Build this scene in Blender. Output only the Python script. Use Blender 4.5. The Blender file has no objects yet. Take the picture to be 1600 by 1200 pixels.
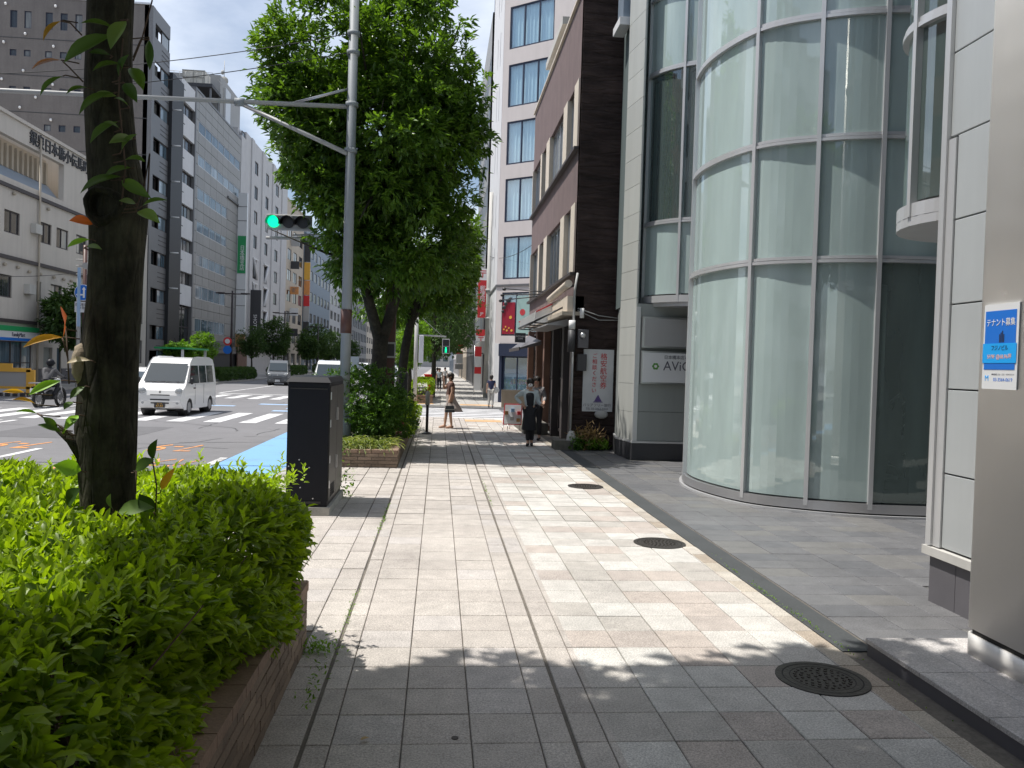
import bpy, bmesh, math, random
import numpy as np
from mathutils import Vector, Matrix
random.seed(7); RNG = np.random.default_rng(11)
S = bpy.context.scene
COL = S.collection
# ------------------------------------------------------------------ camera, sky, sun, exposure
cd = bpy.data.cameras.new('camera'); cam = bpy.data.objects.new('camera', cd); COL.objects.link(cam)
cd.sensor_width = 36; cd.lens = 28.8; cd.clip_end = 3000; cd.clip_start = .05
yaw, pit, rol = 0.08951, 0.0223136, 0.030
Fv = Vector((math.sin(yaw)*math.cos(pit), math.cos(yaw)*math.cos(pit), -math.sin(pit)))
Rv = Fv.cross(Vector((0, 0, 1))).normalized(); Uv = Rv.cross(Fv)
R2 = Rv*math.cos(rol)+Uv*math.sin(rol); U2 = -Rv*math.sin(rol)+Uv*math.cos(rol)
M = Matrix((R2, U2, -Fv)).transposed().to_4x4(); M.translation = (0, 0, 1.85)
cam.matrix_world = M; S.camera = cam
SUN_EL, SUN_AZ = math.radians(67), math.radians(5)      # azimuth from -X towards +Y
sdir = Vector((-math.cos(SUN_EL)*math.cos(SUN_AZ), math.cos(SUN_EL)*math.sin(SUN_AZ), math.sin(SUN_EL)))
w = bpy.data.worlds.new('World'); S.world = w; w.use_nodes = True
nt = w.node_tree; nt.nodes.clear()
def nn(nt, typ, **k):
    n = nt.nodes.new(typ)
    for a, v in k.items():
        if a.startswith('i_'):
            key = a[2:]; key = int(key) if key.isdigit() else key.replace('_', ' ')
            if hasattr(v, 'links') or isinstance(v, bpy.types.NodeSocket): nt.links.new(v, n.inputs[key])
            else: n.inputs[key].default_value = v
        else: setattr(n, a, v)
    return n
sky = nn(nt, 'ShaderNodeTexSky'); sky.sky_type = 'NISHITA'; sky.sun_disc = False
sky.sun_elevation = SUN_EL; sky.sun_rotation = math.radians(-85); sky.air_density = 1.0; sky.dust_density = 1.5
tc = nn(nt, 'ShaderNodeTexCoord')
sp = nn(nt, 'ShaderNodeSeparateXYZ', i_0=tc.outputs['Generated'])
zz = nn(nt, 'ShaderNodeMath', operation='MAXIMUM', i_0=sp.outputs[2], i_1=0.0)
za = nn(nt, 'ShaderNodeMath', operation='ADD', i_0=zz.outputs[0], i_1=0.12)
dv = nn(nt, 'ShaderNodeVectorMath', operation='DIVIDE', i_0=tc.outputs['Generated'])
cb = nn(nt, 'ShaderNodeCombineXYZ', i_0=za.outputs[0], i_1=za.outputs[0], i_2=1.0); nt.links.new(cb.outputs[0], dv.inputs[1])
no = nn(nt, 'ShaderNodeTexNoise', i_Vector=dv.outputs[0], i_Scale=0.75, i_Detail=9.0, i_Roughness=0.56, i_Distortion=0.25)
cr = nn(nt, 'ShaderNodeMapRange', i_0=no.outputs[0], i_1=0.41, i_2=0.68, i_3=0.04, i_4=0.95)
no2 = nn(nt, 'ShaderNodeTexNoise', i_Vector=dv.outputs[0], i_Scale=2.1, i_Detail=7.0, i_Roughness=0.6)
cr2 = nn(nt, 'ShaderNodeMapRange', i_0=no2.outputs[0], i_1=0.3, i_2=0.7, i_3=0.84, i_4=1.06)
cc = nn(nt, 'ShaderNodeVectorMath', operation='SCALE', i_0=(10.2, 10.8, 11.8)); nt.links.new(cr2.outputs[0], cc.inputs['Scale'])
mx = nn(nt, 'ShaderNodeMix', data_type='RGBA'); nt.links.new(cr.outputs[0], mx.inputs[0])
nt.links.new(sky.outputs[0], mx.inputs[6]); nt.links.new(cc.outputs[0], mx.inputs[7])
bg = nn(nt, 'ShaderNodeBackground', i_Color=mx.outputs[2], i_Strength=0.104)
nt.links.new(bg.outputs[0], nn(nt, 'ShaderNodeOutputWorld').inputs[0])
sd = bpy.data.lights.new('sun', 'SUN'); sd.energy = 4.4; sd.angle = math.radians(0.55); sd.color = (1, .96, .90)
so = bpy.data.objects.new('sun', sd); COL.objects.link(so); so.rotation_euler = sdir.to_track_quat('Z', 'Y').to_euler()
S.view_settings.view_transform = 'Standard'; S.view_settings.look = 'None'
S.view_settings.exposure = 0.32; S.view_settings.gamma = 1; S.view_settings.use_curve_mapping = False
S.render.engine = 'CYCLES'
cy = S.cycles; cy.max_bounces = 7; cy.diffuse_bounces = 3; cy.glossy_bounces = 3; cy.transmission_bounces = 4; cy.transparent_max_bounces = 8
cy.caustics_reflective = False; cy.caustics_refractive = False

# ------------------------------------------------------------------ helpers
class MB:
    def __init__(s): s.v = []; s.f = []; s.m = []; s.sm = []
    def face(s, pts, m=0, sm=False):
        b = len(s.v); s.v += [tuple(p) for p in pts]; s.f.append(tuple(range(b, b+len(pts)))); s.m.append(m); s.sm.append(sm)
    def hexa(s, p, m=0):    # p: 4 bottom ccw, 4 top ccw
        b = len(s.v); s.v += [tuple(q) for q in p]
        for f in ((3, 2, 1, 0), (4, 5, 6, 7), (0, 1, 5, 4), (1, 2, 6, 5), (2, 3, 7, 6), (3, 0, 4, 7)):
            s.f.append(tuple(b+i for i in f)); s.m.append(m); s.sm.append(False)
        return s
    def box(s, x0, x1, y0, y1, z0, z1, m=0):
        return s.hexa([(x0, y0, z0), (x1, y0, z0), (x1, y1, z0), (x0, y1, z0), (x0, y0, z1), (x1, y0, z1), (x1, y1, z1), (x0, y1, z1)], m)
    def prism(s, poly, z0, z1, m=0, sm=False):
        n = len(poly); b = len(s.v)
        s.v += [(x, y, z0) for x, y in poly]+[(x, y, z1) for x, y in poly]
        s.f.append(tuple(b+i for i in reversed(range(n)))); s.f.append(tuple(b+n+i for i in range(n))); s.m += [m, m]; s.sm += [False, False]
        for i in range(n):
            j = (i+1) % n; s.f.append((b+i, b+j, b+n+j, b+n+i)); s.m.append(m); s.sm.append(sm)
        return s
    def tube(s, pts, r, n=8, m=0, cap=True, sm=True):
        pts = [Vector(p) for p in pts]; k = len(pts); rr = r if hasattr(r, '__len__') else [r]*k
        b = len(s.v); a = None
        for i, p in enumerate(pts):
            d = (pts[min(i+1, k-1)]-pts[max(i-1, 0)]).normalized()
            if a is None:
                a = d.orthogonal().normalized()
            a = (a-d*a.dot(d)).normalized(); c = d.cross(a)
            for j in range(n):
                t = 2*math.pi*j/n; s.v.append(tuple(p+(a*math.cos(t)+c*math.sin(t))*rr[i]))
        for i in range(k-1):
            for j in range(n):
                q = (j+1) % n; s.f.append((b+i*n+j, b+i*n+q, b+(i+1)*n+q, b+(i+1)*n+j)); s.m.append(m); s.sm.append(sm)
        if cap:
            s.f.append(tuple(b+j for j in reversed(range(n)))); s.f.append(tuple(b+(k-1)*n+j for j in range(n))); s.m += [m, m]; s.sm += [False, False]
        return s
    def cyl(s, x, y, z0, z1, r, n=16, m=0, r2=None, sm=True):
        return s.tube([(x, y, z0), (x, y, z1)], [r, r if r2 is None else r2], n, m, True, sm)
    def ball(s, c, r, nu=12, nv=8, m=0):
        r = r if hasattr(r, '__len__') else (r, r, r); b = len(s.v)
        for i in range(nv+1):
            t = math.pi*i/nv
            for j in range(nu):
                p = 2*math.pi*j/nu; s.v.append((c[0]+r[0]*math.sin(t)*math.cos(p), c[1]+r[1]*math.sin(t)*math.sin(p), c[2]+r[2]*math.cos(t)))
        for i in range(nv):
            for j in range(nu):
                q = (j+1) % nu; s.f.append((b+i*nu+j, b+(i+1)*nu+j, b+(i+1)*nu+q, b+i*nu+q)); s.m.append(m); s.sm.append(True)
        return s
    def parts(s, name, mats, parent=None, **kw):   # every separate piece becomes an object of its own
        n = len(s.v); up = list(range(n))
        def find(a):
            while up[a] != a: up[a] = up[up[a]]; a = up[a]
            return a
        for f in s.f:
            for q in f[1:]: up[find(q)] = find(f[0])
        g = {}
        for i, f in enumerate(s.f): g.setdefault(find(f[0]), []).append(i)
        out = []
        for ids in g.values():
            m = MB(); mp = {}
            for i in ids:
                for q in s.f[i]:
                    if q not in mp: mp[q] = len(m.v); m.v.append(s.v[q])
                m.f.append(tuple(mp[q] for q in s.f[i])); m.m.append(s.m[i]); m.sm.append(s.sm[i])
            out.append(m.build(name, mats, parent, **kw))
        return out
    def build(s, name, mats, parent=None, loc=None, rz=0, bevel=0, **props):
        me = bpy.data.meshes.new(name); me.from_pydata(s.v, [], s.f)
        mats = mats if isinstance(mats, (list, tuple)) else [mats]
        for q in mats: me.materials.append(q)
        if len(mats) > 1: me.polygons.foreach_set('material_index', s.m)
        if any(s.sm): me.polygons.foreach_set('use_smooth', s.sm)
        me.update()
        o = bpy.data.objects.new(name, me); COL.objects.link(o)
        if loc is not None: o.location = loc
        if rz: o.rotation_euler.z = rz
        link(o, parent)
        if bevel:
            bm = o.modifiers.new('b', 'BEVEL'); bm.width = bevel; bm.segments = 2; bm.limit_method = 'ANGLE'; bm.angle_limit = .6
        for k, v in props.items(): o[k] = v
        return o
def link(o, parent):
    if parent is not None:
        o.parent = parent
        if parent.type == 'EMPTY': o.matrix_parent_inverse = Matrix.Translation(parent.location).inverted()
    return o
def inst(src, parent, loc, rz=0, scale=None, name=None, rot=None, mat=None):
    o = bpy.data.objects.new(name or src.name.split('.')[0], src.data); COL.objects.link(o); o.location = loc
    o.rotation_euler = rot if rot is not None else (0, 0, rz)
    if scale is not None: o.scale = scale
    link(o, parent); return o
def tag(o, label, cat, group=None):
    o['label'] = label; o['category'] = cat
    if group: o['group'] = group
    return o
def thing(name, label, cat, loc=(0, 0, 0), group=None):
    o = bpy.data.objects.new(name, None); COL.objects.link(o); o.location = loc; o.empty_display_size = .2
    return tag(o, label, cat, group)
def struct(o): o['kind'] = 'structure'; return o
def stuff(o): o['kind'] = 'stuff'; return o
def copy_tree(src, parent=None):
    c = src.copy(); COL.objects.link(c); c.parent = parent
    for ch in KIDS[src.name] if src.name in KIDS else [x for x in src.children]: copy_tree(ch, c)
    return c
KIDS = {}
def move_thing(o, loc, rz=0, label=None, sc=None):
    o.location = loc; o.rotation_euler = (0, 0, rz)
    if label: o['label'] = label
    if sc: o.scale = (sc, sc, sc)
# text
TXT = {}
def text(body, size, m, parent, loc, rot, sx=1.0, ext=.004, align='CENTER', name='lettering', space=1.0):
    key = (body, size, ext, align, space)
    if key not in TXT:
        cu = bpy.data.curves.new('t', 'FONT'); cu.body = body; cu.size = size; cu.extrude = ext; cu.align_x = align; cu.align_y = 'CENTER'
        cu.space_line = space; cu.resolution_u = 3
        to = bpy.data.objects.new('t', cu); COL.objects.link(to)
        bpy.context.view_layer.update()
        TXT[key] = bpy.data.meshes.new_from_object(to.evaluated_get(bpy.context.evaluated_depsgraph_get()))
        bpy.data.objects.remove(to)
    me = TXT[key].copy(); me.name = name; me.materials.clear(); me.materials.append(m)
    o = bpy.data.objects.new(name, me); COL.objects.link(o); o.location = loc; o.rotation_euler = rot; o.scale = (sx, 1, 1)
    link(o, parent); return o
ROT_S = (math.pi/2, 0, 0)                       # facing -Y
ROT_W = (math.pi/2, 0, -math.pi/2)              # facing -X
ROT_E = (math.pi/2, 0, math.pi/2)               # facing +X
# facade frame
class Fr:
    def __init__(s, O, U): s.O = Vector(O); s.U = Vector(U).normalized(); s.N = Vector((s.U.y, -s.U.x)); s.a = math.atan2(s.U.y, s.U.x)
    def P(s, u, d, z): q = s.O+s.U*u+s.N*d; return (q.x, q.y, z)
    def box(s, mb, u0, u1, d0, d1, z0, z1, m=0):
        return mb.hexa([s.P(u0, d1, z0), s.P(u1, d1, z0), s.P(u1, d0, z0), s.P(u0, d0, z0), s.P(u0, d1, z1), s.P(u1, d1, z1), s.P(u1, d0, z1), s.P(u0, d0, z1)], m)
    def wall(s, mb, u0, u1, z0, z1, ops, th=.25, m=0):
        us = sorted({u0, u1, *[min(max(o[i], u0), u1) for o in ops for i in (0, 1)]}); zs = sorted({z0, z1, *[min(max(o[i], z0), z1) for o in ops for i in (2, 3)]})
        for i in range(len(zs)-1):
            zc = (zs[i]+zs[i+1])/2; run = None
            for j in range(len(us)-1):
                uc = (us[j]+us[j+1])/2
                op = any(o[0] < uc < o[1] and o[2] < zc < o[3] for o in ops)
                if not op and run is None: run = us[j]
                if op and run is not None: s.box(mb, run, us[j], -th, 0, zs[i], zs[i+1], m); run = None
            if run is not None: s.box(mb, run, us[-1], -th, 0, zs[i], zs[i+1], m)
WC = {}
def window(parent, F, u0, u1, z0, z1, nx, ny, fm, gm, inset=.1, fr=.05, panes=False, cur=None):
    w_, h_ = round(u1-u0, 3), round(z1-z0, 3); key = (w_, h_, nx, ny, fm.name, gm.name, fr, panes, cur.name if cur else '')
    if key not in WC:
        f = MB(); d = .04
        f.box(0, w_, -d, d, 0, fr); f.box(0, w_, -d, d, h_-fr, h_); f.box(0, fr, -d, d, fr, h_-fr); f.box(w_-fr, w_, -d, d, fr, h_-fr)
        for i in range(1, nx): x = w_*i/nx; f.box(x-fr*.5, x+fr*.5, -d*.9, d*.9, fr, h_-fr)
        for i in range(1, ny):
            z = h_*i/ny
            for k in range(nx): f.box(w_*k/nx+fr*.5+(fr*.5 if k == 0 else 0), w_*(k+1)/nx-fr*.5-(fr*.5 if k == nx-1 else 0), -d*.8, d*.8, z-fr*.4, z+fr*.4)
        fo = f.build('window', fm); ps = []
        if panes:
            for k in range(nx):
                p = MB(); p.box(w_*k/nx+fr*.4, w_*(k+1)/nx-fr*.4, -.004, .004, fr*.8, h_-fr*.8); ps.append(p.build('pane', gm))
        else:
            p = MB(); p.box(fr*.5, w_-fr*.5, -.004, .004, fr*.5, h_-fr*.5); ps.append(p.build('pane', gm))
        if cur:
            c = MB(); n = max(8, int(w_*14)); pts = [(fr+(w_-2*fr)*i/n, .12+.03*math.sin(i*1.9)+.015*math.sin(i*.7)) for i in range(n+1)]
            for i in range(n): c.face([(pts[i][0], pts[i][1], fr), (pts[i+1][0], pts[i+1][1], fr), (pts[i+1][0], pts[i+1][1], h_-fr), (pts[i][0], pts[i][1], h_-fr)], 0, True)
            ps.append(c.build('curtain', cur))
        WC[key] = (fo.data, [p.data for p in ps], [p.name.split('.')[0] for p in ps])
        for o in [fo]+ps: bpy.data.objects.remove(o)
    fd, pd, pn = WC[key]
    o = bpy.data.objects.new('window', fd); COL.objects.link(o); o.location = F.P(u0, -inset, z0); o.rotation_euler.z = F.a; link(o, parent)
    for d_, n_ in zip(pd, pn):
        p = bpy.data.objects.new(n_, d_); COL.objects.link(p); p.parent = o
    return o
# ------------------------------------------------------------------ materials
def mat(name, col, rough=.6, metal=0, spec=.5, nz=None, bump=None, emit=None, trans=0, coat=0, rnd=0, streak=0):
    m = bpy.data.materials.new(name); m.use_nodes = True; nt = m.node_tree; b = nt.nodes['Principled BSDF']
    b.inputs['Base Color'].default_value = (*col, 1); b.inputs['Roughness'].default_value = rough; b.inputs['Metallic'].default_value = metal
    b.inputs['Specular IOR Level'].default_value = spec; b.inputs['Coat Weight'].default_value = coat
    if emit: b.inputs['Emission Color'].default_value = (*emit[0], 1); b.inputs['Emission Strength'].default_value = emit[1]
    if nz or bump or rnd or streak:
        g = nn(nt, 'ShaderNodeNewGeometry'); cur = None
        def mul(cur, val, amt):
            mr = nn(nt, 'ShaderNodeMapRange', i_0=val, i_1=0.25, i_2=0.75, i_3=1-amt, i_4=1+amt)
            if cur is None: return mr.outputs[0]
            return nn(nt, 'ShaderNodeMath', operation='MULTIPLY', i_0=cur, i_1=mr.outputs[0]).outputs[0]
        if nz:
            for k in range(0, len(nz), 2):
                t = nn(nt, 'ShaderNodeTexNoise', i_Vector=g.outputs['Position'], i_Scale=float(nz[k]), i_Detail=5.0, i_Roughness=.6); cur = mul(cur, t.outputs[0], nz[k+1])
        if streak:
            mp = nn(nt, 'ShaderNodeVectorMath', operation='MULTIPLY', i_0=g.outputs['Position'], i_1=(3.0, 3.0, .22))
            t = nn(nt, 'ShaderNodeTexNoise', i_Vector=mp.outputs[0], i_Scale=1.2, i_Detail=6.0, i_Roughness=.65); cur = mul(cur, t.outputs[0], streak)
        if rnd:
            oi = nn(nt, 'ShaderNodeObjectInfo')
            mr = nn(nt, 'ShaderNodeMapRange', i_0=oi.outputs['Random'], i_3=1-rnd, i_4=1+rnd)
            cur = mr.outputs[0] if cur is None else nn(nt, 'ShaderNodeMath', operation='MULTIPLY', i_0=cur, i_1=mr.outputs[0]).outputs[0]
        if cur is not None:
            vm = nn(nt, 'ShaderNodeVectorMath', operation='SCALE', i_0=(*col,)); nt.links.new(cur, vm.inputs['Scale']); nt.links.new(vm.outputs[0], b.inputs['Base Color'])
        if bump:
            t = nn(nt, 'ShaderNodeTexNoise', i_Vector=g.outputs['Position'], i_Scale=float(bump[0]), i_Detail=4.0)
            bp = nn(nt, 'ShaderNodeBump', i_Strength=bump[1], i_Distance=bump[2] if len(bump) > 2 else .01, i_Height=t.outputs[0]); nt.links.new(bp.outputs[0], b.inputs['Normal'])
    return m
def leafmat(name, c0, c1, rough=.45, tr=.35):
    m = bpy.data.materials.new(name); m.use_nodes = True; nt = m.node_tree; b = nt.nodes['Principled BSDF']; out = nt.nodes['Material Output']
    at = nn(nt, 'ShaderNodeAttribute', attribute_name='tint')
    mx = nn(nt, 'ShaderNodeMix', data_type='RGBA'); nt.links.new(at.outputs['Fac'], mx.inputs[0]); mx.inputs[6].default_value = (*c0, 1); mx.inputs[7].default_value = (*c1, 1)
    nt.links.new(mx.outputs[2], b.inputs['Base Color']); b.inputs['Roughness'].default_value = rough; b.inputs['Specular IOR Level'].default_value = .45
    hs = nn(nt, 'ShaderNodeVectorMath', operation='MULTIPLY', i_0=mx.outputs[2], i_1=(1.7, 1.75, .5))
    t = nn(nt, 'ShaderNodeBsdfTranslucent', i_Color=hs.outputs[0]); s = nn(nt, 'ShaderNodeMixShader', i_0=tr); nt.links.new(b.outputs[0], s.inputs[1]); nt.links.new(t.outputs[0], s.inputs[2])
    nt.links.new(s.outputs[0], out.inputs[0]); return m
def glassmat(name, tint, film=0, filmcol=(.5, .6, .58), rough=.02, stripes=False, ior=1.75, thin=False):
    m = bpy.data.materials.new(name); m.use_nodes = True; nt = m.node_tree; nt.nodes.clear(); out = nn(nt, 'ShaderNodeOutputMaterial')
    t = nn(nt, 'ShaderNodeBsdfTransparent', i_Color=(*tint, 1)); g = nn(nt, 'ShaderNodeBsdfGlossy', i_Color=(.95, 1, .98, 1), i_Roughness=rough)
    fr = nn(nt, 'ShaderNodeFresnel', i_IOR=ior); base = t.outputs[0]
    if film:
        d = nn(nt, 'ShaderNodeBsdfDiffuse', i_Color=(*filmcol, 1)); s0 = nn(nt, 'ShaderNodeMixShader', i_0=film); nt.links.new(t.outputs[0], s0.inputs[1]); nt.links.new(d.outputs[0], s0.inputs[2])
        if stripes:
            ge = nn(nt, 'ShaderNodeNewGeometry'); sc = nn(nt, 'ShaderNodeVectorMath', operation='MULTIPLY', i_0=ge.outputs['Position'], i_1=(2.2, 2.2, .5))
            no = nn(nt, 'ShaderNodeTexNoise', i_Vector=sc.outputs[0], i_Scale=1.3, i_Detail=3.0)
            mr = nn(nt, 'ShaderNodeMapRange', i_0=no.outputs[0], i_1=.3, i_2=.7, i_3=film-.07, i_4=film+.07); nt.links.new(mr.outputs[0], s0.inputs[0])
        base = s0.outputs[0]
    s = nn(nt, 'ShaderNodeMixShader', i_0=fr.outputs[0]); nt.links.new(base, s.inputs[1]); nt.links.new(g.outputs[0], s.inputs[2])
    g2 = nn(nt, 'ShaderNodeNewGeometry'); t2 = nn(nt, 'ShaderNodeBsdfTransparent', i_Color=(1, 1, 1, 1)); s2 = nn(nt, 'ShaderNodeMixShader')
    if thin: nt.links.new(g2.outputs['Backfacing'], s2.inputs[0])
    else: s2.inputs[0].default_value = 0
    nt.links.new(s.outputs[0], s2.inputs[1]); nt.links.new(t2.outputs[0], s2.inputs[2])
    nt.links.new(s2.outputs[0], out.inputs[0]); return m
def darkglass(name, a, b_, rough=.06):
    m = bpy.data.materials.new(name); m.use_nodes = True; nt = m.node_tree; b = nt.nodes['Principled BSDF']
    oi = nn(nt, 'ShaderNodeObjectInfo'); r = nn(nt, 'ShaderNodeValToRGB', i_0=oi.outputs['Random']); r.color_ramp.interpolation = 'CONSTANT'
    e = r.color_ramp.elements; e[0].color = (*a, 1); e[1].position = .6; e[1].color = (*b_, 1); q = e.new(.35); q.color = (*[(x+y)/2 for x, y in zip(a, b_)], 1); q = e.new(.82); q.color = (*[x*.8 for x in a], 1)
    ge = nn(nt, 'ShaderNodeNewGeometry'); sc = nn(nt, 'ShaderNodeVectorMath', operation='MULTIPLY', i_0=ge.outputs['Position'], i_1=(4., 4., .15))
    no = nn(nt, 'ShaderNodeTexNoise', i_Vector=sc.outputs[0], i_Scale=1.5, i_Detail=2.0); mr = nn(nt, 'ShaderNodeMapRange', i_0=no.outputs[0], i_1=.35, i_2=.65, i_3=.55, i_4=1.3)
    vs = nn(nt, 'ShaderNodeVectorMath', operation='SCALE', i_0=r.outputs[0]); nt.links.new(mr.outputs[0], vs.inputs['Scale']); nt.links.new(vs.outputs[0], b.inputs['Base Color'])
    b.inputs['Roughness'].default_value = rough; b.inputs['Specular IOR Level'].default_value = .8; return m
def tilemat(name, pitch, off, kind):
    m = bpy.data.materials.new(name); m.use_nodes = True; nt = m.node_tree; b = nt.nodes['Principled BSDF']
    g = nn(nt, 'ShaderNodeNewGeometry'); o = nn(nt, 'ShaderNodeVectorMath', operation='SUBTRACT', i_0=g.outputs['Position'], i_1=off)
    d = nn(nt, 'ShaderNodeVectorMath', operation='DIVIDE', i_0=o.outputs[0], i_1=(*pitch, 10)); fl = nn(nt, 'ShaderNodeVectorMath', operation='FLOOR', i_0=d.outputs[0])
    wn = nn(nt, 'ShaderNodeTexWhiteNoise', noise_dimensions='3D', i_Vector=fl.outputs[0]); sx = nn(nt, 'ShaderNodeSeparateXYZ', i_0=g.outputs['Position'])
    def ramp(cols):
        r = nn(nt, 'ShaderNodeValToRGB', i_0=wn.outputs['Value']); r.color_ramp.interpolation = 'CONSTANT'; e = r.color_ramp.elements
        e[0].position = 0; e[0].color = (*cols[0][1], 1); e[1].position = cols[1][0]; e[1].color = (*cols[1][1], 1)
        for p, c in cols[2:]: q = e.new(p); q.color = (*c, 1)
        return r.outputs[0]
    def mixc(f, a, b2):
        x = nn(nt, 'ShaderNodeMix', data_type='RGBA'); nt.links.new(f, x.inputs[0]); nt.links.new(a, x.inputs[6]); nt.links.new(b2, x.inputs[7]); return x.outputs[2]
    if kind == 'walk':
        A = ramp([(0, (.425, .390, .355)), (.3, (.450, .415, .378)), (.6, (.41, .375, .342)), (.85, (.44, .41, .385))])
        B = ramp([(0, (.50, .48, .445)), (.26, (.42, .395, .36)), (.42, (.52, .505, .47)), (.58, (.43, .38, .34)), (.74, (.46, .435, .40)), (.9, (.41, .365, .33))])
        C = ramp([(0, (.42, .375, .31)), (.35, (.36, .305, .245)), (.6, (.46, .425, .37)), (.8, (.39, .35, .30))])
        f1 = nn(nt, 'ShaderNodeMath', operation='GREATER_THAN', i_0=sx.outputs[0], i_1=.93).outputs[0]; f2 = nn(nt, 'ShaderNodeMath', operation='GREATER_THAN', i_0=sx.outputs[0], i_1=2.6).outputs[0]
        c = mixc(f2, mixc(f1, A, B), C)
    else: c = ramp(kind)
    cur = c
    for sc_, am in ((1.1, .12), (7, .1), (90, .30), (260, .34)):
        t = nn(nt, 'ShaderNodeTexNoise', i_Vector=g.outputs['Position'], i_Scale=float(sc_), i_Detail=3.0); mr = nn(nt, 'ShaderNodeMapRange', i_0=t.outputs[0], i_1=.3, i_2=.7, i_3=1-am, i_4=1+am)
        v = nn(nt, 'ShaderNodeVectorMath', operation='SCALE', i_0=cur); nt.links.new(mr.outputs[0], v.inputs['Scale']); cur = v.outputs[0]
    nt.links.new(cur, b.inputs['Base Color']); b.inputs['Roughness'].default_value = .72 if kind == 'walk' else .42; b.inputs['Specular IOR Level'].default_value = .35
    t = nn(nt, 'ShaderNodeTexNoise', i_Vector=g.outputs['Position'], i_Scale=170., i_Detail=3.0)
    bp = nn(nt, 'ShaderNodeBump', i_Strength=.35, i_Distance=.003, i_Height=t.outputs[0]); nt.links.new(bp.outputs[0], b.inputs['Normal']); return m
mt = {}
def D(k, *a, **kw): mt[k] = mat(k, *a, **kw)
D('asphalt', (.17, .168, .175), .85, nz=(.25, .1, 3, .08, 90, .25), bump=(140, .5, .004))
D('white_paint', (.72, .72, .72), .6, nz=(8, .12, 60, .1)); D('orange_paint', (.75, .30, .08), .6, nz=(9, .2, 60, .2)); D('yellow_paint', (.8, .52, .03), .6, nz=(9, .15))
D('blue_paint', (.20, .40, .68), .75, nz=(1, .1, 60, .12)); D('pale_blue_paint', (.33, .48, .68), .75, nz=(1, .1))
D('kerb', (.38, .37, .35), .8, nz=(4, .15, 60, .15)); D('mortar', (.14, .125, .105), .9, nz=(3, .3, 40, .3)); D('dark_mortar', (.13, .13, .125), .8, nz=(9, .3))
D('pave', (.40, .385, .36), .8, nz=(.8, .12, 6, .1)); D('iron', (.07, .062, .055), .5, .6, nz=(20, .3), bump=(60, .4))
D('iron_dark', (.02, .02, .02), .8)
D('cream', (.54, .50, .45), .8, nz=(.5, .05), streak=.07); D('cream_dark', (.42, .37, .30), .8, streak=.12); D('dark_trim', (.06, .05, .05), .6); D('soot', (.045, .045, .05), .55)
D('grey_brick', (.155, .142, .135), .8, nz=(.6, .12, 8, .1), streak=.12); D('grey_metal', (.17, .17, .175), .45, .3, nz=(1, .05)); D('light_panel', (.31, .305, .295), .5, .1, nz=(1, .06), streak=.07, rnd=.05)
D('charcoal', (.014, .015, .018), .5, nz=(1, .2)); D('white_wall', (.68, .68, .69), .6, nz=(1, .05), streak=.05); D('off_white', (.53, .525, .53), .6, nz=(1, .06), streak=.08)
D('beige', (.50, .44, .36), .8, streak=.1); D('blue_grey', (.22, .27, .33), .5, .2, nz=(1, .06)); D('brown_tile', (.20, .115, .085), .7, nz=(3, .15))
D('pinkish', (.66, .60, .575), .7, nz=(1, .04), streak=.04); D('navy', (.02, .028, .06), .5); D('mauve', (.165, .118, .115), .85, nz=(2, .12, 40, .12), streak=.14, bump=(35, .4, .01))
D('cream_trim', (.66, .58, .48), .6, nz=(5, .08)); D('grey_pipe', (.38, .38, .37), .5); D('black_metal', (.018, .018, .02), .4, spec=.6); D('brown_metal', (.09, .04, .032), .5)
D('pole_grey', (.26, .285, .30), .6, .0, nz=(3, .1), streak=.1); D('silver_metal', (.55, .55, .56), .32, .85, nz=(2, .06)); D('pale_metal', (.62, .625, .63), .4, .5, streak=.05)
D('panel_grey', (.47, .495, .50), .42, .25, nz=(1, .05), streak=.05, rnd=.03); D('pier_grey', (.50, .51, .48), .45, .2, rnd=.05, streak=.08); D('edge_slate', (.070, .075, .077), .85, spec=.2, nz=(2, .12, 40, .15)); D('slate_base', (.12, .115, .125), .55, nz=(3, .1)); D('slate_panel', (.30, .32, .31), .5, .2, streak=.06)
D('sign_white', (.72, .73, .74), .35, coat=.3); D('sign_grey', (.40, .40, .40), .35); D('ink', (.10, .10, .13), .6); D('red', (.62, .03, .035), .5); D('green', (.02, .30, .10), .5); D('lime', (.10, .30, .05), .5)
D('sign_blue', (.01, .16, .62), .5); D('bright_blue', (.01, .36, .85), .5); D('peach', (.9, .5, .35), .5); D('pure_white', (.8, .8, .8), .5); D('banner', (.55, .56, .57), .6, nz=(3, .08)); D('violet', (.10, .06, .22), .6); D('banner_red', (.55, .05, .06), .6); D('gold', (.75, .42, .06), .5)
D('bark', (.034, .030, .021), .9, nz=(3, .5, 14, .5, 60, .35), bump=(30, 1., .02), streak=.3); D('bark_pale', (.30, .25, .18), .9, nz=(12, .35), bump=(40, .8, .01)); D('twig', (.09, .055, .035), .8)
D('soil', (.06, .045, .03), .95, nz=(10, .4)); D('brick', (.235, .175, .13), .8, nz=(6, .15, 60, .2), rnd=.28, bump=(70, .4)); D('brick_top', (.30, .205, .15), .8, nz=(6, .15, 60, .2), rnd=.15, bump=(70, .4))
D('cabinet', (.007, .008, .012), .5, spec=.25, nz=(2, .1)); D('cabinet_side', (.034, .032, .030), .45, spec=.4, nz=(3, .25), streak=.25); D('concrete', (.36, .35, .32), .85, nz=(4, .15, 40, .15)); D('post_dark', (.03, .02, .022), .5)
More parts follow.
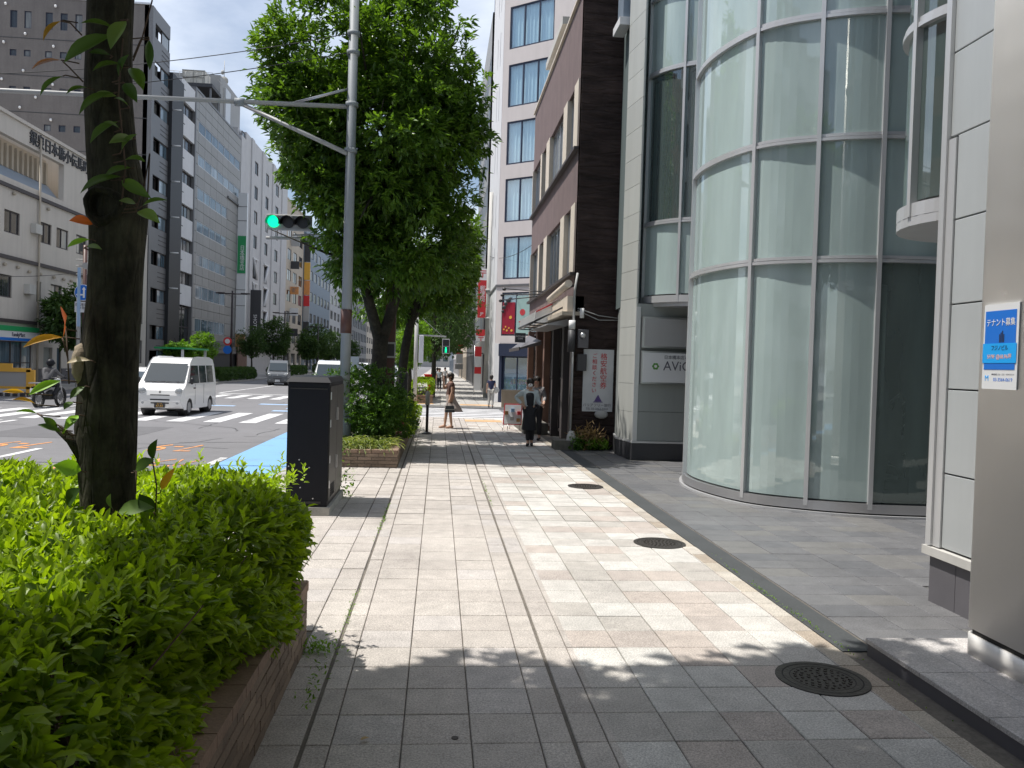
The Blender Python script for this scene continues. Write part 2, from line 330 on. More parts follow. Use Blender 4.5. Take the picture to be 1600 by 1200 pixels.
D('car_white', (.78, .78, .77), .28, coat=.6); D('car_silver', (.5, .51, .52), .3, .5, coat=.5); D('tyre', (.02, .02, .02), .85); D('rim', (.35, .35, .36), .35, .8); D('headlight', (.36, .38, .39), .08, spec=1., coat=1.); D('rubber', (.03, .03, .03), .6); D('chrome', (.6, .6, .6), .15, 1.)
D('skin', (.50, .30, .21), .55); D('skin_shade', (.45, .27, .19), .55); D('hair', (.02, .014, .01), .5); D('brown_cloth', (.14, .075, .06), .85); D('skirt', (.42, .36, .33), .85, nz=(20, .05)); D('black_cloth', (.018, .018, .022), .85); D('navy_cloth', (.02, .025, .07), .85); D('khaki', (.42, .40, .36), .85); D('jacket', (.10, .10, .105), .8); D('grey_cloth', (.26, .25, .25), .85); D('pale_cloth', (.5, .56, .57), .85); D('leather', (.03, .035, .04), .35); D('mask', (.8, .8, .8), .7)
D('marker_orange', (.80, .38, .05), .55); D('red_plastic', (.70, .03, .02), .4); D('tank', (.60, .57, .50), .5); D('curtain', (.80, .88, .88), .9); D('blind', (.55, .58, .55), .8); D('interior', (.10, .13, .13), .8); D('interior_dark', (.018, .020, .022), .8); D('stair', (.35, .36, .36), .5); D('wood', (.36, .20, .08), .6); D('stone_step', (.14, .13, .11), .9, nz=(8, .3)); D('teal_poster', (.33, .48, .45), .5)
D('wire', (.03, .03, .03), .6); D('dry', (.40, .24, .12), .9); D('ceramic', (.3, .3, .33), .4); D('concrete_pale', (.5, .49, .46), .8, streak=.1)
mt['bay_half'] = glassmat('bay_half', (.55, .68, .64), .46, (.30, .38, .35), .012, True, 1.9)
def worn(name, col, under=(.15, .15, .155), lo=.40, hi=.62):
    m = bpy.data.materials.new(name); m.use_nodes = True; nt = m.node_tree; b = nt.nodes['Principled BSDF']; b.inputs['Roughness'].default_value = .7; g = nn(nt, 'ShaderNodeNewGeometry')
    t = nn(nt, 'ShaderNodeTexNoise', i_Vector=g.outputs['Position'], i_Scale=34., i_Detail=6.0, i_Roughness=.75); t2 = nn(nt, 'ShaderNodeTexNoise', i_Vector=g.outputs['Position'], i_Scale=1.1, i_Detail=4.0, i_Roughness=.6)
    a = nn(nt, 'ShaderNodeMath', operation='ADD', i_0=t.outputs[0], i_1=t2.outputs[0]); h = nn(nt, 'ShaderNodeMath', operation='MULTIPLY', i_0=a.outputs[0], i_1=.5)
    mr = nn(nt, 'ShaderNodeMapRange', i_0=h.outputs[0], i_1=lo, i_2=hi, i_3=1.0, i_4=0.0); mx = nn(nt, 'ShaderNodeMix', data_type='RGBA'); nt.links.new(mr.outputs[0], mx.inputs[0]); mx.inputs[6].default_value = (*under, 1); mx.inputs[7].default_value = (*col, 1)
    nt.links.new(mx.outputs[2], b.inputs['Base Color']); return m
mt['white_paint'] = worn('road_white', (.66, .66, .66), lo=.50, hi=.66); mt['orange_paint'] = worn('road_orange', (.72, .30, .09), lo=.50, hi=.64); mt['blue_paint'] = worn('road_blue', (.19, .39, .66), lo=.55, hi=.72); mt['tactile'] = mat('tactile_worn', (.55, .34, .17), .7, nz=(2, .2, 30, .2)); D('car_dark', (.10, .11, .12), .3, coat=.5)
mt['green_lamp'] = mat('green_lamp', (.0, .3, .15), .3, emit=((.0, .85, .35), 1.5))
mt['glass_far'] = darkglass('glass_far', (.03, .035, .04), (.16, .165, .16)); mt['glass_blue'] = darkglass('glass_blue', (.10, .15, .19), (.28, .35, .40), .04)
mt['glass_curtain'] = darkglass('glass_curtain', (.05, .055, .06), (.36, .37, .36)); mt['car_glass'] = mat('car_glass', (.03, .045, .05), .04, spec=.9); mt['windshield'] = mat('windshield_glass', (.035, .05, .058), .04, spec=.9)
mt['bay_glass'] = glassmat('bay_glass', (.68, .86, .83), .80, (.50, .62, .60), .012, True, 1.9); mt['bay_clear'] = glassmat('bay_clear', (.66, .82, .80), .20, (.36, .48, .46), ior=2.4); mt['sky_tint_glass'] = glassmat('sky_tint_glass', (.85, .97, 1.0), .20, (.30, .56, .85), ior=2.8, thin=True)  # corner building glass: blue film colour stands in for reflected sky
mt['walk_tile'] = tilemat('walk_tile', (.34, .34), (.21-3.4, 4.98-3.4, -1), 'walk')
mt['slate'] = tilemat('slate', (.44, .30), (3.02, 0, -1), [(0, (.150, .150, .155)), (.3, (.160, .160, .164)), (.55, (.136, .138, .145)), (.8, (.170, .167, .163)), (.985, (.21, .20, .18))])
mt['granite'] = tilemat('granite', (.5, .9), (0, 0, -1), [(0, (.46, .44, .425)), (.5, (.50, .475, .455))])
# brushed stainless: faint vertical grain
def steel():
    m = bpy.data.materials.new('stainless'); m.use_nodes = True; nt = m.node_tree; b = nt.nodes['Principled BSDF']; b.inputs['Base Color'].default_value = (.82, .80, .76, 1); b.inputs['Metallic'].default_value = .35; b.inputs['Roughness'].default_value = .46
    g = nn(nt, 'ShaderNodeNewGeometry'); s = nn(nt, 'ShaderNodeVectorMath', operation='MULTIPLY', i_0=g.outputs['Position'], i_1=(900, 900, 4)); t = nn(nt, 'ShaderNodeTexNoise', i_Vector=s.outputs[0], i_Scale=1.0, i_Detail=2.0)
    bp = nn(nt, 'ShaderNodeBump', i_Strength=.12, i_Distance=.001, i_Height=t.outputs[0]); t3 = nn(nt, 'ShaderNodeTexNoise', i_Vector=nn(nt, 'ShaderNodeVectorMath', operation='MULTIPLY', i_0=g.outputs['Position'], i_1=(5, 5, .5)).outputs[0], i_Scale=2.0, i_Detail=6.0, i_Roughness=.7); r3 = nn(nt, 'ShaderNodeMapRange', i_0=t3.outputs[0], i_1=.3, i_2=.7, i_3=.38, i_4=.56); nt.links.new(r3.outputs[0], b.inputs['Roughness'])
    t2 = nn(nt, 'ShaderNodeTexNoise', i_Vector=g.outputs['Position'], i_Scale=2.2, i_Detail=1.0); b2 = nn(nt, 'ShaderNodeBump', i_Strength=.35, i_Distance=.05, i_Height=t2.outputs[0]); nt.links.new(b2.outputs[0], bp.inputs['Normal']); nt.links.new(bp.outputs[0], b.inputs['Normal']); return m
mt['stainless'] = steel()
LM = dict(tree=leafmat('leaf_tree', (.040, .092, .022), (.16, .28, .035), .36, .34), hedge=leafmat('leaf_hedge', (.045, .095, .010), (.38, .52, .028), .42, .44), shrub=leafmat('leaf_shrub', (.035, .085, .015), (.12, .24, .03), .4, .3),
          far=leafmat('leaf_far', (.03, .07, .02), (.08, .15, .03), .6, .25), young=leafmat('leaf_young', (.09, .18, .02), (.20, .36, .04), .5, .4), grass=leafmat('leaf_grass', (.10, .16, .04), (.36, .40, .16), .5, .25), dry=leafmat('leaf_dry', (.30, .19, .09), (.50, .36, .2), .8, .2))
def barkmat(name, c0, c1, st=(1, 1, .22), sc=22., dist=.02, scale2=5.):
    m = bpy.data.materials.new(name); m.use_nodes = True; nt = m.node_tree; b = nt.nodes['Principled BSDF']; b.inputs['Roughness'].default_value = .9; b.inputs['Specular IOR Level'].default_value = .25
    g = nn(nt, 'ShaderNodeNewGeometry'); v = nn(nt, 'ShaderNodeVectorMath', operation='MULTIPLY', i_0=g.outputs['Position'], i_1=st)
    n1 = nn(nt, 'ShaderNodeTexNoise', i_Vector=v.outputs[0], i_Scale=sc, i_Detail=6.0, i_Roughness=.7); n2 = nn(nt, 'ShaderNodeTexNoise', i_Vector=g.outputs['Position'], i_Scale=scale2, i_Detail=5.0, i_Roughness=.65)
    n3 = nn(nt, 'ShaderNodeTexVoronoi', feature='DISTANCE_TO_EDGE', i_Vector=v.outputs[0], i_Scale=sc*.8)
    mr = nn(nt, 'ShaderNodeMapRange', i_0=n2.outputs[0], i_1=.38, i_2=.66); m1 = nn(nt, 'ShaderNodeMapRange', i_0=n1.outputs[0], i_1=.3, i_2=.7, i_3=.45, i_4=1.5)
    mx = nn(nt, 'ShaderNodeMix', data_type='RGBA'); nt.links.new(mr.outputs[0], mx.inputs[0]); mx.inputs[6].default_value = (*c0, 1); mx.inputs[7].default_value = (*c1, 1)
    s = nn(nt, 'ShaderNodeVectorMath', operation='SCALE', i_0=mx.outputs[2]); nt.links.new(m1.outputs[0], s.inputs['Scale']); nt.links.new(s.outputs[0], b.inputs['Base Color'])
    cr_ = nn(nt, 'ShaderNodeMapRange', i_0=n3.outputs[0], i_1=0.0, i_2=.12); ad = nn(nt, 'ShaderNodeMath', operation='MULTIPLY_ADD', i_0=cr_.outputs[0], i_1=.35, i_2=n1.outputs[0])
    bp = nn(nt, 'ShaderNodeBump', i_Strength=1., i_Distance=dist, i_Height=ad.outputs[0]); nt.links.new(bp.outputs[0], b.inputs['Normal']); return m
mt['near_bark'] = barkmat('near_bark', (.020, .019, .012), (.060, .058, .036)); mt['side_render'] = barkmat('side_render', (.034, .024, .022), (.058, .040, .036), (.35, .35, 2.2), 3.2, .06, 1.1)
# ------------------------------------------------------------------ foliage
def nrm(a): return a/np.maximum(np.linalg.norm(a, axis=1, keepdims=True), 1e-6)
T_FAR = (np.array([(0, 0, 0), (.5, -.5, .10), (1, 0, -.06), (.5, .5, .10)]), [(0, 1, 2), (0, 2, 3)])
def _big():
    st = [(0, .0, 0), (.10, .16, .012), (.25, .36, .03), (.42, .47, .03), (.58, .48, .02), (.72, .40, .0), (.85, .24, -.035), (.94, .10, -.065)]; V = []; F = []
    for x, h, z in st: V += [(x, -h, z+.22*h), (x, 0, z), (x, h, z+.22*h)]
    V.append((1, 0, -.09))
    for i in range(len(st)-1): a = 3*i; F += [(a, a+3, a+4, a+1), (a+1, a+4, a+5, a+2)]
    a = 3*(len(st)-1); F += [(a, len(V)-1, a+1), (a+1, len(V)-1, a+2)]
    return np.array(V), F
T_BIG = _big()
T_NEAR = (np.array([(0, 0, 0), (.3, -.42, .10), (.68, -.40, .07), (1, 0, -.12), (.68, .40, .07), (.3, .42, .10), (.35, 0, .02), (.7, 0, -.02)]), [(0, 1, 6), (1, 2, 7, 6), (2, 3, 7), (3, 4, 7), (4, 5, 6, 7), (5, 0, 6)])
def leaf_mesh(name, C, Dr, Nn, L, W, tint, mat_, parent=None, T=T_FAR, kind=None):
    n = len(C); V, Fc = T; Dr = nrm(Dr); Sd = nrm(np.cross(Nn, Dr)); Up = np.cross(Dr, Sd); L = np.broadcast_to(L, n)[:, None, None]; W = np.broadcast_to(W, n)[:, None, None]
    co = C[:, None]+Dr[:, None]*V[None, :, :1]*L+Sd[:, None]*V[None, :, 1:2]*W+Up[:, None]*V[None, :, 2:]*L
    k = len(V); me = bpy.data.meshes.new(name); me.vertices.add(n*k); me.vertices.foreach_set('co', co.reshape(-1).astype(np.float32))
    ls = np.array([len(f) for f in Fc]); idx = np.concatenate([np.array(f) for f in Fc]); tot = len(idx)
    me.loops.add(n*tot); me.loops.foreach_set('vertex_index', (idx[None]+k*np.arange(n)[:, None]).reshape(-1).astype(np.int32))
    st = np.concatenate([[0], np.cumsum(ls)[:-1]]); me.polygons.add(n*len(Fc))
    me.polygons.foreach_set('loop_start', (st[None]+tot*np.arange(n)[:, None]).reshape(-1).astype(np.int32))
    me.update(calc_edges=True); a = me.attributes.new('tint', 'FLOAT', 'POINT'); a.data.foreach_set('value', np.repeat(np.clip(tint, 0, 1), k).astype(np.float32))
    me.materials.append(mat_); me.polygons.foreach_set('use_smooth', np.ones(n*len(Fc), dtype=bool)) if T is not T_FAR else None
    o = bpy.data.objects.new(name, me); COL.objects.link(o); link(o, parent)
    if kind: o['kind'] = kind
    return o
def sprays(tips, out, per, L, W, rng, droop=.35, spread=1.0):
    n = len(tips); ang = rng.uniform(0, 2*np.pi, (n, per)); o = nrm(out); a = nrm(np.cross(o, rng.normal(size=(n, 3)))); b = np.cross(o, a)
    el = rng.uniform(.1, 1.1, (n, per))*spread
    d = o[:, None]*np.cos(el)[..., None]+(a[:, None]*np.cos(ang)[..., None]+b[:, None]*np.sin(ang)[..., None])*np.sin(el)[..., None]
    d = d.reshape(-1, 3); d[:, 2] -= droop; d = nrm(d)
    c = np.repeat(tips, per, 0)+rng.normal(size=(n*per, 3))*L*.22
    nr = nrm(np.array([0, 0, 1.])+rng.normal(size=(n*per, 3))*.38)
    return c, d, nr, L*rng.uniform(.65, 1.2, n*per), W*rng.uniform(.7, 1.2, n*per)
def crown(name, blobs, nclump, per_clump, per_spray, L, W, mat_, parent, rng, clump_r=(.35, .7), kind=None, filt=None, droop=.35):
    # blobs: list of (cx,cy,cz,rx,ry,rz,weight)
    ws = np.array([b[6] for b in blobs], float); ws /= ws.sum(); ids = rng.choice(len(blobs), nclump, p=ws); B = np.array([b[:6] for b in blobs])[ids]
    u = nrm(rng.normal(size=(nclump, 3))); r = rng.uniform(.35, 1, nclump)**(1/2.2)
    cc = B[:, :3]+u*r[:, None]*B[:, 3:6]; cr = rng.uniform(*clump_r, nclump); ct = rng.uniform(0, 1, nclump)
    v = nrm(rng.normal(size=(nclump*per_clump, 3))); rr = rng.uniform(.2, 1, nclump*per_clump)**.5
    C = np.repeat(cc, per_clump, 0); tips = C+v*(rr*np.repeat(cr, per_clump))[:, None]*np.array([1.15, 1.15, .75])
    tt = np.repeat(ct, per_clump)
    if filt is not None:
        k = filt(tips); tips = tips[k]; C = C[k]; tt = tt[k]; v = v[k]
    out = nrm(v+nrm(tips-B[:, :3].mean(0))*.6+np.array([0, 0, .25]))
    c, d, n_, l, w_ = sprays(tips, out, per_spray, L, W, rng, droop)
    t = np.repeat(tt, per_spray)*.5+rng.uniform(0, .5, len(c))
    return leaf_mesh(name, c, d, n_, l, w_, t, mat_, parent, T_FAR, kind), cc
def limbs(mb, base, top, targets, r0, rng, n=7):
    for t in targets:
        b = Vector(base).lerp(Vector(top), rng.uniform(.2, 1)); t = Vector(t); mid = b.lerp(t, .5)+Vector((rng.normal()*.15, rng.normal()*.15, -.12)); mb.tube([b, mid, t], [r0, r0*.6, r0*.2], 6)
# ================================================================== GROUND
struct(MB().box(-400, 400, -120, 900, -1.13, -.126).build('ground', mt['asphalt']))
struct(MB().box(-19.6, -2.55, -60, 800, -.125, -.12).build('main_road', mt['asphalt']))
struct(MB().box(-2.549, 60, 28.65, 36.35, -.125, -.119).build('side_street', mt['asphalt']))
struct(MB().box(-4.02, -2.56, -20, 24.6, -.119, -.115).build('blue_lane', mt['blue_paint']))
zr = -.115
def mark(name, rects, m, z=zr):
    b = MB()
    for x0, x1, y0, y1 in rects: b.box(x0, x1, y0, y1, z-.003, z+.001)
    return struct(b.build(name, m))
mark('zebra_crossing', [(-3.35-1.06*i-.5, -3.35-1.06*i, 25.3, 29.8) for i in range(1, 13)], mt['white_paint'])
mark('zebra_crossing', [(-3.35-1.06*i-.5, -3.35-1.06*i, 40.2, 44.2) for i in range(12)], mt['white_paint'])
mark('zebra_crossing', [(-.9, 2.7, 29.1+.95*i, 29.58+.95*i) for i in range(8)], mt['white_paint'], -.114)
mark('lane_line', [(-8.2, -8.05, -8+6*i, -5+6*i) for i in range(4)]+[(-8.1, -7.95, 14.4, 17.4)]+[(-8.2, -8.05, 46+8*i, 50+8*i) for i in range(30)], mt['white_paint'])
mark('lane_line', [(-12.0, -11.85, -20, 24.4), (-13.4, -13.25, -20, 31.8), (-12.0, -11.85, 46, 300), (-12.4, -12.25, -20, 24.4), (-14.0, -13.9, 24, 33)], mt['white_paint'], -.113)
mark('lane_line', [(-4.2, -4.05, -12, 16.4)], mt['white_paint'], -.113)
mark('stop_line', [(-11.8, -4.2, 45.2, 45.6), (-16.5, -12.5, 24.2, 24.6)], mt['white_paint'], -.113)
mark('lane_line', [(-6.56, -6.42, -10, 14.6)], mt['orange_paint'])
mark('route_arrow', [(-6.2, -4.4, 31.2, 31.8), (-6.0, -4.6, 33.0, 33.5), (-9.6, -8.2, 33.8, 34.3), (-7.6, -6.4, 35.6, 36.2)], mt['pale_blue_paint'])
for bd, x in (('7-9', -5.55), ('7-9', -8.75)):
    o = text(bd, 1.0, mt['orange_paint'], None, (x, 18.1, -.114), (0, 0, math.pi), ext=.0005, name='road_lettering'); o.scale = (.75, 1.9, 1); struct(o)
o = text('バス専用', .9, mt['orange_paint'], None, (-5.3, 15.6, -.114), (0, 0, math.pi), ext=.0005, name='road_lettering'); o.scale = (.5, 1.6, 1); struct(o)
rc = MB(); rr_ = np.random.default_rng(77)
for k in range(26):
    x, y_ = rr_.uniform(-14, -4.2), rr_.uniform(9, 24) if k < 16 else rr_.uniform(30, 40); a = rr_.choice([0, math.pi/2])+rr_.normal()*.12; pts = []
    for i in range(int(rr_.uniform(8, 22))): pts.append((x, y_)); x += .3*math.cos(a); y_ += .3*math.sin(a); a += rr_.normal()*.22
    for (ax_, ay_), (bx_, by_) in zip(pts[:-1], pts[1:]):
        d = Vector((bx_-ax_, by_-ay_)).normalized(); n_ = Vector((-d.y, d.x))*rr_.uniform(.008, .02); z_ = -.1165; rc.face([(ax_-n_.x, ay_-n_.y, z_), (bx_-n_.x, by_-n_.y, z_), (bx_+n_.x, by_+n_.y, z_), (ax_+n_.x, ay_+n_.y, z_)])
stuff(rc.build('road_cracks', mt['rubber']))
struct(MB().box(-10.6, -7.2, 19.6, 23.2, -.119, -.1175).build('road_patch', mat('asphalt_patch', (.125, .124, .13), .9, nz=(3, .1, 90, .25)))); struct(MB().box(-16.5, -13.2, 31.5, 37, -.119, -.1175).build('road_patch', mt['asphalt_patch'] if 'asphalt_patch' in mt else bpy.data.materials['asphalt_patch']))
# sidewalk near
pv = struct(MB().box(-2.4, 3.05, -4, 28.5, -.3, -.012).build('sidewalk', mt['mortar']))
struct(MB().box(2.75, 20, -4, 28.5, -.3, -.0135).build('plaza_bed', mt['dark_mortar']))
kb = MB()
for i in range(55): kb.box(-2.549, -2.402, -4+i*.6+.006, -4+i*.6+.594, -.3, .004)
struct(kb.build('kerb', mt['kerb'])); kb = MB()
for i in range(9): kb.box(-2.4+.6*i, -1.81+.6*i, 28.5, 28.645, -.3, -.08)
struct(kb.build('kerb', mt['kerb']))
def tile_mb(w, h, t=.03, c=.004):
    m = MB(); x, y = w/2, h/2; b = [(-x, -y, -t), (x, -y, -t), (x, y, -t), (-x, y, -t)]; s = [(-x, -y, -c), (x, -y, -c), (x, y, -c), (-x, y, -c)]; u = [(-x+c, -y+c, 0), (x-c, -y+c, 0), (x-c, y-c, 0), (-x+c, y-c, 0)]
    m.face(u); 
    for A, B in ((b, s), (s, u)):
        for i in range(4): j = (i+1) % 4; m.face([A[i], A[j], B[j], B[i]])
    return m
def tile_into(mb, cx, cy, w, h, z, c=.004):
    x, y = w/2, h/2; b = len(mb.v)
    for (sx, sy) in ((-1, -1), (1, -1), (1, 1), (-1, 1)): mb.v.append((cx+sx*x, cy+sy*y, z-.03))
    for (sx, sy) in ((-1, -1), (1, -1), (1, 1), (-1, 1)): mb.v.append((cx+sx*(x-c), cy+sy*(y-c), z))
    mb.f.append((b+4, b+5, b+6, b+7)); mb.m.append(0); mb.sm.append(False)
    for i in range(4): j = (i+1) % 4; mb.f.append((b+i, b+j, b+4+j, b+4+i)); mb.m.append(0); mb.sm.append(False)
TP = .34; tw = {}; rest = MB(); lst = []
cols = [(.21+TP*(k-8), .21+TP*(k-7)) for k in range(0, 16)]
MAN = [(2.38, 4.76, .30), (2.40, 8.54, .30), (2.33, 12.6, .30)]
for (a, b) in cols:
    segs = [(a, b)]
    for g in (-.60, .72):
        ns = []
        for (p, q) in segs:
            if p < g < q: ns += [(p, g-.008), (g+.008, q)]
            else: ns.append((p, q))
        segs = ns
    for (p, q) in segs:
        p = max(p, -2.4); q = min(q, 2.75)
        if q-p < .04: continue
        for r in range(-8, 72):
            y0 = 4.98+TP*r; y1 = y0+TP
            if y1 > 28.5: continue
            if y0 < 2.2: continue
            cx, cy = (p+q)/2, (y0+y1)/2
            if cy < 5.5 and cx < -.82: continue
            if 14.4 < cy < 25.6 and cx < -.72: continue
            vis = cy > 3.5 and abs(cx/cy-.09) < .62
            lst.append((not vis, (cx**2+cy**2), cx, cy, round(q-p, 3)))
lst.sort()
for i, (nv, d, cx, cy, wq) in enumerate(lst):
    g = .006; z = RNG.normal()*.0012
    if any((cx-mx_)**2+(cy-my_)**2 < .12**2 for mx_, my_, _ in MAN): continue
    if i < 296:
        if wq not in tw:
            o = tile_mb(wq-g, TP-g).build('paving_tile', mt['walk_tile'], pv, loc=(cx, cy, z)); tw[wq] = o
        else: inst(tw[wq], pv, (cx, cy, z), name='paving_tile', rot=(RNG.normal()*.002, RNG.normal()*.002, RNG.normal()*.002))
    else: tile_into(rest, cx, cy, wq-g, TP-g, z)
rest.build('far_paving', mt['walk_tile'], pv, kind='stuff')
mark('tactile_paving', [(.9, 2.1, 26.5, 27.4), (-1.4, -.2, 37.2, 37.9), (1.0, 2.4, 36.9, 38.0)], mt['tactile'], .004)
# far sidewalks
struct(MB().box(-2.4, 20, 36.5, 700, -.3, -.004).build('sidewalk', mt['pave']))
fj = MB()
for i in range(40): fj.box(-2.4, 3.05, 38+i*1.02, 38.02+i*1.02, -.006, -.002)
for i in range(8): fj.box(-1.7+i*.6, -1.68+i*.6, 36.6, 79, -.006, -.0025)
stuff(fj.build('paving_joints', mt['mortar']))
struct(MB().box(-2.55, -2.401, 38, 700, -.3, .0).build('kerb', mt['kerb'])); struct(MB().box(-2.4, 3.0, 36.36, 36.499, -.3, -.05).build('kerb', mt['kerb']))
struct(MB().prism([(-80, 36), (-19.5, 36), (-19.5, 47), (-16.4, 53), (-16.1, 60), (-16.1, 700), (-80, 700)], -.3, .0).build('far_sidewalk', mt['pave']))
struct(MB().prism([(-80, -60), (-19.5, -60), (-19.5, 24), (-80, 24)], -.3, .0).build('far_sidewalk', mt['pave']))
# slate plaza
pz = struct(MB().box(2.76, 2.995, 5.25, 18.4, -.04, -.003).build('plaza_edge', mt['edge_slate'])); n = 0
sl = MB(); src = None
for i in range(0, 13):
    for j in range(0, 44):
        x0 = 3.02+.44*i; y0 = 5.1+.30*j
        if x0 > 8.3 or y0 < 5.2 or (x0 > 3.8 and y0 > 16.1): continue
        cx, cy = x0+.22, y0+.15
        if cy < 9.5 and cx > 4.1+(cy-6.3)*.7 and cx > 4.5: continue
        if n < 290 and cy < 14 and cx < 6.6:
            if src is None: src = tile_mb(.434, .294).build('stone_slab', mt['slate'], pz, loc=(cx, cy, 0))
            else: inst(src, pz, (cx, cy, RNG.normal()*.001), name='stone_slab')
            n += 1
        else: tile_into(sl, cx, cy, .434, .294, RNG.normal()*.001)
sl.build('far_slabs', mt['slate'], pz, kind='stuff')
# granite step
gs = struct(MB().box(2.9, 7, -2, 5.19, -.05, .085).build('step', mt['slate_base']))
for i in range(4):
    for j in range(7):
        x0, x1 = 2.885+(0, .32, 1.12, 1.92)[i], 2.885+(.32, 1.12, 1.92, 2.72)[i]; y1 = 5.2-.62*j
        tile_mb(x1-x0-.006, .614).build('granite_slab', mt['granite'], gs, loc=((x0+x1)/2, y1-.31, .105))
# manholes
def manhole(x, y, r, label):
    t = thing('manhole_cover', label, 'manhole cover', (x, y, 0), 'manhole covers along the right of the pavement')
    MB().tube([(x, y, -.02), (x, y, .002)], r*1.0, 40, 0, True, False).build('seat', mt['iron_dark'], t)
    ring = MB()
    for a, b_ in ((.86, 1.0), (.70, .83)):
        for k in range(40):
            p, q = 2*math.pi*k/40, 2*math.pi*(k+1)/40
            z = .006 if a > .8 else .005
            ring.face([(x+r*b_*math.cos(p), y+r*b_*math.sin(p), z), (x+r*b_*math.cos(q), y+r*b_*math.sin(q), z), (x+r*a*math.cos(q), y+r*a*math.sin(q), z), (x+r*a*math.cos(p), y+r*a*math.sin(p), z)])
    ring.build('ring', mt['iron'], t)
    c = MB(); c.tube([(x, y, -.01), (x, y, .004)], r*.68, 36, 0, True, False)
    for rr, n_ in ((.14, 6), (.30, 12), (.45, 18), (.58, 26)):
        for k in range(n_):
            a = 2*math.pi*k/n_+rr*3; cx, cy = x+r*rr*math.cos(a), y+r*rr*math.sin(a); s = r*.042
            c.hexa([(cx+s*math.cos(a+o_), cy+s*math.sin(a+o_), .004) for o_ in (0, 1.57, 3.14, 4.71)]+[(cx+s*.8*math.cos(a+o_), cy+s*.8*math.sin(a+o_), .010) for o_ in (0, 1.57, 3.14, 4.71)])
    c.build('lid', mt['iron'], t)
for (x, y, r), l in zip(MAN, ('nearest round iron manhole cover, half in tree shade beside the granite step', 'round iron manhole cover in the middle of the row, in full sun on white tiles', 'farthest small round iron manhole cover near the shadow by the planted corner')): manhole(x, y, r*.92, l)
# iron survey studs & leaf
t = MB().cyl(.13, 4.02, -.01, .003, .018, 10).build('survey_stud', mt['iron']); tag(t, 'small round metal stud set in the shaded centre tiles', 'stud')
fl = leaf_mesh('fallen_leaf', np.array([[-.33, 3.98, .012]]), np.array([[.8, .5, .1]]), np.array([[0, 0, 1.]]), .05, .03, np.array([.9]), LM['dry'], None, T_NEAR); tag(fl, 'single dry orange leaf lying on the shaded tiles in front', 'leaf')
# weeds along joints
wr = np.random.default_rng(5)
def weed(cx, cy, sx, sy, n, L, z, label, m='young', name='weed'):
    C = np.stack([cx+wr.normal(size=n)*sx, cy+wr.normal(size=n)*sy, np.abs(wr.normal(size=n))*z], 1); d = wr.normal(size=(n, 3)); d[:, 2] = np.abs(d[:, 2])*.8+.2
    o = leaf_mesh(name, C, d, nrm(wr.normal(size=(n, 3))*.5+np.array([0, 0, 1])), L*wr.uniform(.6, 1.2, n), L*.42, wr.uniform(0, 1, n), LM[m], None, T_NEAR); stuff(o); return tag(o, label, 'weed')
weed(-.72, 5.22, .08, .05, 150, .035, .04, 'bright green weed tuft at the far foot of the brick planter')
weed(-.66, 4.75, .03, .3, 60, .03, .02, 'low weeds growing in the joint beside the near brick planter')
weed(-.60, 6.1, .010, .30, 60, .02, .012, 'thin line of moss and weeds in the left pavement groove')
weed(-.60, 9.6, .012, .5, 50, .03, .012, 'sparse weeds farther along the left pavement groove')
weed(.74, 11.8, .008, .9, 70, .022, .012, 'thin green weeds in the right pavement groove')
weed(2.78, 6.2, .008, .8, 160, .02, .012, 'mossy line of weeds between pale tiles and dark slabs')
weed(-1.22, 11.25, .05, .05, 60, .07, .35, 'small upright weed growing beside the dark street cabinet')

# ================================================================== RIGHT SIDE: glass building
gb = thing('glass_building', 'curved green glass office building with grey metal panels at the right of the pavement', 'building', (4, 10, 0))
def crom(P, n=8):
    P = [Vector(p) for p in P]; out = []
    for i in range(1, len(P)-2):
        for k in range(n):
            t = k/n; a, b, c, d = P[i-1], P[i], P[i+1], P[i+2]
            out.append(.5*((2*b)+(c-a)*t+(2*a-5*b+4*c-d)*t*t+(-a+3*b-3*c+d)*t**3))
    out.append(P[-2]); return out
def strip(path, z0, z1, d0, d1, closed=False):   # solid curved strip, offset along left normal
    m = MB(); n = len(path); off = []
    for i in range(n):
        t = (path[min(i+1, n-1)]-path[max(i-1, 0)]).normalized(); off.append(Vector((t.y, -t.x)))
    A = [path[i]+off[i]*d1 for i in range(n)]; B = [path[i]+off[i]*d0 for i in range(n)]
    poly = [(p.x, p.y) for p in A]+[(p.x, p.y) for p in reversed(B)]
    for i in range(n-1):
        q = [A[i], A[i+1], B[i+1], B[i]]
        for z, o_ in ((z0, 1), (z1, 0)): m.face([(p.x, p.y, z) for p in (q if not o_ else reversed(q))])
        m.face([(B[i].x, B[i].y, z0), (B[i+1].x, B[i+1].y, z0), (B[i+1].x, B[i+1].y, z1), (B[i].x, B[i].y, z1)], 0, True)
        m.face([(A[i+1].x, A[i+1].y, z0), (A[i].x, A[i].y, z0), (A[i].x, A[i].y, z1), (A[i+1].x, A[i+1].y, z1)], 0, True)
    for i, fl in ((0, 0), (n-1, 1)):
        q = [(A[i].x, A[i].y, z0), (B[i].x, B[i].y, z0), (B[i].x, B[i].y, z1), (A[i].x, A[i].y, z1)]; m.face(q if not fl else q[::-1])
    return m
def sheet(path, z0, z1):
    m = MB()
    for i in range(len(path)-1): m.face([(path[i].x, path[i].y, z0), (path[i+1].x, path[i+1].y, z0), (path[i+1].x, path[i+1].y, z1), (path[i].x, path[i].y, z1)], 0, True)
    return m
def off_path(path, d):
    out = []
    for i in range(len(path)):
        t = (path[min(i+1, len(path)-1)]-path[max(i-1, 0)]).normalized(); out.append(path[i]+Vector((t.y, -t.x))*d)
    return out
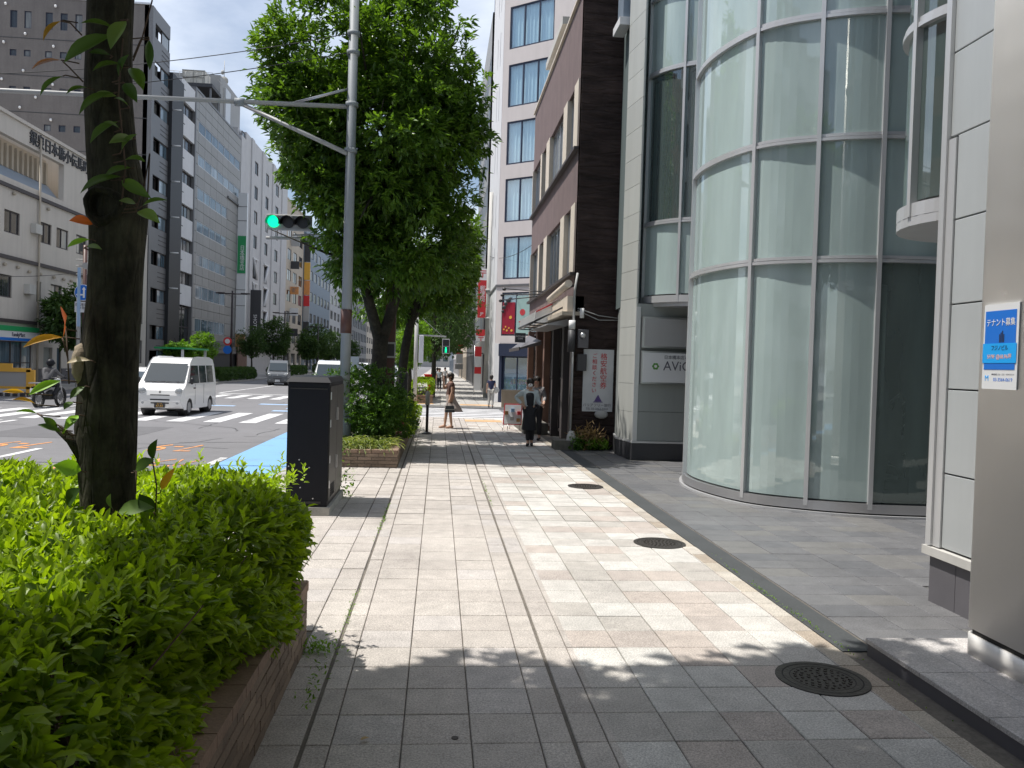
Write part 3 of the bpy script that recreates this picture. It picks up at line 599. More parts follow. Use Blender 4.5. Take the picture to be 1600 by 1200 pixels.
def bay(path, brk, zs, glass, zbot, ztop, mw=.055, panes_clear=(), frost=()):
    # path ordered so that left-normal (t.y,-t.x) points outside
    for b0, b1 in zip(brk[:-1], brk[1:]):
        seg = path[b0:b1+1]
        for k, (z0, z1) in enumerate(zip(zs[:-1], zs[1:])):
            g = glass if (b0 not in panes_clear) or k > 0 else mt['bay_half']
            if k in frost: g = mt['bay_glass']
            sheet(seg, z0+.03, z1-.03).build('pane', g, gb)
    for z in zs[1:-1]: strip(path, z-.045, z-.004, -.06, .055).build('transom', mt['pale_metal'], gb); strip(path, z+.004, z+.045, -.06, .04).build('transom', mt['pale_metal'], gb)
    for b in brk:
        p = path[b]; t = (path[min(b+1, len(path)-1)]-path[max(b-1, 0)]).normalized(); nv = Vector((t.y, -t.x))
        q = [p-t*mw/2-nv*.08, p+t*mw/2-nv*.08, p+t*mw/2+nv*.065, p-t*mw/2+nv*.065]
        MB().prism([(v.x, v.y) for v in q][::-1], zbot, ztop).build('mullion', mt['pale_metal'], gb)
P = crom([(5.6, 15.2), (4.75, 14.5), (4.2, 13.5), (4.03, 12.35), (4.33, 11.15), (4.97, 10.60), (5.70, 10.31), (6.50, 10.22), (7.3, 10.33), (8.1, 10.7), (8.9, 11.3)], 8)
P = P  # points run clockwise seen from above: outside is to the right of travel -> (t.y,-t.x) is outward?
def outward_ok(path, c):
    i = len(path)//2; t = (path[i+1]-path[i-1]).normalized(); nv = Vector((t.y, -t.x)); return (path[i]-Vector(c)).dot(nv) > 0
if not outward_ok(P, (6.6, 12.6)): P = P[::-1]
def near_i(path, q): return min(range(len(path)), key=lambda i: (path[i]-Vector(q)).length)
br = sorted({0, near_i(P, (4.12, 13.1)), near_i(P, (4.33, 11.15)), near_i(P, (4.97, 10.6)), near_i(P, (5.7, 10.31)), near_i(P, (6.5, 10.22)), near_i(P, (7.3, 10.33)), len(P)-1})
zs = [.16, 3.39, 5.0, 6.62, 8.24, 9.86, 11.5]
i5 = near_i(P, (5.7, 10.31)); i6 = near_i(P, (6.5, 10.22)); i7 = near_i(P, (7.3, 10.33))
bay(P, br, zs, mt['bay_glass'], .10, 11.5, panes_clear=(min(i5, i6), min(i6, i7)))
strip(P, .0, .03, -.1, .10).build('sill', mt['pale_metal'], gb); strip(P, .03, .05, -.1, .03).build('sill_shadow_gap', mt['iron_dark'], gb); strip(P, .05, .17, -.1, .06).build('bottom_rail', mt['silver_metal'], gb)
strip(P, 11.5, 11.8, -.2, .1).build('parapet', mt['pale_metal'], gb)
# interior of bay
Pi = off_path(P, -.35); sheet(Pi[min(near_i(P, (4.33, 11.15)), i5)-0 if P[0].x < 5.8 else 0:], .2, .21)
for z in (3.39, 6.62, 9.86):
    MB().prism([(p.x, p.y) for p in off_path(P, -.16)]+[(9.5, 15.5)] if P[0].y > P[-1].y else [(p.x, p.y) for p in off_path(P, -.16)]+[(9.5, 15.5)], z-.16, z+.02).build('floor_slab', mt['interior'], gb)
MB().prism([(p.x, p.y) for p in off_path(P, -.14)]+[(9.5, 15.5)], -.1, .06).build('floor_slab', mt['interior'], gb)
cp = off_path(P, -.42)
for seg, z0, z1 in (((near_i(P, (4.12, 13.1)), near_i(P, (4.97, 10.6))), 3.5, 4.9), ((near_i(P, (4.33, 11.15)), near_i(P, (5.7, 10.31))), 5.2, 6.5), ((near_i(P, (4.12, 13.1)), near_i(P, (4.8, 10.65))), .3, 3.1)):
    a, b = sorted(seg); sheet(cp[a:b+1], z0, z1).build('blind', mt['blind'], gb)
for (x, y) in ((5.0, 12.6), (6.6, 11.9), (5.6, 11.6)): MB().cyl(x, y, 0, 11.4, .12, 16).build('column', mt['blind'], gb)
MB().box(7.2, 14, 11.9, 16.4, 0, 14).build('core_wall', mt['interior'], gb)
st = MB()
for i in range(14): st.box(6.0+.22*i, 6.26+.22*i, 11.35, 12.2, .18*i, .18*i+.05)
st.build('staircase', mt['stair'], gb); rl = MB()
for k in range(5): rl.tube([(5.9, 11.3, .3+.17*k), (9.0, 11.3, 2.84+.17*k)], .012 if k < 4 else .025, 6)
rl.build('stair_rail', mt['silver_metal'], gb)
# corner pier by the column
MB().box(4.16, 7.5, 4.0, 6.36, 0, 13).build('pier_core', mt['slate_base'], gb)
for k in range(-1, 18):
    z0 = 1.08+.685*k; z0c = max(z0, .47)
    MB().box(4.115, 4.159, 4.7, 6.40 if z0 > 3.7 else 6.30, z0c+.006, z0+.685-.006).build('panel', mt['panel_grey'], gb, bevel=.004)
MB().box(4.10, 4.159, 6.306, 6.40, .47, 3.80).build('corner_trim', mt['pale_metal'], gb)
MB().box(4.08, 4.159, 6.402, 6.47, .47, 13).build('door_jamb', mt['pale_metal'], gb); MB().box(4.15, 4.6, 6.361, 6.45, .47, 13).build('door_jamb', mt['slate_panel'], gb)
MB().box(4.07, 4.6, 4.7, 6.50, .39, .46).build('plinth_cap', mt['concrete_pale'], gb)
for k in range(5): MB().box(4.11, 4.158, 4.72+k*.345, 5.06+k*.345, 0, .385).build('plinth_tile', mt['slate_base'], gb)
MB().box(4.16, 4.6, 6.365, 6.44, 0, .385).build('plinth_tile', mt['slate_base'], gb)
# small upper bay
C2 = [Vector((5.0+.75*math.cos(t), 7.1+.75*math.sin(t))) for t in np.linspace(math.radians(95), math.radians(300), 30)]
if not outward_ok(C2, (5.0, 7.1)): C2 = C2[::-1]
b2 = sorted({0, near_i(C2, (4.25, 7.1)), near_i(C2, (4.62, 6.45)), len(C2)-1})
zs2 = [3.42, 5.04, 6.66, 8.3]
bay(C2, b2, zs2, mt['bay_clear'], 3.30, 8.3, .05)
strip(C2, 3.30, 3.42, -.1, .05).build('bottom_rail', mt['pale_metal'], gb); MB().prism([(5.0+.80*math.cos(t), 7.1+.80*math.sin(t)) for t in np.linspace(0, 2*math.pi, 33)[:-1]], 3.22, 3.298).build('soffit', mt['pale_metal'], gb)
MB().cyl(4.62, 6.75, 3.19, 3.225, .13, 24).build('downlight', mt['dark_trim'], gb)
sheet([Vector((5.0+.62*math.cos(t), 7.1+.62*math.sin(t))) for t in np.linspace(math.radians(170), math.radians(290), 20)], 3.45, 8.3).build('blind', mt['young_blind'] if 'young_blind' in mt else mt['blind'], gb)
# stainless column
col = thing('stainless_column', 'large brushed stainless steel column standing on granite at the right edge', 'column', (3.8, 3.8, .1))
def rbox(x0, x1, y0, y1, r, n=6):
    out = []
    for cx, cy, a in ((x0+r, y0+r, math.pi), (x1-r, y0+r, 1.5*math.pi), (x1-r, y1-r, 0), (x0+r, y1-r, .5*math.pi)):
        for k in range(n+1): t = a+.5*math.pi*k/n; out.append((cx+r*math.cos(t), cy+r*math.sin(t)))
    return out
pc = rbox(3.40, 4.6, 2.3, 4.93, .05, 5)
MB().prism(pc, .275, 9, 0, True).build('shaft', mt['stainless'], col); MB().prism(rbox(3.415, 4.585, 2.32, 4.91, .05, 5), .24, .276, 0, True).build('groove', mt['iron_dark'], col); MB().prism(pc, .105, .241, 0, True).build('base', mt['stainless'], col)
weed(3.37, 4.45, .02, .25, 120, .018, .01, 'green moss line at the foot of the stainless column')
# tenant poster
ps = thing('tenant_poster', 'white and blue tenant wanted poster stuck on the stainless column', 'poster', (3.39, 4.7, 2.05))
yc = 4.70; MB().box(3.392, 3.399, 4.545, 4.855, 1.795, 2.315).build('sheet', mt['sign_white'], ps)
MB().box(3.390, 3.3915, 4.565, 4.84, 1.915, 2.275).build('blue_panel', mt['sign_blue'], ps); MB().box(3.388, 3.3895, 4.553, 4.852, 1.955, 2.075).build('name_band', mt['bright_blue'], ps)
text('テナント募集', .050, mt['pure_white'], ps, (3.389, yc, 2.20), ROT_W, .86, .0006); text('フジノビル', .036, mt['navy'], ps, (3.3872, yc, 2.045), ROT_W, .85, .0005)
text('5F/9F @68.96坪', .034, mt['peach'], ps, (3.3872, yc, 1.993), ROT_W, .95, .0005); text('03-3564-0619', .030, mt['sign_blue'], ps, (3.3915, yc-.035, 1.853), ROT_W, 1, .0005)
text('M', .05, mt['bright_blue'], ps, (3.3915, yc+.11, 1.86), ROT_W, 1, .001); text('株式会社 エム・エス・マネジメント', .0125, mt['ink'], ps, (3.3915, yc-.035, 1.885), ROT_W, 1, .0004)
bi = MB()
for k in range(4): bi.box(3.3885, 3.3897, 4.70-.012*k+.0, 4.708-.012*k, 2.08, 2.13+.01*(k % 3))
bi.build('building_icon', mt['navy'], ps)
# AVIC part
av = gb
MB().prism([(3.87, 17.35), (4.0, 16.48), (8, 16.48), (8, 19.5), (4.2, 19.5)], 0.36, 3.2).build('lower_wall', mt['slate_panel'], av)
MB().prism([(3.84, 17.4), (3.97, 16.44), (8, 16.44), (8, 19), (4.1, 19)], 0, .345).build('plinth', mt['soot'], av)
MB().prism([(3.83, 17.42), (3.965, 16.43), (8, 16.43), (8, 19), (4.1, 19)], .346, .385).build('plinth_cap', mt['pale_metal'], av)
F = Fr((4.0, 16.478), (1, 0)); 
for z0, z1 in ((.39, .985), (.995, 1.56)):
    b = MB(); F.box(b, .0, 2.2, 0, .02, z0, z1); b.build('panel', mt['slate_panel'], av)
for k in range(24):
    z0 = .39+.585*k; q = [(3.855, 17.38), (3.985, 16.50), (4.02, 16.50), (3.9, 17.38)]
    MB().prism(q[::-1], z0+.004, z0+.581).build('panel', mt['pier_grey'], av)
MB().prism([(3.98, 16.498), (3.98, 16.44), (4.07, 16.44), (4.07, 16.498)][::-1], .39, 3.13).build('corner_trim', mt['pale_metal'], av)
MB().prism([(3.9, 17.4), (4.0, 16.52), (4.04, 16.52), (4.08, 18.9), (8.0, 18.9), (8, 20), (4.1, 20)], 3.2, 14.5).build('upper_core', mt['interior'], av)
sg = thing('office_sign', 'lit white office sign panel with green flower logo on the grey wall', 'sign', (4.8, 16.4, 1.9))
MB().box(4.10, 6.0, 16.37, 16.455, 1.565, 2.235).build('frame', mt['silver_metal'], sg); MB().box(4.13, 5.97, 16.36, 16.369, 1.60, 2.20).build('face', mt['sign_white'], sg)
text('AViC', .27, mt['ink'], sg, (4.55, 16.356, 1.93), ROT_S, .95, .002, 'LEFT'); text('THE PHYSIO', .145, mt['ink'], sg, (5.19, 16.356, 1.89), ROT_S, 1, .002, 'LEFT'); text('日本橋本店オーダーメイドジム', .085, mt['ink'], sg, (4.56, 16.356, 2.11), ROT_S, 1, .001, 'LEFT'); text('3F   ご予約受付中', .075, mt['ink'], sg, (5.3, 16.356, 1.73), ROT_S, 1, .001, 'LEFT')
lo = MB()
for k in range(6):
    a = k*math.pi/3; cx, cz = 4.39+.045*math.cos(a), 1.925+.045*math.sin(a); lo.tube([(cx, 16.359, cz), (cx, 16.352, cz)], .028, 10)
lo.build('logo', mt['lime'], sg); MB().tube([(4.39, 16.353, 1.925), (4.39, 16.350, 1.925)], .03, 12).build('logo_centre', mt['pure_white'], sg)
sg2 = thing('blank_sign', 'blank grey sign panel above the white office sign', 'sign', (4.8, 16.4, 2.6))
MB().box(4.10, 6.0, 16.37, 16.455, 2.30, 2.93).build('frame', mt['silver_metal'], sg2); MB().box(4.14, 5.96, 16.36, 16.369, 2.335, 2.895).build('face', mt['sign_grey'], sg2)
C3 = [Vector((5.64+1.46*math.cos(t), 17.17+1.46*math.sin(t))) for t in np.linspace(math.radians(166), math.radians(330), 44)]
if not outward_ok(C3, (5.64, 17.17)): C3 = C3[::-1]
a3 = lambda d: near_i(C3, (5.64+1.46*math.cos(math.radians(d)), 17.17+1.46*math.sin(math.radians(d))))
bay(C3, sorted({a3(166), a3(192), a3(231), a3(276), a3(330)}), [3.36, 4.85, 7.92, 9.45, 12.5], mt['bay_clear'], 3.22, 12.6, .05, frost=(0, 2))
strip(C3, 3.22, 3.36, -.15, .06).build('bottom_rail', mt['pale_metal'], gb); MB().prism([(p.x, p.y) for p in off_path(C3, .02)]+[(7, 18.5), (4.6, 18.5)], 3.14, 3.218).build('soffit', mt['pale_metal'], gb)
c3i = [Vector((5.64+1.3*math.cos(t), 17.17+1.3*math.sin(t))) for t in np.linspace(math.radians(190), math.radians(227), 16)]
for k in range(26):
    t0 = math.radians(186+2.4*k); r_ = 1.25+.05*math.sin(k*2.1); q = [Vector((5.64+r_*math.cos(t0), 17.17+r_*math.sin(t0))), Vector((5.64+(r_-.05)*math.cos(t0+.036), 17.17+(r_-.05)*math.sin(t0+.036)))]
    sheet(q, 4.9, 7.85).build('blind_slat', mt[('blind', 'blue_grey', 'slate_base', 'teal_poster', 'interior')[(k*3) % 5]], gb)
sheet(c3i, 3.4, 4.6).build('blind', mt['blind'], gb); sheet(c3i, 7.95, 9.2).build('blind', mt['blind'], gb)
MB().box(3.66, 3.9, 17.5, 18.2, 9.25, 9.42).build('window_ledge', mt['white_wall'], gb); MB().box(3.74, 3.9, 17.55, 18.1, 9.43, 10.8).build('side_window', mt['blue_grey'], gb)

# ================================================================== BROWN BUILDING
bb = thing('brown_building', 'mauve brown rendered building with cream window frames and shops below', 'building', (4, 22, 0))
F = Fr((3.05, 28.1), (0, -1)); W = 9.6
ops = []
for z0, z1 in ((4.1, 5.62), (6.98, 8.45)):
    ops += [(.15, 2.25, z0, z1), (2.62, 3.65, z0, z1), (4.4, 7.05, z0, z1), (7.7, 8.75, z0, z1)]
b = MB(); F.wall(b, 0, W-.02, 3.5, 10.45, [(0.05, 9.35, 4.05, 5.66), (.05, 9.35, 6.93, 8.5)], .3); b.build('front_wall', mt['mauve'], bb)
for z0, z1 in ((4.05, 5.66), (6.93, 8.5)):
    for u0, u1 in ((.055, .15), (2.25, 2.62), (3.65, 4.4), (7.05, 7.7), (8.75, 9.34)):
        b = MB(); F.box(b, u0, u1, -.3, .035, z0, z1); b.build('pilaster', mt['cream_trim'], bb)
    b = MB(); F.box(b, .0, 9.4, 0.001, .11, z0-.07, z0-.002); b.build('window_ledge', mt['dark_trim'], bb)
for u0, u1, z0, z1 in ops:
    window(bb, F, u0, u1, z0-.05, z1+.04, max(1, int((u1-u0)/.62)), 1, mt['silver_metal'], mt['glass_curtain'], .12, .045, panes=True)
b = MB(); b.prism([(3.35, 28.1), (3.35, 18.72), (12, 18.72), (12, 28.1)], 0, 10.3); b.build('building_core', mt['interior_dark'], bb)
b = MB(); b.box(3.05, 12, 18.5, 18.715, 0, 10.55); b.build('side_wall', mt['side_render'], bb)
b = MB(); F.box(b, -.05, W+.02, -.4, .06, 10.46, 10.52); b.build('coping', mt['cream_trim'], bb)
b = MB(); b.box(3.3, 6, 22.4, 25.2, 10.5, 11.1); b.build('roof_room', mt['mauve'], bb); b = MB(); b.box(3.06, 6, 22.1, 25.6, 11.1, 11.3); b.build('roof_slab', mt['concrete_pale'], bb)
# ground floor shops
b = MB(); F.box(b, 2.4, 9.6, -.2, .18, 3.12, 3.48); b.build('cornice', mt['cream_trim'], bb); b = MB(); F.box(b, 2.3, 9.65, -.2, .30, 3.04, 3.12); b.build('cornice_edge', mt['cream_dark'], bb)
for u0, u1 in ((.0, .25), (2.35, 2.7), (4.2, 4.5), (6.1, 6.35), (7.9, 8.2), (9.2, 9.58)):
    b = MB(); F.box(b, u0, u1, -.3, .02, 0, 3.03); b.build('shop_pillar', mt['brown_tile'] if u0 < 5 else mt['dark_trim'], bb)
for u0, u1 in ((.25, 2.35), (2.7, 4.2), (4.5, 6.1), (6.35, 7.9), (8.2, 9.2)): window(bb, F, u0, u1, .15, 2.95, 2, 2, mt['dark_trim'], mt['glass_far'], .2, .07)
b = MB(); F.box(b, 3.0, 6.0, .05, .7, 0, .16); b.build('door_step', mt['stone_step'], bb); b = MB(); F.box(b, 3.0, 6.0, .05, .4, .16, .3); b.build('door_step', mt['stone_step'], bb)
# awnings and boards
aw = thing('rolled_awning', 'rolled cream awning tube under the first floor of the brown building', 'awning', (2.95, 19.5, 3.6))
MB().tube([(2.86, 18.35, 3.74), (2.86, 21.5, 3.62)], .09, 10).build('roll', mt['cream_trim'], aw); m = MB()
for y in (18.6, 20.0, 21.3): m.tube([(3.04, y, 3.72), (2.86, y, 3.7)], .02, 6)
m.parts('bracket', mt['black_metal'], aw)
aw = thing('steel_canopy', 'slanting black steel canopy frame over the shop entrance', 'canopy', (2.6, 21, 3.1))
m = MB()
for y in (19.2, 20.4, 21.6, 22.8): m.tube([(3.04, y, 3.35), (2.2, y, 2.9)], .022, 6); m.tube([(3.04, y, 2.85), (2.2, y, 2.88)], .015, 6)
m.tube([(2.2, 19.1, 2.9), (2.2, 22.9, 2.9)], .03, 6); m.build('frame', mt['black_metal'], aw)
m = MB(); m.hexa([(2.5, 19.1, 2.83), (3.0, 19.1, 2.83), (3.0, 22.9, 2.83), (2.5, 22.9, 2.83), (2.5, 19.1, 2.86), (3.0, 19.1, 3.0), (3.0, 22.9, 3.0), (2.5, 22.9, 2.86)]); m.build('cover', mt['sign_grey'], aw)
sb = thing('shop_signboard', 'slanted white and pink shop signboard hung above the canopy', 'sign', (2.6, 23, 3.3))
MB().hexa([(2.40, 21.0, 2.93), (3.03, 21.0, 3.08), (3.03, 21.1, 3.08), (2.40, 21.1, 2.93), (2.44, 21.0, 3.28), (3.03, 21.0, 3.60), (3.03, 21.1, 3.60), (2.44, 21.1, 3.28)]).build('side_board', mt['sign_white'], sb)
MB().hexa([(2.42, 21.12, 2.95), (2.48, 21.12, 2.95), (2.48, 25.0, 2.95), (2.42, 25.0, 2.95), (2.44, 21.12, 3.26), (2.50, 21.12, 3.26), (2.50, 25.0, 3.26), (2.44, 25.0, 3.26)]).build('front_board', mt['sign_grey'], sb); MB().hexa([(2.45, 20.98, 3.24), (2.95, 20.98, 3.50), (2.95, 20.995, 3.50), (2.45, 20.995, 3.24), (2.45, 20.98, 3.27), (2.95, 20.98, 3.53), (2.95, 20.995, 3.53), (2.45, 20.995, 3.27)]).build('stripe', mt['red'], sb)
m = MB()
for k, y in enumerate((24.5, 25.2, 25.9)): m.tube([(3.04, y-1, 4.0), (1.9, y, 4.15-.12*k)], .018, 6); m.ball((1.88, y, 4.13-.12*k), (.06, .06, .05), 8, 6)
m.parts('lamp_arm', mt['black_metal'], tag_t := thing('gooseneck_lamps', 'three thin black lamp arms reaching out above the shop signboard', 'lamp', (2.5, 25, 4)))
cs = thing('cafe_sign', 'small black projecting cafe sign with white lettering', 'sign', (2.2, 26.5, 3.0)); MB().box(2.43, 2.77, 26.45, 26.53, 2.61, 2.92).build('board', mt['soot'], cs)
text('KITCHEN\nCAFE', .07, mt['pure_white'], cs, (2.6, 26.445, 2.77), ROT_S, 1, .002)
aw = thing('shop_awning', 'dark fabric awning with straight edge above the far shop door', 'awning', (2.6, 26.5, 2.5))
MB().hexa([(3.04, 24.4, 2.5), (2.4, 24.4, 2.35), (2.4, 27.9, 2.35), (3.04, 27.9, 2.5), (3.04, 24.4, 2.62), (2.4, 24.4, 2.4), (2.4, 27.9, 2.4), (3.04, 27.9, 2.9)]).build('canopy', mt['slate_base'], aw); MB().box(2.37, 2.398, 24.4, 27.9, 2.32, 2.42).build('edge', mt['dark_trim'], aw)
# things on side wall
bn = thing('wall_banner', 'grey white vertical banner with red Japanese writing on the dark side wall', 'banner', (3.65, 18.48, 1.5))
MB().box(3.28, 3.98, 18.475, 18.492, .86, 2.28).build('sheet', mt['banner'], bn)
text('格\n安\n航\n空\n券', .165, mt['banner_red'], bn, (3.75, 18.47, 1.78), ROT_S, 1, .002, space=1.0); text('ご\n相\n談\nく\nだ\nさ\nい', .12, mt['banner_red'], bn, (3.54, 18.47, 1.73), ROT_S, 1, .002, space=1.1)
MB().face([(3.54, 18.47, 1.07), (3.74, 18.47, 1.07), (3.64, 18.47, 1.25)]); m = MB(); m.prism([(3.53, 18.466), (3.75, 18.466), (3.75, 18.472), (3.53, 18.472)], 1.07, 1.085); m.face([(3.55, 18.468, 1.09), (3.73, 18.468, 1.09), (3.64, 18.468, 1.25)]); m.build('triangle_logo', mt['violet'], bn)
text('バリアフリー旅行', .082, mt['ink'], bn, (3.62, 18.47, 1.0), ROT_S, 1, .001); text('TEL 03-3662-3310', .068, mt['ink'], bn, (3.62, 18.47, .92), ROT_S, 1, .001)
eb = thing('electric_meter', 'grey electric meter boxes with cables at the corner of the dark wall', 'meter', (3.1, 18.4, 2.6))
MB().box(3.12, 3.36, 18.36, 18.49, 2.30, 2.72).build('meter_box', mt['slate_base'], eb, bevel=.01); MB().box(3.12, 3.33, 18.34, 18.49, 1.78, 2.16).build('meter_box', mt['soot'], eb, bevel=.01); MB().cyl(2.98, 18.42, 2.72, 2.92, .075, 12).build('insulator', mt['pure_white'], eb)
MB().cyl(2.98, 18.42, 2.2, 2.70, .085, 12).build('switch_case', mt['soot'], eb); MB().ball((3.22, 18.33, 2.58), (.07, .04, .07), 10, 8).build('meter_dial', mt['silver_metal'], eb); MB().cyl(3.2, 18.42, 2.98, 3.2, .05, 10).build('lamp', mt['pure_white'], eb)
pp = MB(); pp.tube([(3.02, 18.44, .3), (3.02, 18.44, 3.6), (3.08, 18.46, 4.0)], .028, 8); pp.tube([(3.0, 18.3, .2), (3.0, 18.3, 2.2)], .02, 8); pp.tube([(3.1, 18.45, 3.2), (3.6, 18.47, 3.05), (4.1, 18.47, 3.0)], .01, 6); pp.tube([(3.1, 18.45, 3.15), (3.6, 18.47, 2.95), (4.1, 18.47, 2.96)], .01, 6)
tag(pp.build('drain_pipe', mt['grey_pipe']), 'thin grey pipes and cables running up the corner of the brown building', 'pipe')
MB().box(2.62, 3.05, 18.1, 18.62, 0, .21).build('block', mt['stone_step'], thing('stone_block', 'low mossy stone block at the corner below the meters', 'step', (2.8, 18.4, 0)))
jar = MB(); jar.tube([(3.02, 18.25, 0), (3.02, 18.25, .12), (3.02, 18.25, .3), (3.02, 18.25, .42)], [.09, .13, .11, .06], 12); tag(jar.build('ceramic_jar', mt['concrete_pale']), 'pale jar standing beside the stone block', 'jar')
hb = MB(); hb.ball((3.72, 18.44, .80), (.16, .05, .10), 12, 8); tag(hb.build('vent_hood', mt['grey_pipe']), 'round grey vent hood just below the wall banner', 'vent')
# weeds at foot of wall
n = 420; C = np.stack([wr.normal(3.55, .12, n), wr.normal(18.2, .09, n), np.abs(wr.normal(0, .04, n))], 1); d = np.stack([wr.normal(0, .5, n), wr.normal(0, .35, n), np.ones(n)], 1)
p = thing('roadside_weeds', 'dry orange and green weeds growing at the foot of the dark wall', 'plant', (3.4, 18.2, 0))
leaf_mesh('grass_blades', C, d, nrm(wr.normal(size=(n, 3))), wr.uniform(.12, .30, n), .02, wr.uniform(0, 1, n), LM['young'], p)
n = 300; C = np.stack([wr.normal(3.40, .14, n), wr.normal(18.25, .08, n), np.abs(wr.normal(.2, .12, n))], 1); d = wr.normal(size=(n, 3)); d[:, 2] += .5
leaf_mesh('dry_stems', C, d, nrm(wr.normal(size=(n, 3))), wr.uniform(.12, .34, n), .018, wr.uniform(0, 1, n), LM['dry'], p)
n = 260; C = np.stack([wr.normal(3.12, .08, n), wr.normal(18.12, .06, n), np.abs(wr.normal(.12, .1, n))], 1); d = wr.normal(size=(n, 3)); d[:, 2] += .2
leaf_mesh('broad_leaves', C, d, nrm(wr.normal(size=(n, 3))*.5+np.array([0, 0, 1])), .07, .045, wr.uniform(0, 1, n), LM['shrub'], p)

# ================================================================== WHITE CORNER BUILDING
wb = thing('white_corner_building', 'white corner building with big framed windows and navy shop front', 'building', (4, 44, 0))
F = Fr((3.1, 41.0), (.78, -.63)); Wc = 6.4
wins = [(-.06, 2.52, 17.57, 19.66), (-.06, 2.52, 14.7, 16.8), (-.06, 2.52, 11.85, 13.98), (-.06, 2.52, 9.0, 11.15), (-.06, 2.52, 6.16, 8.28), (-.06, 2.52, 3.34, 5.5), (-.06, 2.52, 20.4, 22.5), (-.06, 2.52, 23.2, 25.3)]
b = MB(); F.wall(b, -.42, Wc, 2.95, 28, wins, .35); b.build('chamfer_wall', mt['pinkish'], wb)
Fl = Fr((2.78, 50.0), (0, -1)); slits = []
for k in range(8):
    z0 = 3.9+2.85*k; slits += [(6.2, 6.45, z0-.5, z0+1.3), (4.2, 4.45, z0, z0+1.7)]
b = MB(); Fl.wall(b, 0, 8.75, 2.95, 28, slits, .35); b.build('street_wall', mt['white_wall'], wb)
for s_ in slits: window(wb, Fl, *s_, 1, 1, mt['navy'], mt['glass_far'], .1, .03)
for i, w_ in enumerate(wins): window(wb, F, *w_, 3, 1, mt['navy'], mt['sky_tint_glass'], .06, .07, True, mt['curtain'])
b = MB(); q = [F.P(-.35, -.36, 0)[:2], F.P(Wc, -.36, 0)[:2], F.P(Wc, -8, 0)[:2], (12, 50), (3.15, 50)]; b.prism(q, 2.9, 28); b.build('building_core', mt['interior'], wb)
b = MB(); F.box(b, -.45, Wc, .001, .05, 5.80, 5.9); Fl.box(b, 0, 8.75, .001, .05, 5.80, 5.9); b.build('string_course', mt['grey_metal'], wb)
b = MB(); F.box(b, -.42, -.12, -.35, .02, 0, 2.95); Fl.box(b, 3.5, 8.75, -.35, .0, 0, 2.95); b.build('ground_wall', mt['white_wall'], wb)
b = MB(); F.box(b, -.11, Wc, -.3, .10, 2.32, 2.93); b.build('navy_fascia', mt['navy'], wb)
b = MB(); F.box(b, -.11, .05, -.3, .03, 0, 2.32); F.box(b, 1.75, 1.9, -.3, .03, 0, 2.32); F.box(b, 4, 4.2, -.3, .03, 0, 2.32); F.box(b, .06, 1.74, -.2, .03, 0, .35); b.build('shop_frame', mt['navy'], wb)
window(wb, F, .06, 1.74, .36, 2.3, 2, 1, mt['navy'], mt['sky_tint_glass'], .12, .05, True); window(wb, F, 1.92, 3.98, .05, 2.3, 2, 1, mt['wood'], mt['sky_tint_glass'], .12, .08, True)
b = MB(); F.box(b, .05, 4, -2.5, -2.4, 0, 2.9); F.box(b, .05, 4, -2.4, -.3, -.05, 0.02); b.build('shop_interior', mt['wood'], wb)
b = MB()
for k in range(9): F.box(b, .2+.17*k, .3+.17*k, -.7, -.6, .9+.02*(k % 3), 1.15+.05*(k % 2))
b.parts('shop_display', mt['banner_red'], wb)
po = thing('window_poster', 'dark red window poster with black bird shapes and gold stars', 'poster', F.P(.3, 0, 4.4)); b = MB(); F.box(b, .0, .75, .0, .012, 3.42, 5.0); b.build('sheet', mat('crimson', (.30, .01, .03), .5), po)
b = MB()
for u, z, r in ((.12, 4.75, .16), (.34, 5.08, .15), (.22, 4.93, .15), (.46, 5.18, .12), (.05, 4.55, .12)): p_ = F.P(u, .03, z); b.ball(p_, (r*.8, r*.3, r*.62), 10, 6)
b.parts('bird_print', mt['soot'], po); b = MB()
for u, z, r in ((.12, 3.65, .05), (.3, 3.6, .06), (.42, 3.72, .05), (.58, 3.6, .07), (.22, 3.78, .05), (.5, 4.25, .09)): p_ = F.P(u, .015, z); q_ = F.P(u, .025, z); b.tube([p_, q_], r, 5)
b.parts('gold_star', mt['gold'], po)
po = thing('window_poster', 'pale teal window poster with a red round emblem', 'poster', F.P(1.2, 0, 4.4)); b = MB(); F.box(b, .84, 1.62, .0, .012, 3.42, 5.3); b.build('sheet', mt['teal_poster'], po); b = MB(); b.tube([F.P(1.2, .014, 4.5), F.P(1.2, .02, 4.5)], .16, 16); F.box(b, 1.0, 1.4, .014, .018, 4.0, 4.06); F.box(b, 1.05, 1.35, .014, .018, 3.86, 3.9); b.build('emblem', mt['banner_red'], po)
# utility pole beside it
up = thing('utility_pole', 'round grey concrete utility pole beside the white corner building', 'pole', (2.72, 46.5, 0)); MB().cyl(2.72, 46.5, 0, 11.6, .19, 14, r2=.14).build('pole_shaft', mt['concrete_pale'], up)
MB().tube([(2.72, 46.5, 6.0), (2.72, 46.5, 6.15)], .21, 14).build('band', mt['grey_pipe'], up); MB().tube([(2.72, 46.5, 4.4), (2.72, 46.5, 4.55)], .21, 14).build('band', mt['grey_pipe'], up)
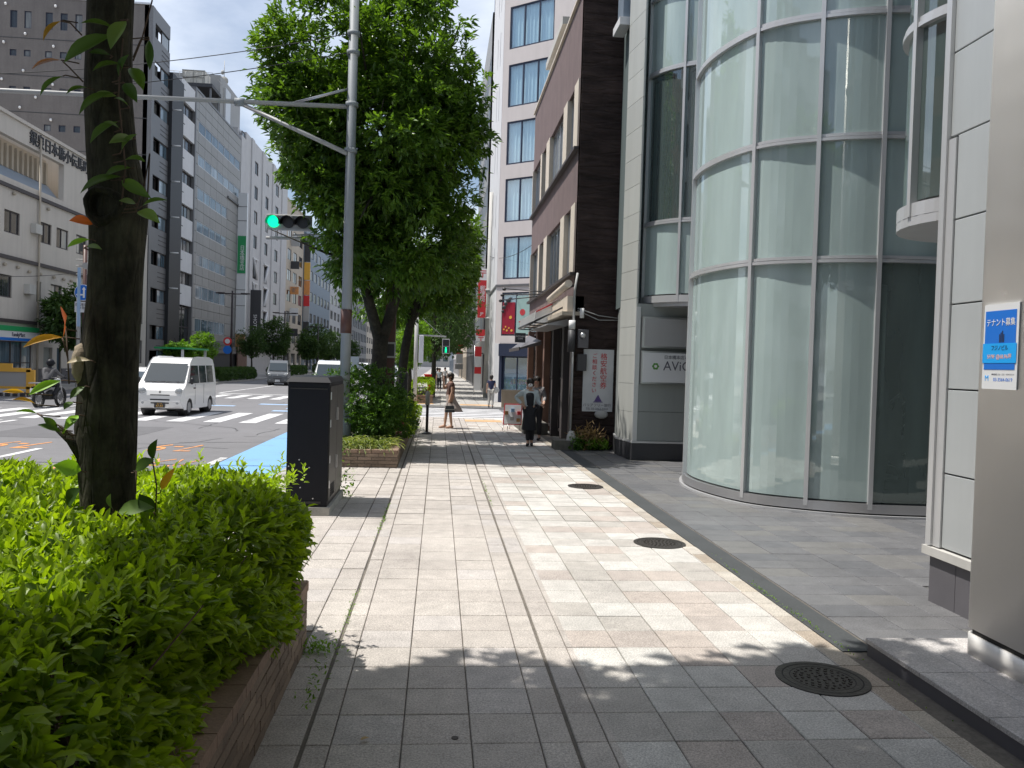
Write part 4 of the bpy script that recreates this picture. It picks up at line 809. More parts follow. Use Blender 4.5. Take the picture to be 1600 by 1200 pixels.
# glass tower and post office
tw_ = thing('glass_tower', 'tall narrow blue grey panelled tower behind the white corner building', 'building', (4, 62, 0))
F = Fr((3.1, 58), (1, 0)); b = MB(); ops = [(.2, 1.35, 3.6+3.05*k, 5.0+3.05*k) for k in range(8)]; F.wall(b, 0, 9, 0, 26.6, ops, .3); b.build('end_wall', mt['grey_metal'], tw_)
for o_ in ops: window(tw_, F, *o_, 1, 1, mt['pale_metal'], mt['glass_blue'], .1, .08)
for k in range(8):
    b = MB(); F.box(b, .12, 1.4, 0.001, .05, 5.15+3.05*k, 6.5+3.05*k); b.build('panel', mt['blue_grey'], tw_)
Fl = Fr((3.1, 73), (0, -1)); b = MB(); ops = [(.5+3*i, 2.9+3*i, 3.6+3.05*k, 5.6+3.05*k) for i in range(5) for k in range(7)]; Fl.wall(b, 0, 15, 0, 26.6, ops, .25); b.build('street_wall', mt['light_panel'], tw_)
for o_ in ops: window(tw_, Fl, *o_, 3, 1, mt['pale_metal'], mt['glass_blue'], .05, .06)
b = MB(); b.prism([(3.4, 58.3), (12, 58.3), (12, 73), (3.4, 73)], 0, 26.5); b.build('building_core', mt['interior'], tw_); m = MB()
for x in (3.2, 5.5, 8): m.box(x, x+.2, 58.1, 58.3, 26.6, 28.6)
m.box(3.1, 8.3, 58, 58.3, 28.61, 28.8); m.build('roof_frame', mt['grey_metal'], tw_)
po_ = thing('post_office', 'grey post office front with red and white signs', 'building', (4, 53, 0)); F = Fr((3.0, 57.9), (0, -1)); b = MB(); ops = [(1, 3, .2, 2.6), (4, 6.5, .2, 2.6), (1, 3, 4, 5.6), (4, 6.5, 4, 5.6)]; F.wall(b, 0, 7.8, 0, 7.6, ops, .3); b.build('front_wall', mt['grey_metal'], po_)
for o_ in ops: window(po_, F, *o_, 2, 1, mt['dark_trim'], mt['glass_curtain'], .1, .06)
b = MB(); b.box(3.3, 9, 50.1, 57.9, 0, 7.5); b.build('building_core', mt['grey_metal'], po_)
sg = thing('post_office_sign', 'tall red vertical post office sign with white characters', 'sign', (2.5, 50, 6)); MB().box(2.24, 2.76, 49.95, 50.1, 4.72, 7.0).build('board', mt['red'], sg); MB().box(2.24, 2.76, 49.95, 50.1, 7.0, 7.7).build('top_board', mt['pure_white'], sg)
text('〒', .62, mt['red'], sg, (2.5, 49.94, 7.33), ROT_S, 1, .004); text('郵\n便\n局', .36, mt['pure_white'], sg, (2.52, 49.94, 6.15), ROT_S, 1, .004, space=.9); text('JP', .26, mt['pure_white'], sg, (2.5, 49.94, 4.95), ROT_S, 1, .004)
sg = thing('post_mark_sign', 'small white sign with red postal mark below the tall red sign', 'sign', (2.5, 50, 3.6)); MB().box(2.2, 2.78, 49.95, 50.1, 3.3, 3.62).build('board', mt['sign_white'], sg); MB().box(2.2, 2.78, 49.94, 50.1, 3.63, 4.0).build('red_band', mt['red'], sg); text('〒', .5, mt['red'], sg, (2.5, 49.93, 3.42), ROT_S, 1, .004)
sg = thing('banner_flag', 'red and white vertical banner flags at the post office entrance', 'banner', (2.3, 49.7, 1.9))
for k, (z0, z1, c) in enumerate(((2.35, 2.95, 'red'), (1.72, 2.34, 'sign_white'), (1.3, 1.71, 'red'), (.3, 1.29, 'sign_white'))): MB().box(2.15, 2.55, 49.7, 49.73, z0, z1).build('cloth', mt[c], sg)
MB().cyl(2.13, 49.72, 0, 3.0, .02, 6).build('flag_pole', mt['silver_metal'], sg)
sg = thing('pharmacy_sign', 'white hanging sign with a red star shaped emblem on top', 'sign', (1.4, 50, 2.3)); MB().box(1.15, 1.6, 56, 56.1, 1.9, 2.75).build('board', mt['sign_white'], sg); MB().tube([(1.38, 55.9, 3.1), (1.38, 56, 3.1)], .3, 5).build('emblem', mt['red'], sg); MB().box(1.15, 1.6, 55.98, 55.99, 2.55, 2.75).build('red_band', mt['red'], sg); MB().box(1.1, 1.62, 55.9, 56, 1.5, 1.85).build('lower_board', mt['sign_grey'], sg)
MB().box(1.62, 3.0, 56, 56.05, 2.6, 2.66).build('arm', mt['black_metal'], sg)
# further right blocks
def block(name, label, mside, y0, y1, x, h, rows, floor, wh, wz, mwall, mglass, depth=14, left=False, nx=2, ww=None, z00=3.6, grp=None, frame='dark_trim', ret=False):
    t = thing(name, label, 'building', (x, (y0+y1)/2, 0), grp)
    F = Fr((x, y0), (0, 1)) if left else Fr((x, y1), (0, -1)); W = y1-y0; n = rows; ww = ww or W/n*.62; ops = []
    nf = int((h-z00-.4)/floor)
    for k in range(nf):
        for i in range(n): c = W*(i+.5)/n; ops.append((c-ww/2, c+ww/2, z00+floor*k+wz, z00+floor*k+wz+wh))
    gf = [(W*(i+.5)/n-ww*.55, W*(i+.5)/n+ww*.55, .15, 2.7) for i in range(n)]
    b = MB(); F.wall(b, 0, W, 0, h, ops+gf, .25); b.build('street_wall', mt[mwall], t)
    for o_ in ops: window(t, F, *o_, nx, 1, mt[frame], mt[mglass], .08, .06)
    for o_ in gf: window(t, F, *o_, 2, 1, mt['dark_trim'], mt['glass_far'], .15, .07)
    sgn = -1 if left else 1; b = MB(); b.box(min(x+sgn*.26, x+sgn*depth), max(x+sgn*.26, x+sgn*depth), y0+.002, y1-.002, 0, h-.1); b.build('building_core', mt[mwall], t)
    b = MB(); F.box(b, -.002, W+.002, -.35, .08, h, h+.25); b.build('parapet', mt[mwall], t)
    return (t, F) if ret else t
block('office_block', 'grey office block beyond the post office on the right', 1, 73.2, 92, 3.05, 13.5, 6, 3.1, 1.7, .6, 'grey_metal', 'glass_far', z00=3.4)
block('office_block', 'off white office block with balconies farther along the right', 1, 92.2, 122, 3.05, 17.5, 9, 3.0, 1.5, .7, 'beige', 'glass_far', z00=3.4)
block('office_block', 'beige office block in the far distance on the right', 1, 122.2, 165, 2.9, 22, 12, 3.1, 1.6, .6, 'off_white', 'glass_far', z00=3.4)
block('office_block', 'tall pale office block at the far right end of the street', 1, 165.2, 230, 2.9, 27, 12, 3.2, 1.7, .6, 'blue_grey', 'glass_blue', z00=3.4)
# ================================================================== LEFT SIDE
XL = -22.0
cb_ = thing('cream_building', 'low cream building with dark roof bands and a convenience store below', 'building', (-22, 46, 0))
F = Fr((XL, 34.0), (0, 1)); W = 23.5; y = lambda v: v-34.0
wins = [(y(a), y(b), 7.85, 9.0) for a, b in ((36.5, 38.1), (40, 41.5), (43.55, 45.1), (47.1, 48.6), (49.2, 50.7), (51.75, 53.2), (54.8, 56.2))]+[(y(a), y(b), 4.55, 5.7) for a, b in ((36.5, 38), (42.0, 44.4), (47.0, 47.5), (48.6, 50.0), (51.1, 52.5), (54.5, 56))]
gf = [(y(35), y(46.7), .1, 2.35), (y(47.9), y(48.95), 0, 2.1), (y(49.5), y(50.05), .5, 2.1), (y(52.2), y(55), 0, 2.2)]
rec = (y(35), y(50.0), 10.62, 12.72)
b = MB(); F.wall(b, 0, W, 0, 13.72, wins+gf+[rec], .3); b.build('front_wall', mt['cream'], cb_)
for w_ in wins: window(cb_, F, *w_, 1 if w_[1]-w_[0] < .7 else 2, 1, mt['dark_trim'], mt['glass_curtain'], .1, .07, panes=True)
b = MB()
for z in (10.2, 6.6, 3.38): F.box(b, -.05, W+.02, .001, .12, z-.09, z+.09)
b.parts('dark_band', mt['dark_trim'], cb_)
b = MB(); F.box(b, -.05, W+.02, -.5, .1, 13.72, 13.9); b.build('coping', mt['cream'], cb_)
b = MB()
for k in range(28): F.box(b, rec[0]+.1+.54*k, rec[0]+.3+.54*k, -1.0, -.85, 11.48, 12.72)
F.box(b, rec[0], rec[1], -1.1, -1.0, 10.4, 12.9); b.build('fluted_panel', mt['cream_dark'], cb_)
b = MB(); b.hexa([F.P(rec[0], -.25, 10.64), F.P(rec[1], -.25, 10.64), F.P(rec[1], -1.0, 10.64), F.P(rec[0], -1.0, 10.64), F.P(rec[0], -.9, 11.46), F.P(rec[1], -.9, 11.46), F.P(rec[1], -1.0, 11.46), F.P(rec[0], -1.0, 11.46)]); b.build('slanted_glazing', mt['blue_grey'], cb_)
b = MB(); b.box(-34, -22.35, 34.02, 57.4, 0, 10.3); b.box(-34, -23.3, 34.02, 57.4, 10.31, 13.6); b.build('building_core', mt['cream'], cb_)
text('銀泉日本橋小伝馬町ビル', .82, mt['soot'], cb_, (-21.98, 50.4, 13.2), ROT_E, 1.0, .05)
for k in range(11): window(cb_, F, y(35)+1.065*k, y(35)+1.065*(k+1)-.02, .1, 2.35, 1, 2, mt['dark_trim'], mt['glass_blue'], .15, .05)
b = MB(); F.box(b, gf[1][0], gf[1][1], -.2, -.15, 0, 2.1); b.build('door', mt['slate_panel'], cb_); window(cb_, F, *gf[2], 1, 1, mt['dark_trim'], mt['glass_blue'], .1, .06)
b = MB(); F.box(b, gf[3][0], gf[3][1], -.2, -.15, 0, 2.2); b.build('garage_door', mt['brown_metal'], cb_)
b = MB(); F.box(b, y(46.9), y(47.88), .001, .05, 0, .9); F.box(b, y(48.97), y(49.48), .001, .05, 0, .9); F.box(b, y(50.07), y(52.1), .001, .05, 0, .9); b.build('stone_plinth', mt['slate_base'], cb_)
ss = thing('store_sign', 'green white and blue convenience store sign band on the cream building', 'sign', (-21.8, 41, 2.7))
for z0, z1, c, d1 in ((2.86, 3.12, 'green', .28), (2.52, 2.855, 'sign_white', .26), (2.38, 2.515, 'sign_blue', .26)):
    b = MB(); F.box(b, y(35), y(46.8), .001, d1, z0, z1); b.build('sign_band', mt[c], ss)
text('FamilyMart', .3, mt['ink'], ss, (-21.73, 44.6, 2.68), ROT_E, 1, .01)
b = MB()
for yy, z in ((44.3, 9.9), (48, 9.8), (43.5, 6.2), (44.8, 6.2), (46, 6.1), (47.2, 6.1), (48.8, 6.1), (50, 6.1), (51, 6.1)): b.ball((-21.9, yy, z), (.1, .1, .1), 8, 6)
b.parts('vent_cap', mt['cream_dark'], cb_)
for yy in (46.95, 53.6, 57.2):
    m = MB(); m.tube([(-21.88, yy, 0), (-21.88, yy, 13.4)], .06, 6); m.build('drain_pipe', mt['cream_dark'], cb_)
for yy, z in ((45.6, 4.9), (50.6, 4.9), (53.4, 8.2), (46.2, 8.2)): m = MB(); m.box(-21.99, -21.7, yy, yy+.7, z, z+.5); m.build('air_conditioner', mt['concrete_pale'], cb_)
an = thing('cream_annex', 'narrow lower cream building partly hidden behind the near trunk', 'building', (-22, 61, 0)); F = Fr((XL, 57.52), (0, 1)); ops = [(4.4, 5.6, 1.2+2.9*k, 2.9+2.9*k) for k in range(3)]+[(1, 3, 1.2+2.9*k, 2.9+2.9*k) for k in range(3)]
b = MB(); F.wall(b, 0, 6.3, 0, 10.8, ops, .25); b.build('front_wall', mt['cream'], an); b = MB(); b.box(-34, -22.3, 57.52, 63.8, 0, 10.7); b.build('building_core', mt['cream'], an)
for o_ in ops: window(an, F, *o_, 2, 1, mt['dark_trim'], mt['glass_curtain'], .1, .06)
# tall grey brick building
gbk = thing('grey_brick_building', 'tall dark grey brick building with small square windows and white lamps', 'building', (-30, 66, 0)); F = Fr((-50, 64), (1, 0)); ops = []
xs = [-32.15, -31.15, -29.65, -28.6, -27.55, -33.65, -34.7, -36.2, -37.2]
for k in range(9):
    for x in xs:
        z = 23.6-2.7*k
        if k == 0: ops.append((x+50, x+50.5, 25.66, 26.92))
        if z > 1: ops.append((x+50, x+50.48, z, z+.48))
b = MB(); F.wall(b, 0, 27.72, 0, 27.95, ops, .25); b.build('side_wall', mt['grey_brick'], gbk)
for o_ in ops: window(gbk, F, *o_, 1, 1, mt['navy'], mt['glass_far'], .1, .05)
b = MB(); F.box(b, -.02, 27.8, -.4, .08, 27.96, 28.1); b.build('coping', mt['pale_metal'], gbk)
b = MB()
for x, z in ((-32.4, 27.3), (-28.9, 27.35), (-31.0, 25.2), (-32.5, 24.5), (-29.0, 24.4), (-31.1, 22.5), (-32.6, 21.8), (-29.0, 21.6), (-30.2, 20.6), (-31.3, 19.8), (-29.1, 19.0)): b.ball((x, 63.85, z), (.095, .095, .11), 8, 6); 
b.parts('wall_lamp', mt['pure_white'], gbk); b = MB()
for z in (24.9, 22.2, 19.5, 16.8): F.box(b, 0, 27.7, .001, .02, z, z+.05)
b.parts('wall_joint', mt['soot'], gbk)
b = MB(); b.prism([(-50, 64.26), (-23.2, 64.26), (-23.2, 67.98), (-50, 67.98)], 0, 27.8); b.build('building_core', mt['interior_dark'], gbk)
F = Fr((XL, 64.25), (0, 1)); W = 3.73
b = MB(); F.box(b, -.25, .3, -.6, .02, 0, 27.94); b.build('corner_pier', mt['grey_metal'], gbk); b = MB(); F.box(b, .305, W, -.4, .0, 26.9, 27.94); b.build('top_fascia', mt['grey_metal'], gbk)
for k in range(9):
    zt = 25.85-2.85*k
    if zt < 3: break
    b = MB(); F.box(b, .305, W, -.15, .0, zt-1.75, zt); b.build('balcony_front', mt['grey_metal'], gbk)
    b = MB()
    for j in range(3): F.box(b, W*.5, W-.1, .0, .02, zt-.5-.35*j, zt-.44-.35*j)
    b.parts('slot', mt['soot'], gbk)
    window(gbk, F, .31, 1.9, zt+.01, zt+1.08, 1, 1, mt['dark_trim'], mt['glass_far'], .35, .06); window(gbk, F, 1.95, W, zt+.01, zt+1.08, 1, 1, mt['dark_trim'], mt['glass_blue'], .1, .06)
b = MB(); F.box(b, .31, W, -.3, 0, 0, 2.2); b.build('ground_wall', mt['soot'], gbk)
# black and white office
bw = thing('black_white_office', 'narrow black framed office building with white balcony fronts', 'building', (-24, 71, 0)); F = Fr((XL, 68.0), (0, 1))
b = MB(); F.box(b, 0, 2.9, -1.0, .25, 0, 24.4); b.build('black_pier', mt['charcoal'], bw); b = MB(); b.box(-34, -22.5, 68.3, 74.95, 0, 24.3); b.build('building_core', mt['charcoal'], bw)
b = MB(); F.box(b, 6.75, 6.98, -.6, .1, 0, 25.2); b.build('black_pier', mt['charcoal'], bw)
for k in range(7):
    zt = 25.05-2.85*k; b = MB(); F.box(b, 2.92, 6.74, -.15, .05, zt-1.75, zt); b.build('white_front', mt['white_wall'], bw)
    b = MB(); F.box(b, 3.0, 3.9, .05, .07, zt-.85, zt-.78); b.parts('slot', mt['soot'], bw)
    if k: window(bw, F, 2.93, 6.73, zt+.01, zt+1.08, 4, 1, mt['dark_trim'], mt['glass_curtain'], .2, .06, panes=True)
window(bw, F, 2.93, 6.73, 2.6, 6.1, 2, 2, mt['dark_trim'], mt['glass_far'], .2, .08); window(bw, F, 2.93, 6.73, .05, 2.55, 3, 1, mt['dark_trim'], mt['glass_far'], .3, .08)
b = MB()
for k in range(6): b.tube([(-21.75, 68.2, 21.5-2.85*k), (-21.1, 68.2, 21.5-2.85*k)], .05, 6)
b.parts('side_bracket', mt['pure_white'], bw)
# silver panel office
sv = thing('silver_office', 'silver grey panelled office building with long ribbon windows', 'building', (-24, 83, 0)); F = Fr((XL, 75.0), (0, 1)); W = 16.6
rows = [(21.95, 22.95, 1.1, 16.4), (19.0, 20.0, 1.1, 16.4), (15.95, 17.05, 1.1, 11.4), (13.05, 14.05, 1.1, 11.4), (10.05, 11.1, 1.1, 11.4), (7.05, 8.3, 1.1, 11.4), (4.05, 5.3, 1.1, 11.4)]
b = MB(); b.box(-34, -22.25, 75.05, 91.55, 0, 25.2); b.build('building_core', mt['soot'], sv)
zc = sorted({3.4, 25.4, *[r[0] for r in rows], *[r[1] for r in rows]})
pan = {}
for z0, z1 in zip(zc[:-1], zc[1:]):
    isw = any(abs(r[0]-z0) < .01 for r in rows); nr = max(1, round((z1-z0)/.95)) if not isw else 1
    for q in range(nr):
        a0, a1 = z0+(z1-z0)*q/nr, z0+(z1-z0)*(q+1)/nr
        us = [(0.0, 1.1)]+([] if isw and z0 > 18 else [(11.4, 16.6)] if isw else [(1.1+2.06*k, 3.16+2.06*k) for k in range(5)]+[(11.4, 16.6)])
        if isw and z0 > 18: us += [(16.4, 16.6)]
        for u0, u1 in us:
            key = (round(u1-u0, 2), round(a1-a0, 2)); loc = F.P(u0, 0, a0)
            if key not in pan:
                p = MB(); g = .02; p.box(g, u1-u0-g, 0, .22, g, a1-a0-g); pan[key] = p.build('panel', mt['light_panel'], sv, loc=loc, rz=F.a)
            else: inst(pan[key], sv, loc, F.a, name='panel')
for z0, z1, u0, u1 in rows: window(sv, F, u0+.02, u1-.02, z0, z1, 7 if u1 > 15 else 5, 1, mt['pale_metal'], mt['glass_blue'], .06, .05, panes=True)
b = MB(); F.box(b, -.3, -.01, -.5, .12, 0, 25.4); b.build('corner_trim', mt['grey_metal'], sv); b = MB(); F.box(b, 0, W, -.4, .04, 25.4, 25.6); F.box(b, 11.3, 16.65, .001, .16, 18.1, 18.3); b.build('coping', mt['grey_metal'], sv)
for k in range(3): b = MB(); F.box(b, 0, W, -.24, -.02, 2.2+.4*k+.015, 2.2+.4*(k+1)-.015); b.build('panel', mt['grey_metal'], sv)
for k in range(6): window(sv, F, .2+2.75*k, 2.8+2.75*k, .05, 2.15, 2, 1, mt['dark_trim'], mt['glass_far'], .4, .07)
b = MB(); b.box(-29, -23.5, 88.5, 97, 25.3, 31.2); b.build('roof_house', mt['light_panel'], sv); b = MB(); b.box(-25.9, -24.6, 88.3, 88.49, 27.2, 28.9); b.box(-23.49, -23.3, 90, 92, 26.0, 30.4); b.parts('roof_vent', mt['pale_metal'], sv)
wt = thing('water_tank', 'beige rooftop water tank on a frame above the silver office', 'tank', (-25, 86, 25.4)); MB().box(-26.3, -24.1, 85, 87, 29.0, 30.4).build('tank_body', mt['tank'], wt); m = MB()
for x in (-26.28, -25.25, -24.2): m.box(x, x+.1, 84.96, 84.99, 29.0, 30.4)
for z in (29.0, 29.65, 30.3): m.box(-26.3, -24.1, 84.93, 84.955, z, z+.08)
m.parts('tank_rib', mt['concrete'], wt); MB().box(-27.0, -23.2, 84.4, 87.8, 28.6, 28.95).build('platform', mt['soot'], wt); m = MB()
for x in (-26.8, -25.2, -23.5):
    for yy in (84.6, 87.4): m.box(x, x+.15, yy, yy+.15, 25.2, 28.6)
m.parts('frame_leg', mt['grey_metal'], wt); m = MB()
for k in range(9): m.tube([(-28+.55*k, 84.4, 28.9), (-28+.55*k, 84.4, 30.0)], .025, 5)
m.tube([(-28, 84.4, 30), (-23.2, 84.4, 30)], .025, 5); m.tube([(-23.2, 84.4, 30), (-23.2, 88, 30)], .025, 5); m.parts('handrail', mt['grey_pipe'], wt)
ds = thing('rooftop_dish', 'round dish antenna on a thin mast beside the water tank', 'antenna', (-24.2, 92, 31.2)); m = MB(); m.ball((-24.1, 92, 31.75), (.5, .16, .5), 14, 10); m.build('dish', mt['concrete'], ds); m = MB(); m.tube([(-24.1, 92.2, 31.2), (-24.1, 92.2, 34)], .04, 6); m.build('mast', mt['grey_pipe'], ds); m = MB(); m.ball((-24.25, 92.1, 32.7), (.18, .15, .26), 8, 6); m.build('receiver', mt['grey_pipe'], ds)
# white braced building
wh = thing('white_braced_office', 'tall white tiled office building with diagonal steel braces in its windows', 'building', (-24, 105, 0)); F = Fr((XL, 91.7), (0, 1)); ops = []
for u0, u1 in ((6.7, 8.5), (12.8, 14.6), (18.9, 21.0)):
    for k in range(9): zt = 24.85-2.87*k; ops.append((u0, u1, zt-1.5 if not (k in (4, 5, 6) and u0 < 15) else zt-2.2, zt))
b = MB(); F.wall(b, 2.2, 27.3, 0, 26.9, [o_ for o_ in ops if o_[2] > 1], .35); b.build('front_wall', mt['off_white'], wh)
for o_ in ops:
    if o_[2] < 1: continue
    window(wh, F, *o_, 2, 1, mt['dark_trim'], mt['glass_far'], .10, .08)
    if o_[3]-o_[2] > 2:
        b = MB(); b.tube([F.P(o_[0] if o_[0] > 10 else o_[1], .12, o_[2]), F.P(o_[1] if o_[0] > 10 else o_[0], .12, o_[3])], .16, 6); F.box(b, o_[0]-.35, o_[1]+.35, .001, .16, o_[3]+.05, o_[3]+.25); b.build('brace', mt['white_wall'], wh)
for u in (4.6, 10.4, 16.6, 22.9): b = MB(); F.box(b, u, u+1.3, .001, .14, 3, 26.9); b.build('vertical_rib', mt['off_white'], wh)
b = MB(); b.box(-36, -22.4, 91.72, 118.9, 0, 26.8); b.build('building_core', mt['off_white'], wh); b = MB(); F.box(b, 2.2, 27.3, .001, .5, 2.9, 3.3); b.build('ground_canopy', mt['brown_tile'], wh)
b = MB(); F.box(b, .0, 2.1, -.3, .02, 3, 26); b.build('strip_panel', mt['off_white'], wh); b = MB(); F.box(b, -.02, 4.3, .02, .12, 0, 3.2); b.build('ground_tile', mt['brown_tile'], wh)
for k in range(8): window(wh, F, .5, 1.9, 6.5+2.87*k-1.6, 6.5+2.87*k, 1, 1, mt['dark_trim'], mt['glass_far'], .1, .06)
sg = thing('vertical_sign', 'tall pale vertical sign with green panel between silver and white offices', 'sign', (-21, 90.6, 10)); MB().box(-21.9, -20.95, 90.5, 90.9, 4.4, 19.5).build('sign_column', mt['sign_white'], sg); MB().box(-21.85, -21.0, 90.45, 90.499, 10.9, 14.9).build('green_panel', mt['green'], sg); text('日本橋歯科医院', .5, mt['pure_white'], sg, (-21.42, 90.43, 12.6), ROT_S, .9, .01) if False else text('日\n本\n橋\n支\n店', .62, mt['pure_white'], sg, (-21.35, 90.43, 12.5), ROT_S, .8, .01, space=.85)
MB().box(-21.9, -20.95, 90.48, 90.9, 3.0, 4.35).build('base_panel', mt['wood'], sg); m = MB()
for z in (7.4, 9.1, 16.5, 18): m.box(-21.9, -20.95, 90.47, 90.499, z, z+.06)
m.build('joint', mt['grey_metal'], sg)
sg = thing('black_vertical_sign', 'black vertical projecting sign with white letters on the white office', 'sign', (-21.2, 97, 6)); MB().box(-21.9, -20.7, 97, 97.3, 3.6, 9.7).build('board', mt['soot'], sg); o = text('SHOTERIA', .55, mt['pure_white'], sg, (-21.3, 96.98, 5.6), ROT_S, 1, .01); o.rotation_euler = (math.pi/2, math.pi/2, 0)
# further left
t, F = block('beige_building', 'beige tiled building with small shop signs on its front', -1, 119, 133.5, XL, 24.5, 3, 3.0, 1.6, .6, 'beige', 'glass_curtain', left=True, ret=True)
for z, c in ((5.2, 'soot'), (8.2, 'sign_white'), (11.3, 'orange_paint'), (15, 'soot'), (18.3, 'sign_grey')): MB().box(-21.9, -20.7, 122, 122.25, z, z+1.1).build('small_sign', mt[c], t)
sg = thing('tall_vertical_signs', 'stacked vertical shop signs in black yellow and red on a far building', 'sign', (-21, 134, 10))
for z0, z1, c in ((17.5, 22, 'soot'), (14.6, 17.4, 'gold'), (12.2, 14.5, 'orange_paint'), (10.4, 12.1, 'red'), (8.0, 10.3, 'sign_grey'), (5.6, 7.9, 'soot'), (3.5, 5.5, 'pure_white')): MB().box(-21.9, -21.0, 134, 134.3, z0, z1).build('board', mt[c], sg)
block('blue_grey_office', 'blue grey panelled office building with irregular windows far down the left', -1, 136, 166, XL, 24, 7, 3.6, 1.6, .9, 'blue_grey', 'glass_far', left=True)
block('distant_office', 'pale office block with dark window bays far down the left side', -1, 166.2, 195, XL, 21, 5, 3.0, 1.7, .6, 'off_white', 'glass_far', left=True)
block('distant_office', 'grey blue glass office block very far down the left side', -1, 195.2, 250, XL, 30, 12, 3.3, 2.3, .4, 'grey_metal', 'glass_blue', left=True)
block('distant_office', 'farthest beige office block at the end of the left side', -1, 250.2, 330, XL, 25, 10, 3.3, 1.8, .6, 'beige', 'glass_far', left=True)
bl = thing('distant_office', 'wide grey office block closing the view at the end of the street', 'building', (-10, 430, 0)); F = Fr((-60, 430), (1, 0)); ops = [(2+4*i, 4.6+4*i, 3+3.6*k, 5+3.6*k) for i in range(27) for k in range(7)]; b = MB(); F.wall(b, 0, 112, 0, 30, ops, .4); b.build('front_wall', mt['light_panel'], bl); b = MB(); b.box(-60, 52, 430.6, 450, 0, 29); b.build('building_core', mt['interior'], bl)
# unseen side blocks, added for reflections and, at right, to block sky light
block('office_block', 'pale office block across the road behind the viewpoint seen only in reflections', -1, -34, 2, XL, 22, 9, 3.3, 1.9, .6, 'off_white', 'glass_far', left=True, nx=3)
block('office_block', 'brown tiled office block across the road seen only in reflections', -1, 2.2, 23, XL, 17, 6, 3.2, 1.7, .6, 'brown_tile', 'glass_far', left=True, nx=3)

rbk = thing('office_block', 'unseen grey office block added behind the viewpoint to block sky light', 'building', (8, -14, 0)); F = Fr((4.3, 2.2), (0, -1)); ops = [(1+3.2*i, 3.4+3.2*i, 3.6+3.3*k, 5.6+3.3*k) for i in range(10) for k in range(7)]; b = MB(); F.wall(b, 0, 34, 0, 28, ops, .3); b.build('front_wall', mt['light_panel'], rbk); b = MB(); b.box(4.7, 18, -32, 2.2, 0, 27.8); b.build('building_core', mt['interior'], rbk)  # out of view, added to cut the sky and darken the foreground shade
for o_ in ops[::2]: window(rbk, F, *o_, 2, 1, mt['dark_trim'], mt['glass_far'], .1, .06)
# ================================================================== TREES AND HEDGES
# near tree
nt_ = thing('near_tree', 'dark trunk of the near street tree rising from the hedge at left', 'tree', (-1.55, 4, .3))
m = MB(); zz_ = [.2, .8, 1.16, 1.5, 1.85, 2.1, 2.31, 2.5, 2.62, 2.81, 3.05, 3.32, 3.9, 4.6, 5.4]; cx_ = [-1.52, -1.53, -1.535, -1.545, -1.535, -1.52, -1.515, -1.512, -1.52, -1.55, -1.57, -1.572, -1.56, -1.5, -1.45]; rr_ = [.16, .120, .117, .134, .127, .119, .119, .128, .124, .109, .103, .099, .10, .095, .08]
N_ = 22; b0 = []
for i, (z, x, r) in enumerate(zip(zz_, cx_, rr_)):
    for j in range(N_):
        a = 2*math.pi*j/N_; q = r*(1+.035*math.sin(3*a+z*2)+.02*math.sin(7*a+z*5)); m.v.append((x+q*math.cos(a), 4+q*math.sin(a), z))
for i in range(len(zz_)-1):
    for j in range(N_): k = (j+1) % N_; m.f.append((i*N_+j, i*N_+k, (i+1)*N_+k, (i+1)*N_+j)); m.m.append(0); m.sm.append(True)
m.build('trunk', mt['near_bark'], nt_)
m = MB(); n_ = 22; Rr = [(.098, 3.925), (.092, 3.87), (.078, 3.845), (.062, 3.848), (.052, 3.868), (.045, 3.90)]
for r_, y_ in Rr:
    for j in range(n_): a = 2*math.pi*j/n_; q = r_*(1+.06*math.sin(3*a+1)+.03*math.sin(7*a)); m.v.append((-1.53+q*math.cos(a), y_, 2.52+q*math.sin(a)*.95))
for i in range(len(Rr)-1):
    for j in range(n_): k = (j+1) % n_; m.f.append((i*n_+j, i*n_+k, (i+1)*n_+k, (i+1)*n_+j)); m.m.append(0); m.sm.append(True)
kn = m.build('knot', mt['near_bark'], nt_); MB().tube([(-1.53, 3.92, 2.52), (-1.53, 3.895, 2.52)], [.05, .048], 14).build('knot_hollow', mt['iron_dark'], kn)
m = MB(); m.ball((-1.642, 3.955, 1.80), (.042, .075, .10), 16, 14); m.v = [(x+.006*math.sin(z*150), y, z) for x, y, z in m.v]; m.build('burl', mt['bark_pale'], nt_)
m = MB(); m.tube([(-1.62, 3.95, 1.38), (-1.68, 3.94, 1.45), (-1.735, 3.93, 1.50)], [.045, .026, .018], 10); m.build('branch_stub', mt['near_bark'], nt_)
m = MB(); tg = []
for k in range(16):
    a = k*2.4; R = 1.2+1.1*((k*7) % 5)/5; tg.append((-1.3+R*math.cos(a), 3.0+R*math.sin(a), 5.6+.6*((k*3) % 5)))
limbs(m, (-1.5, 4, 4.4), (-1.45, 3.9, 5.4), tg, .06, RNG); m.build('limbs', mt['bark'], nt_)
def f_near(t): return (t[:, 2] > 1.85+.50*np.maximum(t[:, 1], 0)+.35) & (t[:, 2] > 4.5) & ((t[:, 0]-.37*(6-t[:, 2]) > -3.2) | (t[:, 1] < 2.7))
crown('crown', [(-1.1, 3.25, 6.6, 2.3, 2.2, 1.3, 3), (-1.1, 2.2, 5.4, 1.9, 1.6, .6, 1), (-2.4, 4.0, 5.8, .6, .8, .6, .7), (-3.6, 1.3, 6.2, 1.4, 1.1, .7, 1.0)], 380, 28, 9, .17, .07, LM['tree'], nt_, np.random.default_rng(3), (.3, .6), filt=f_near)
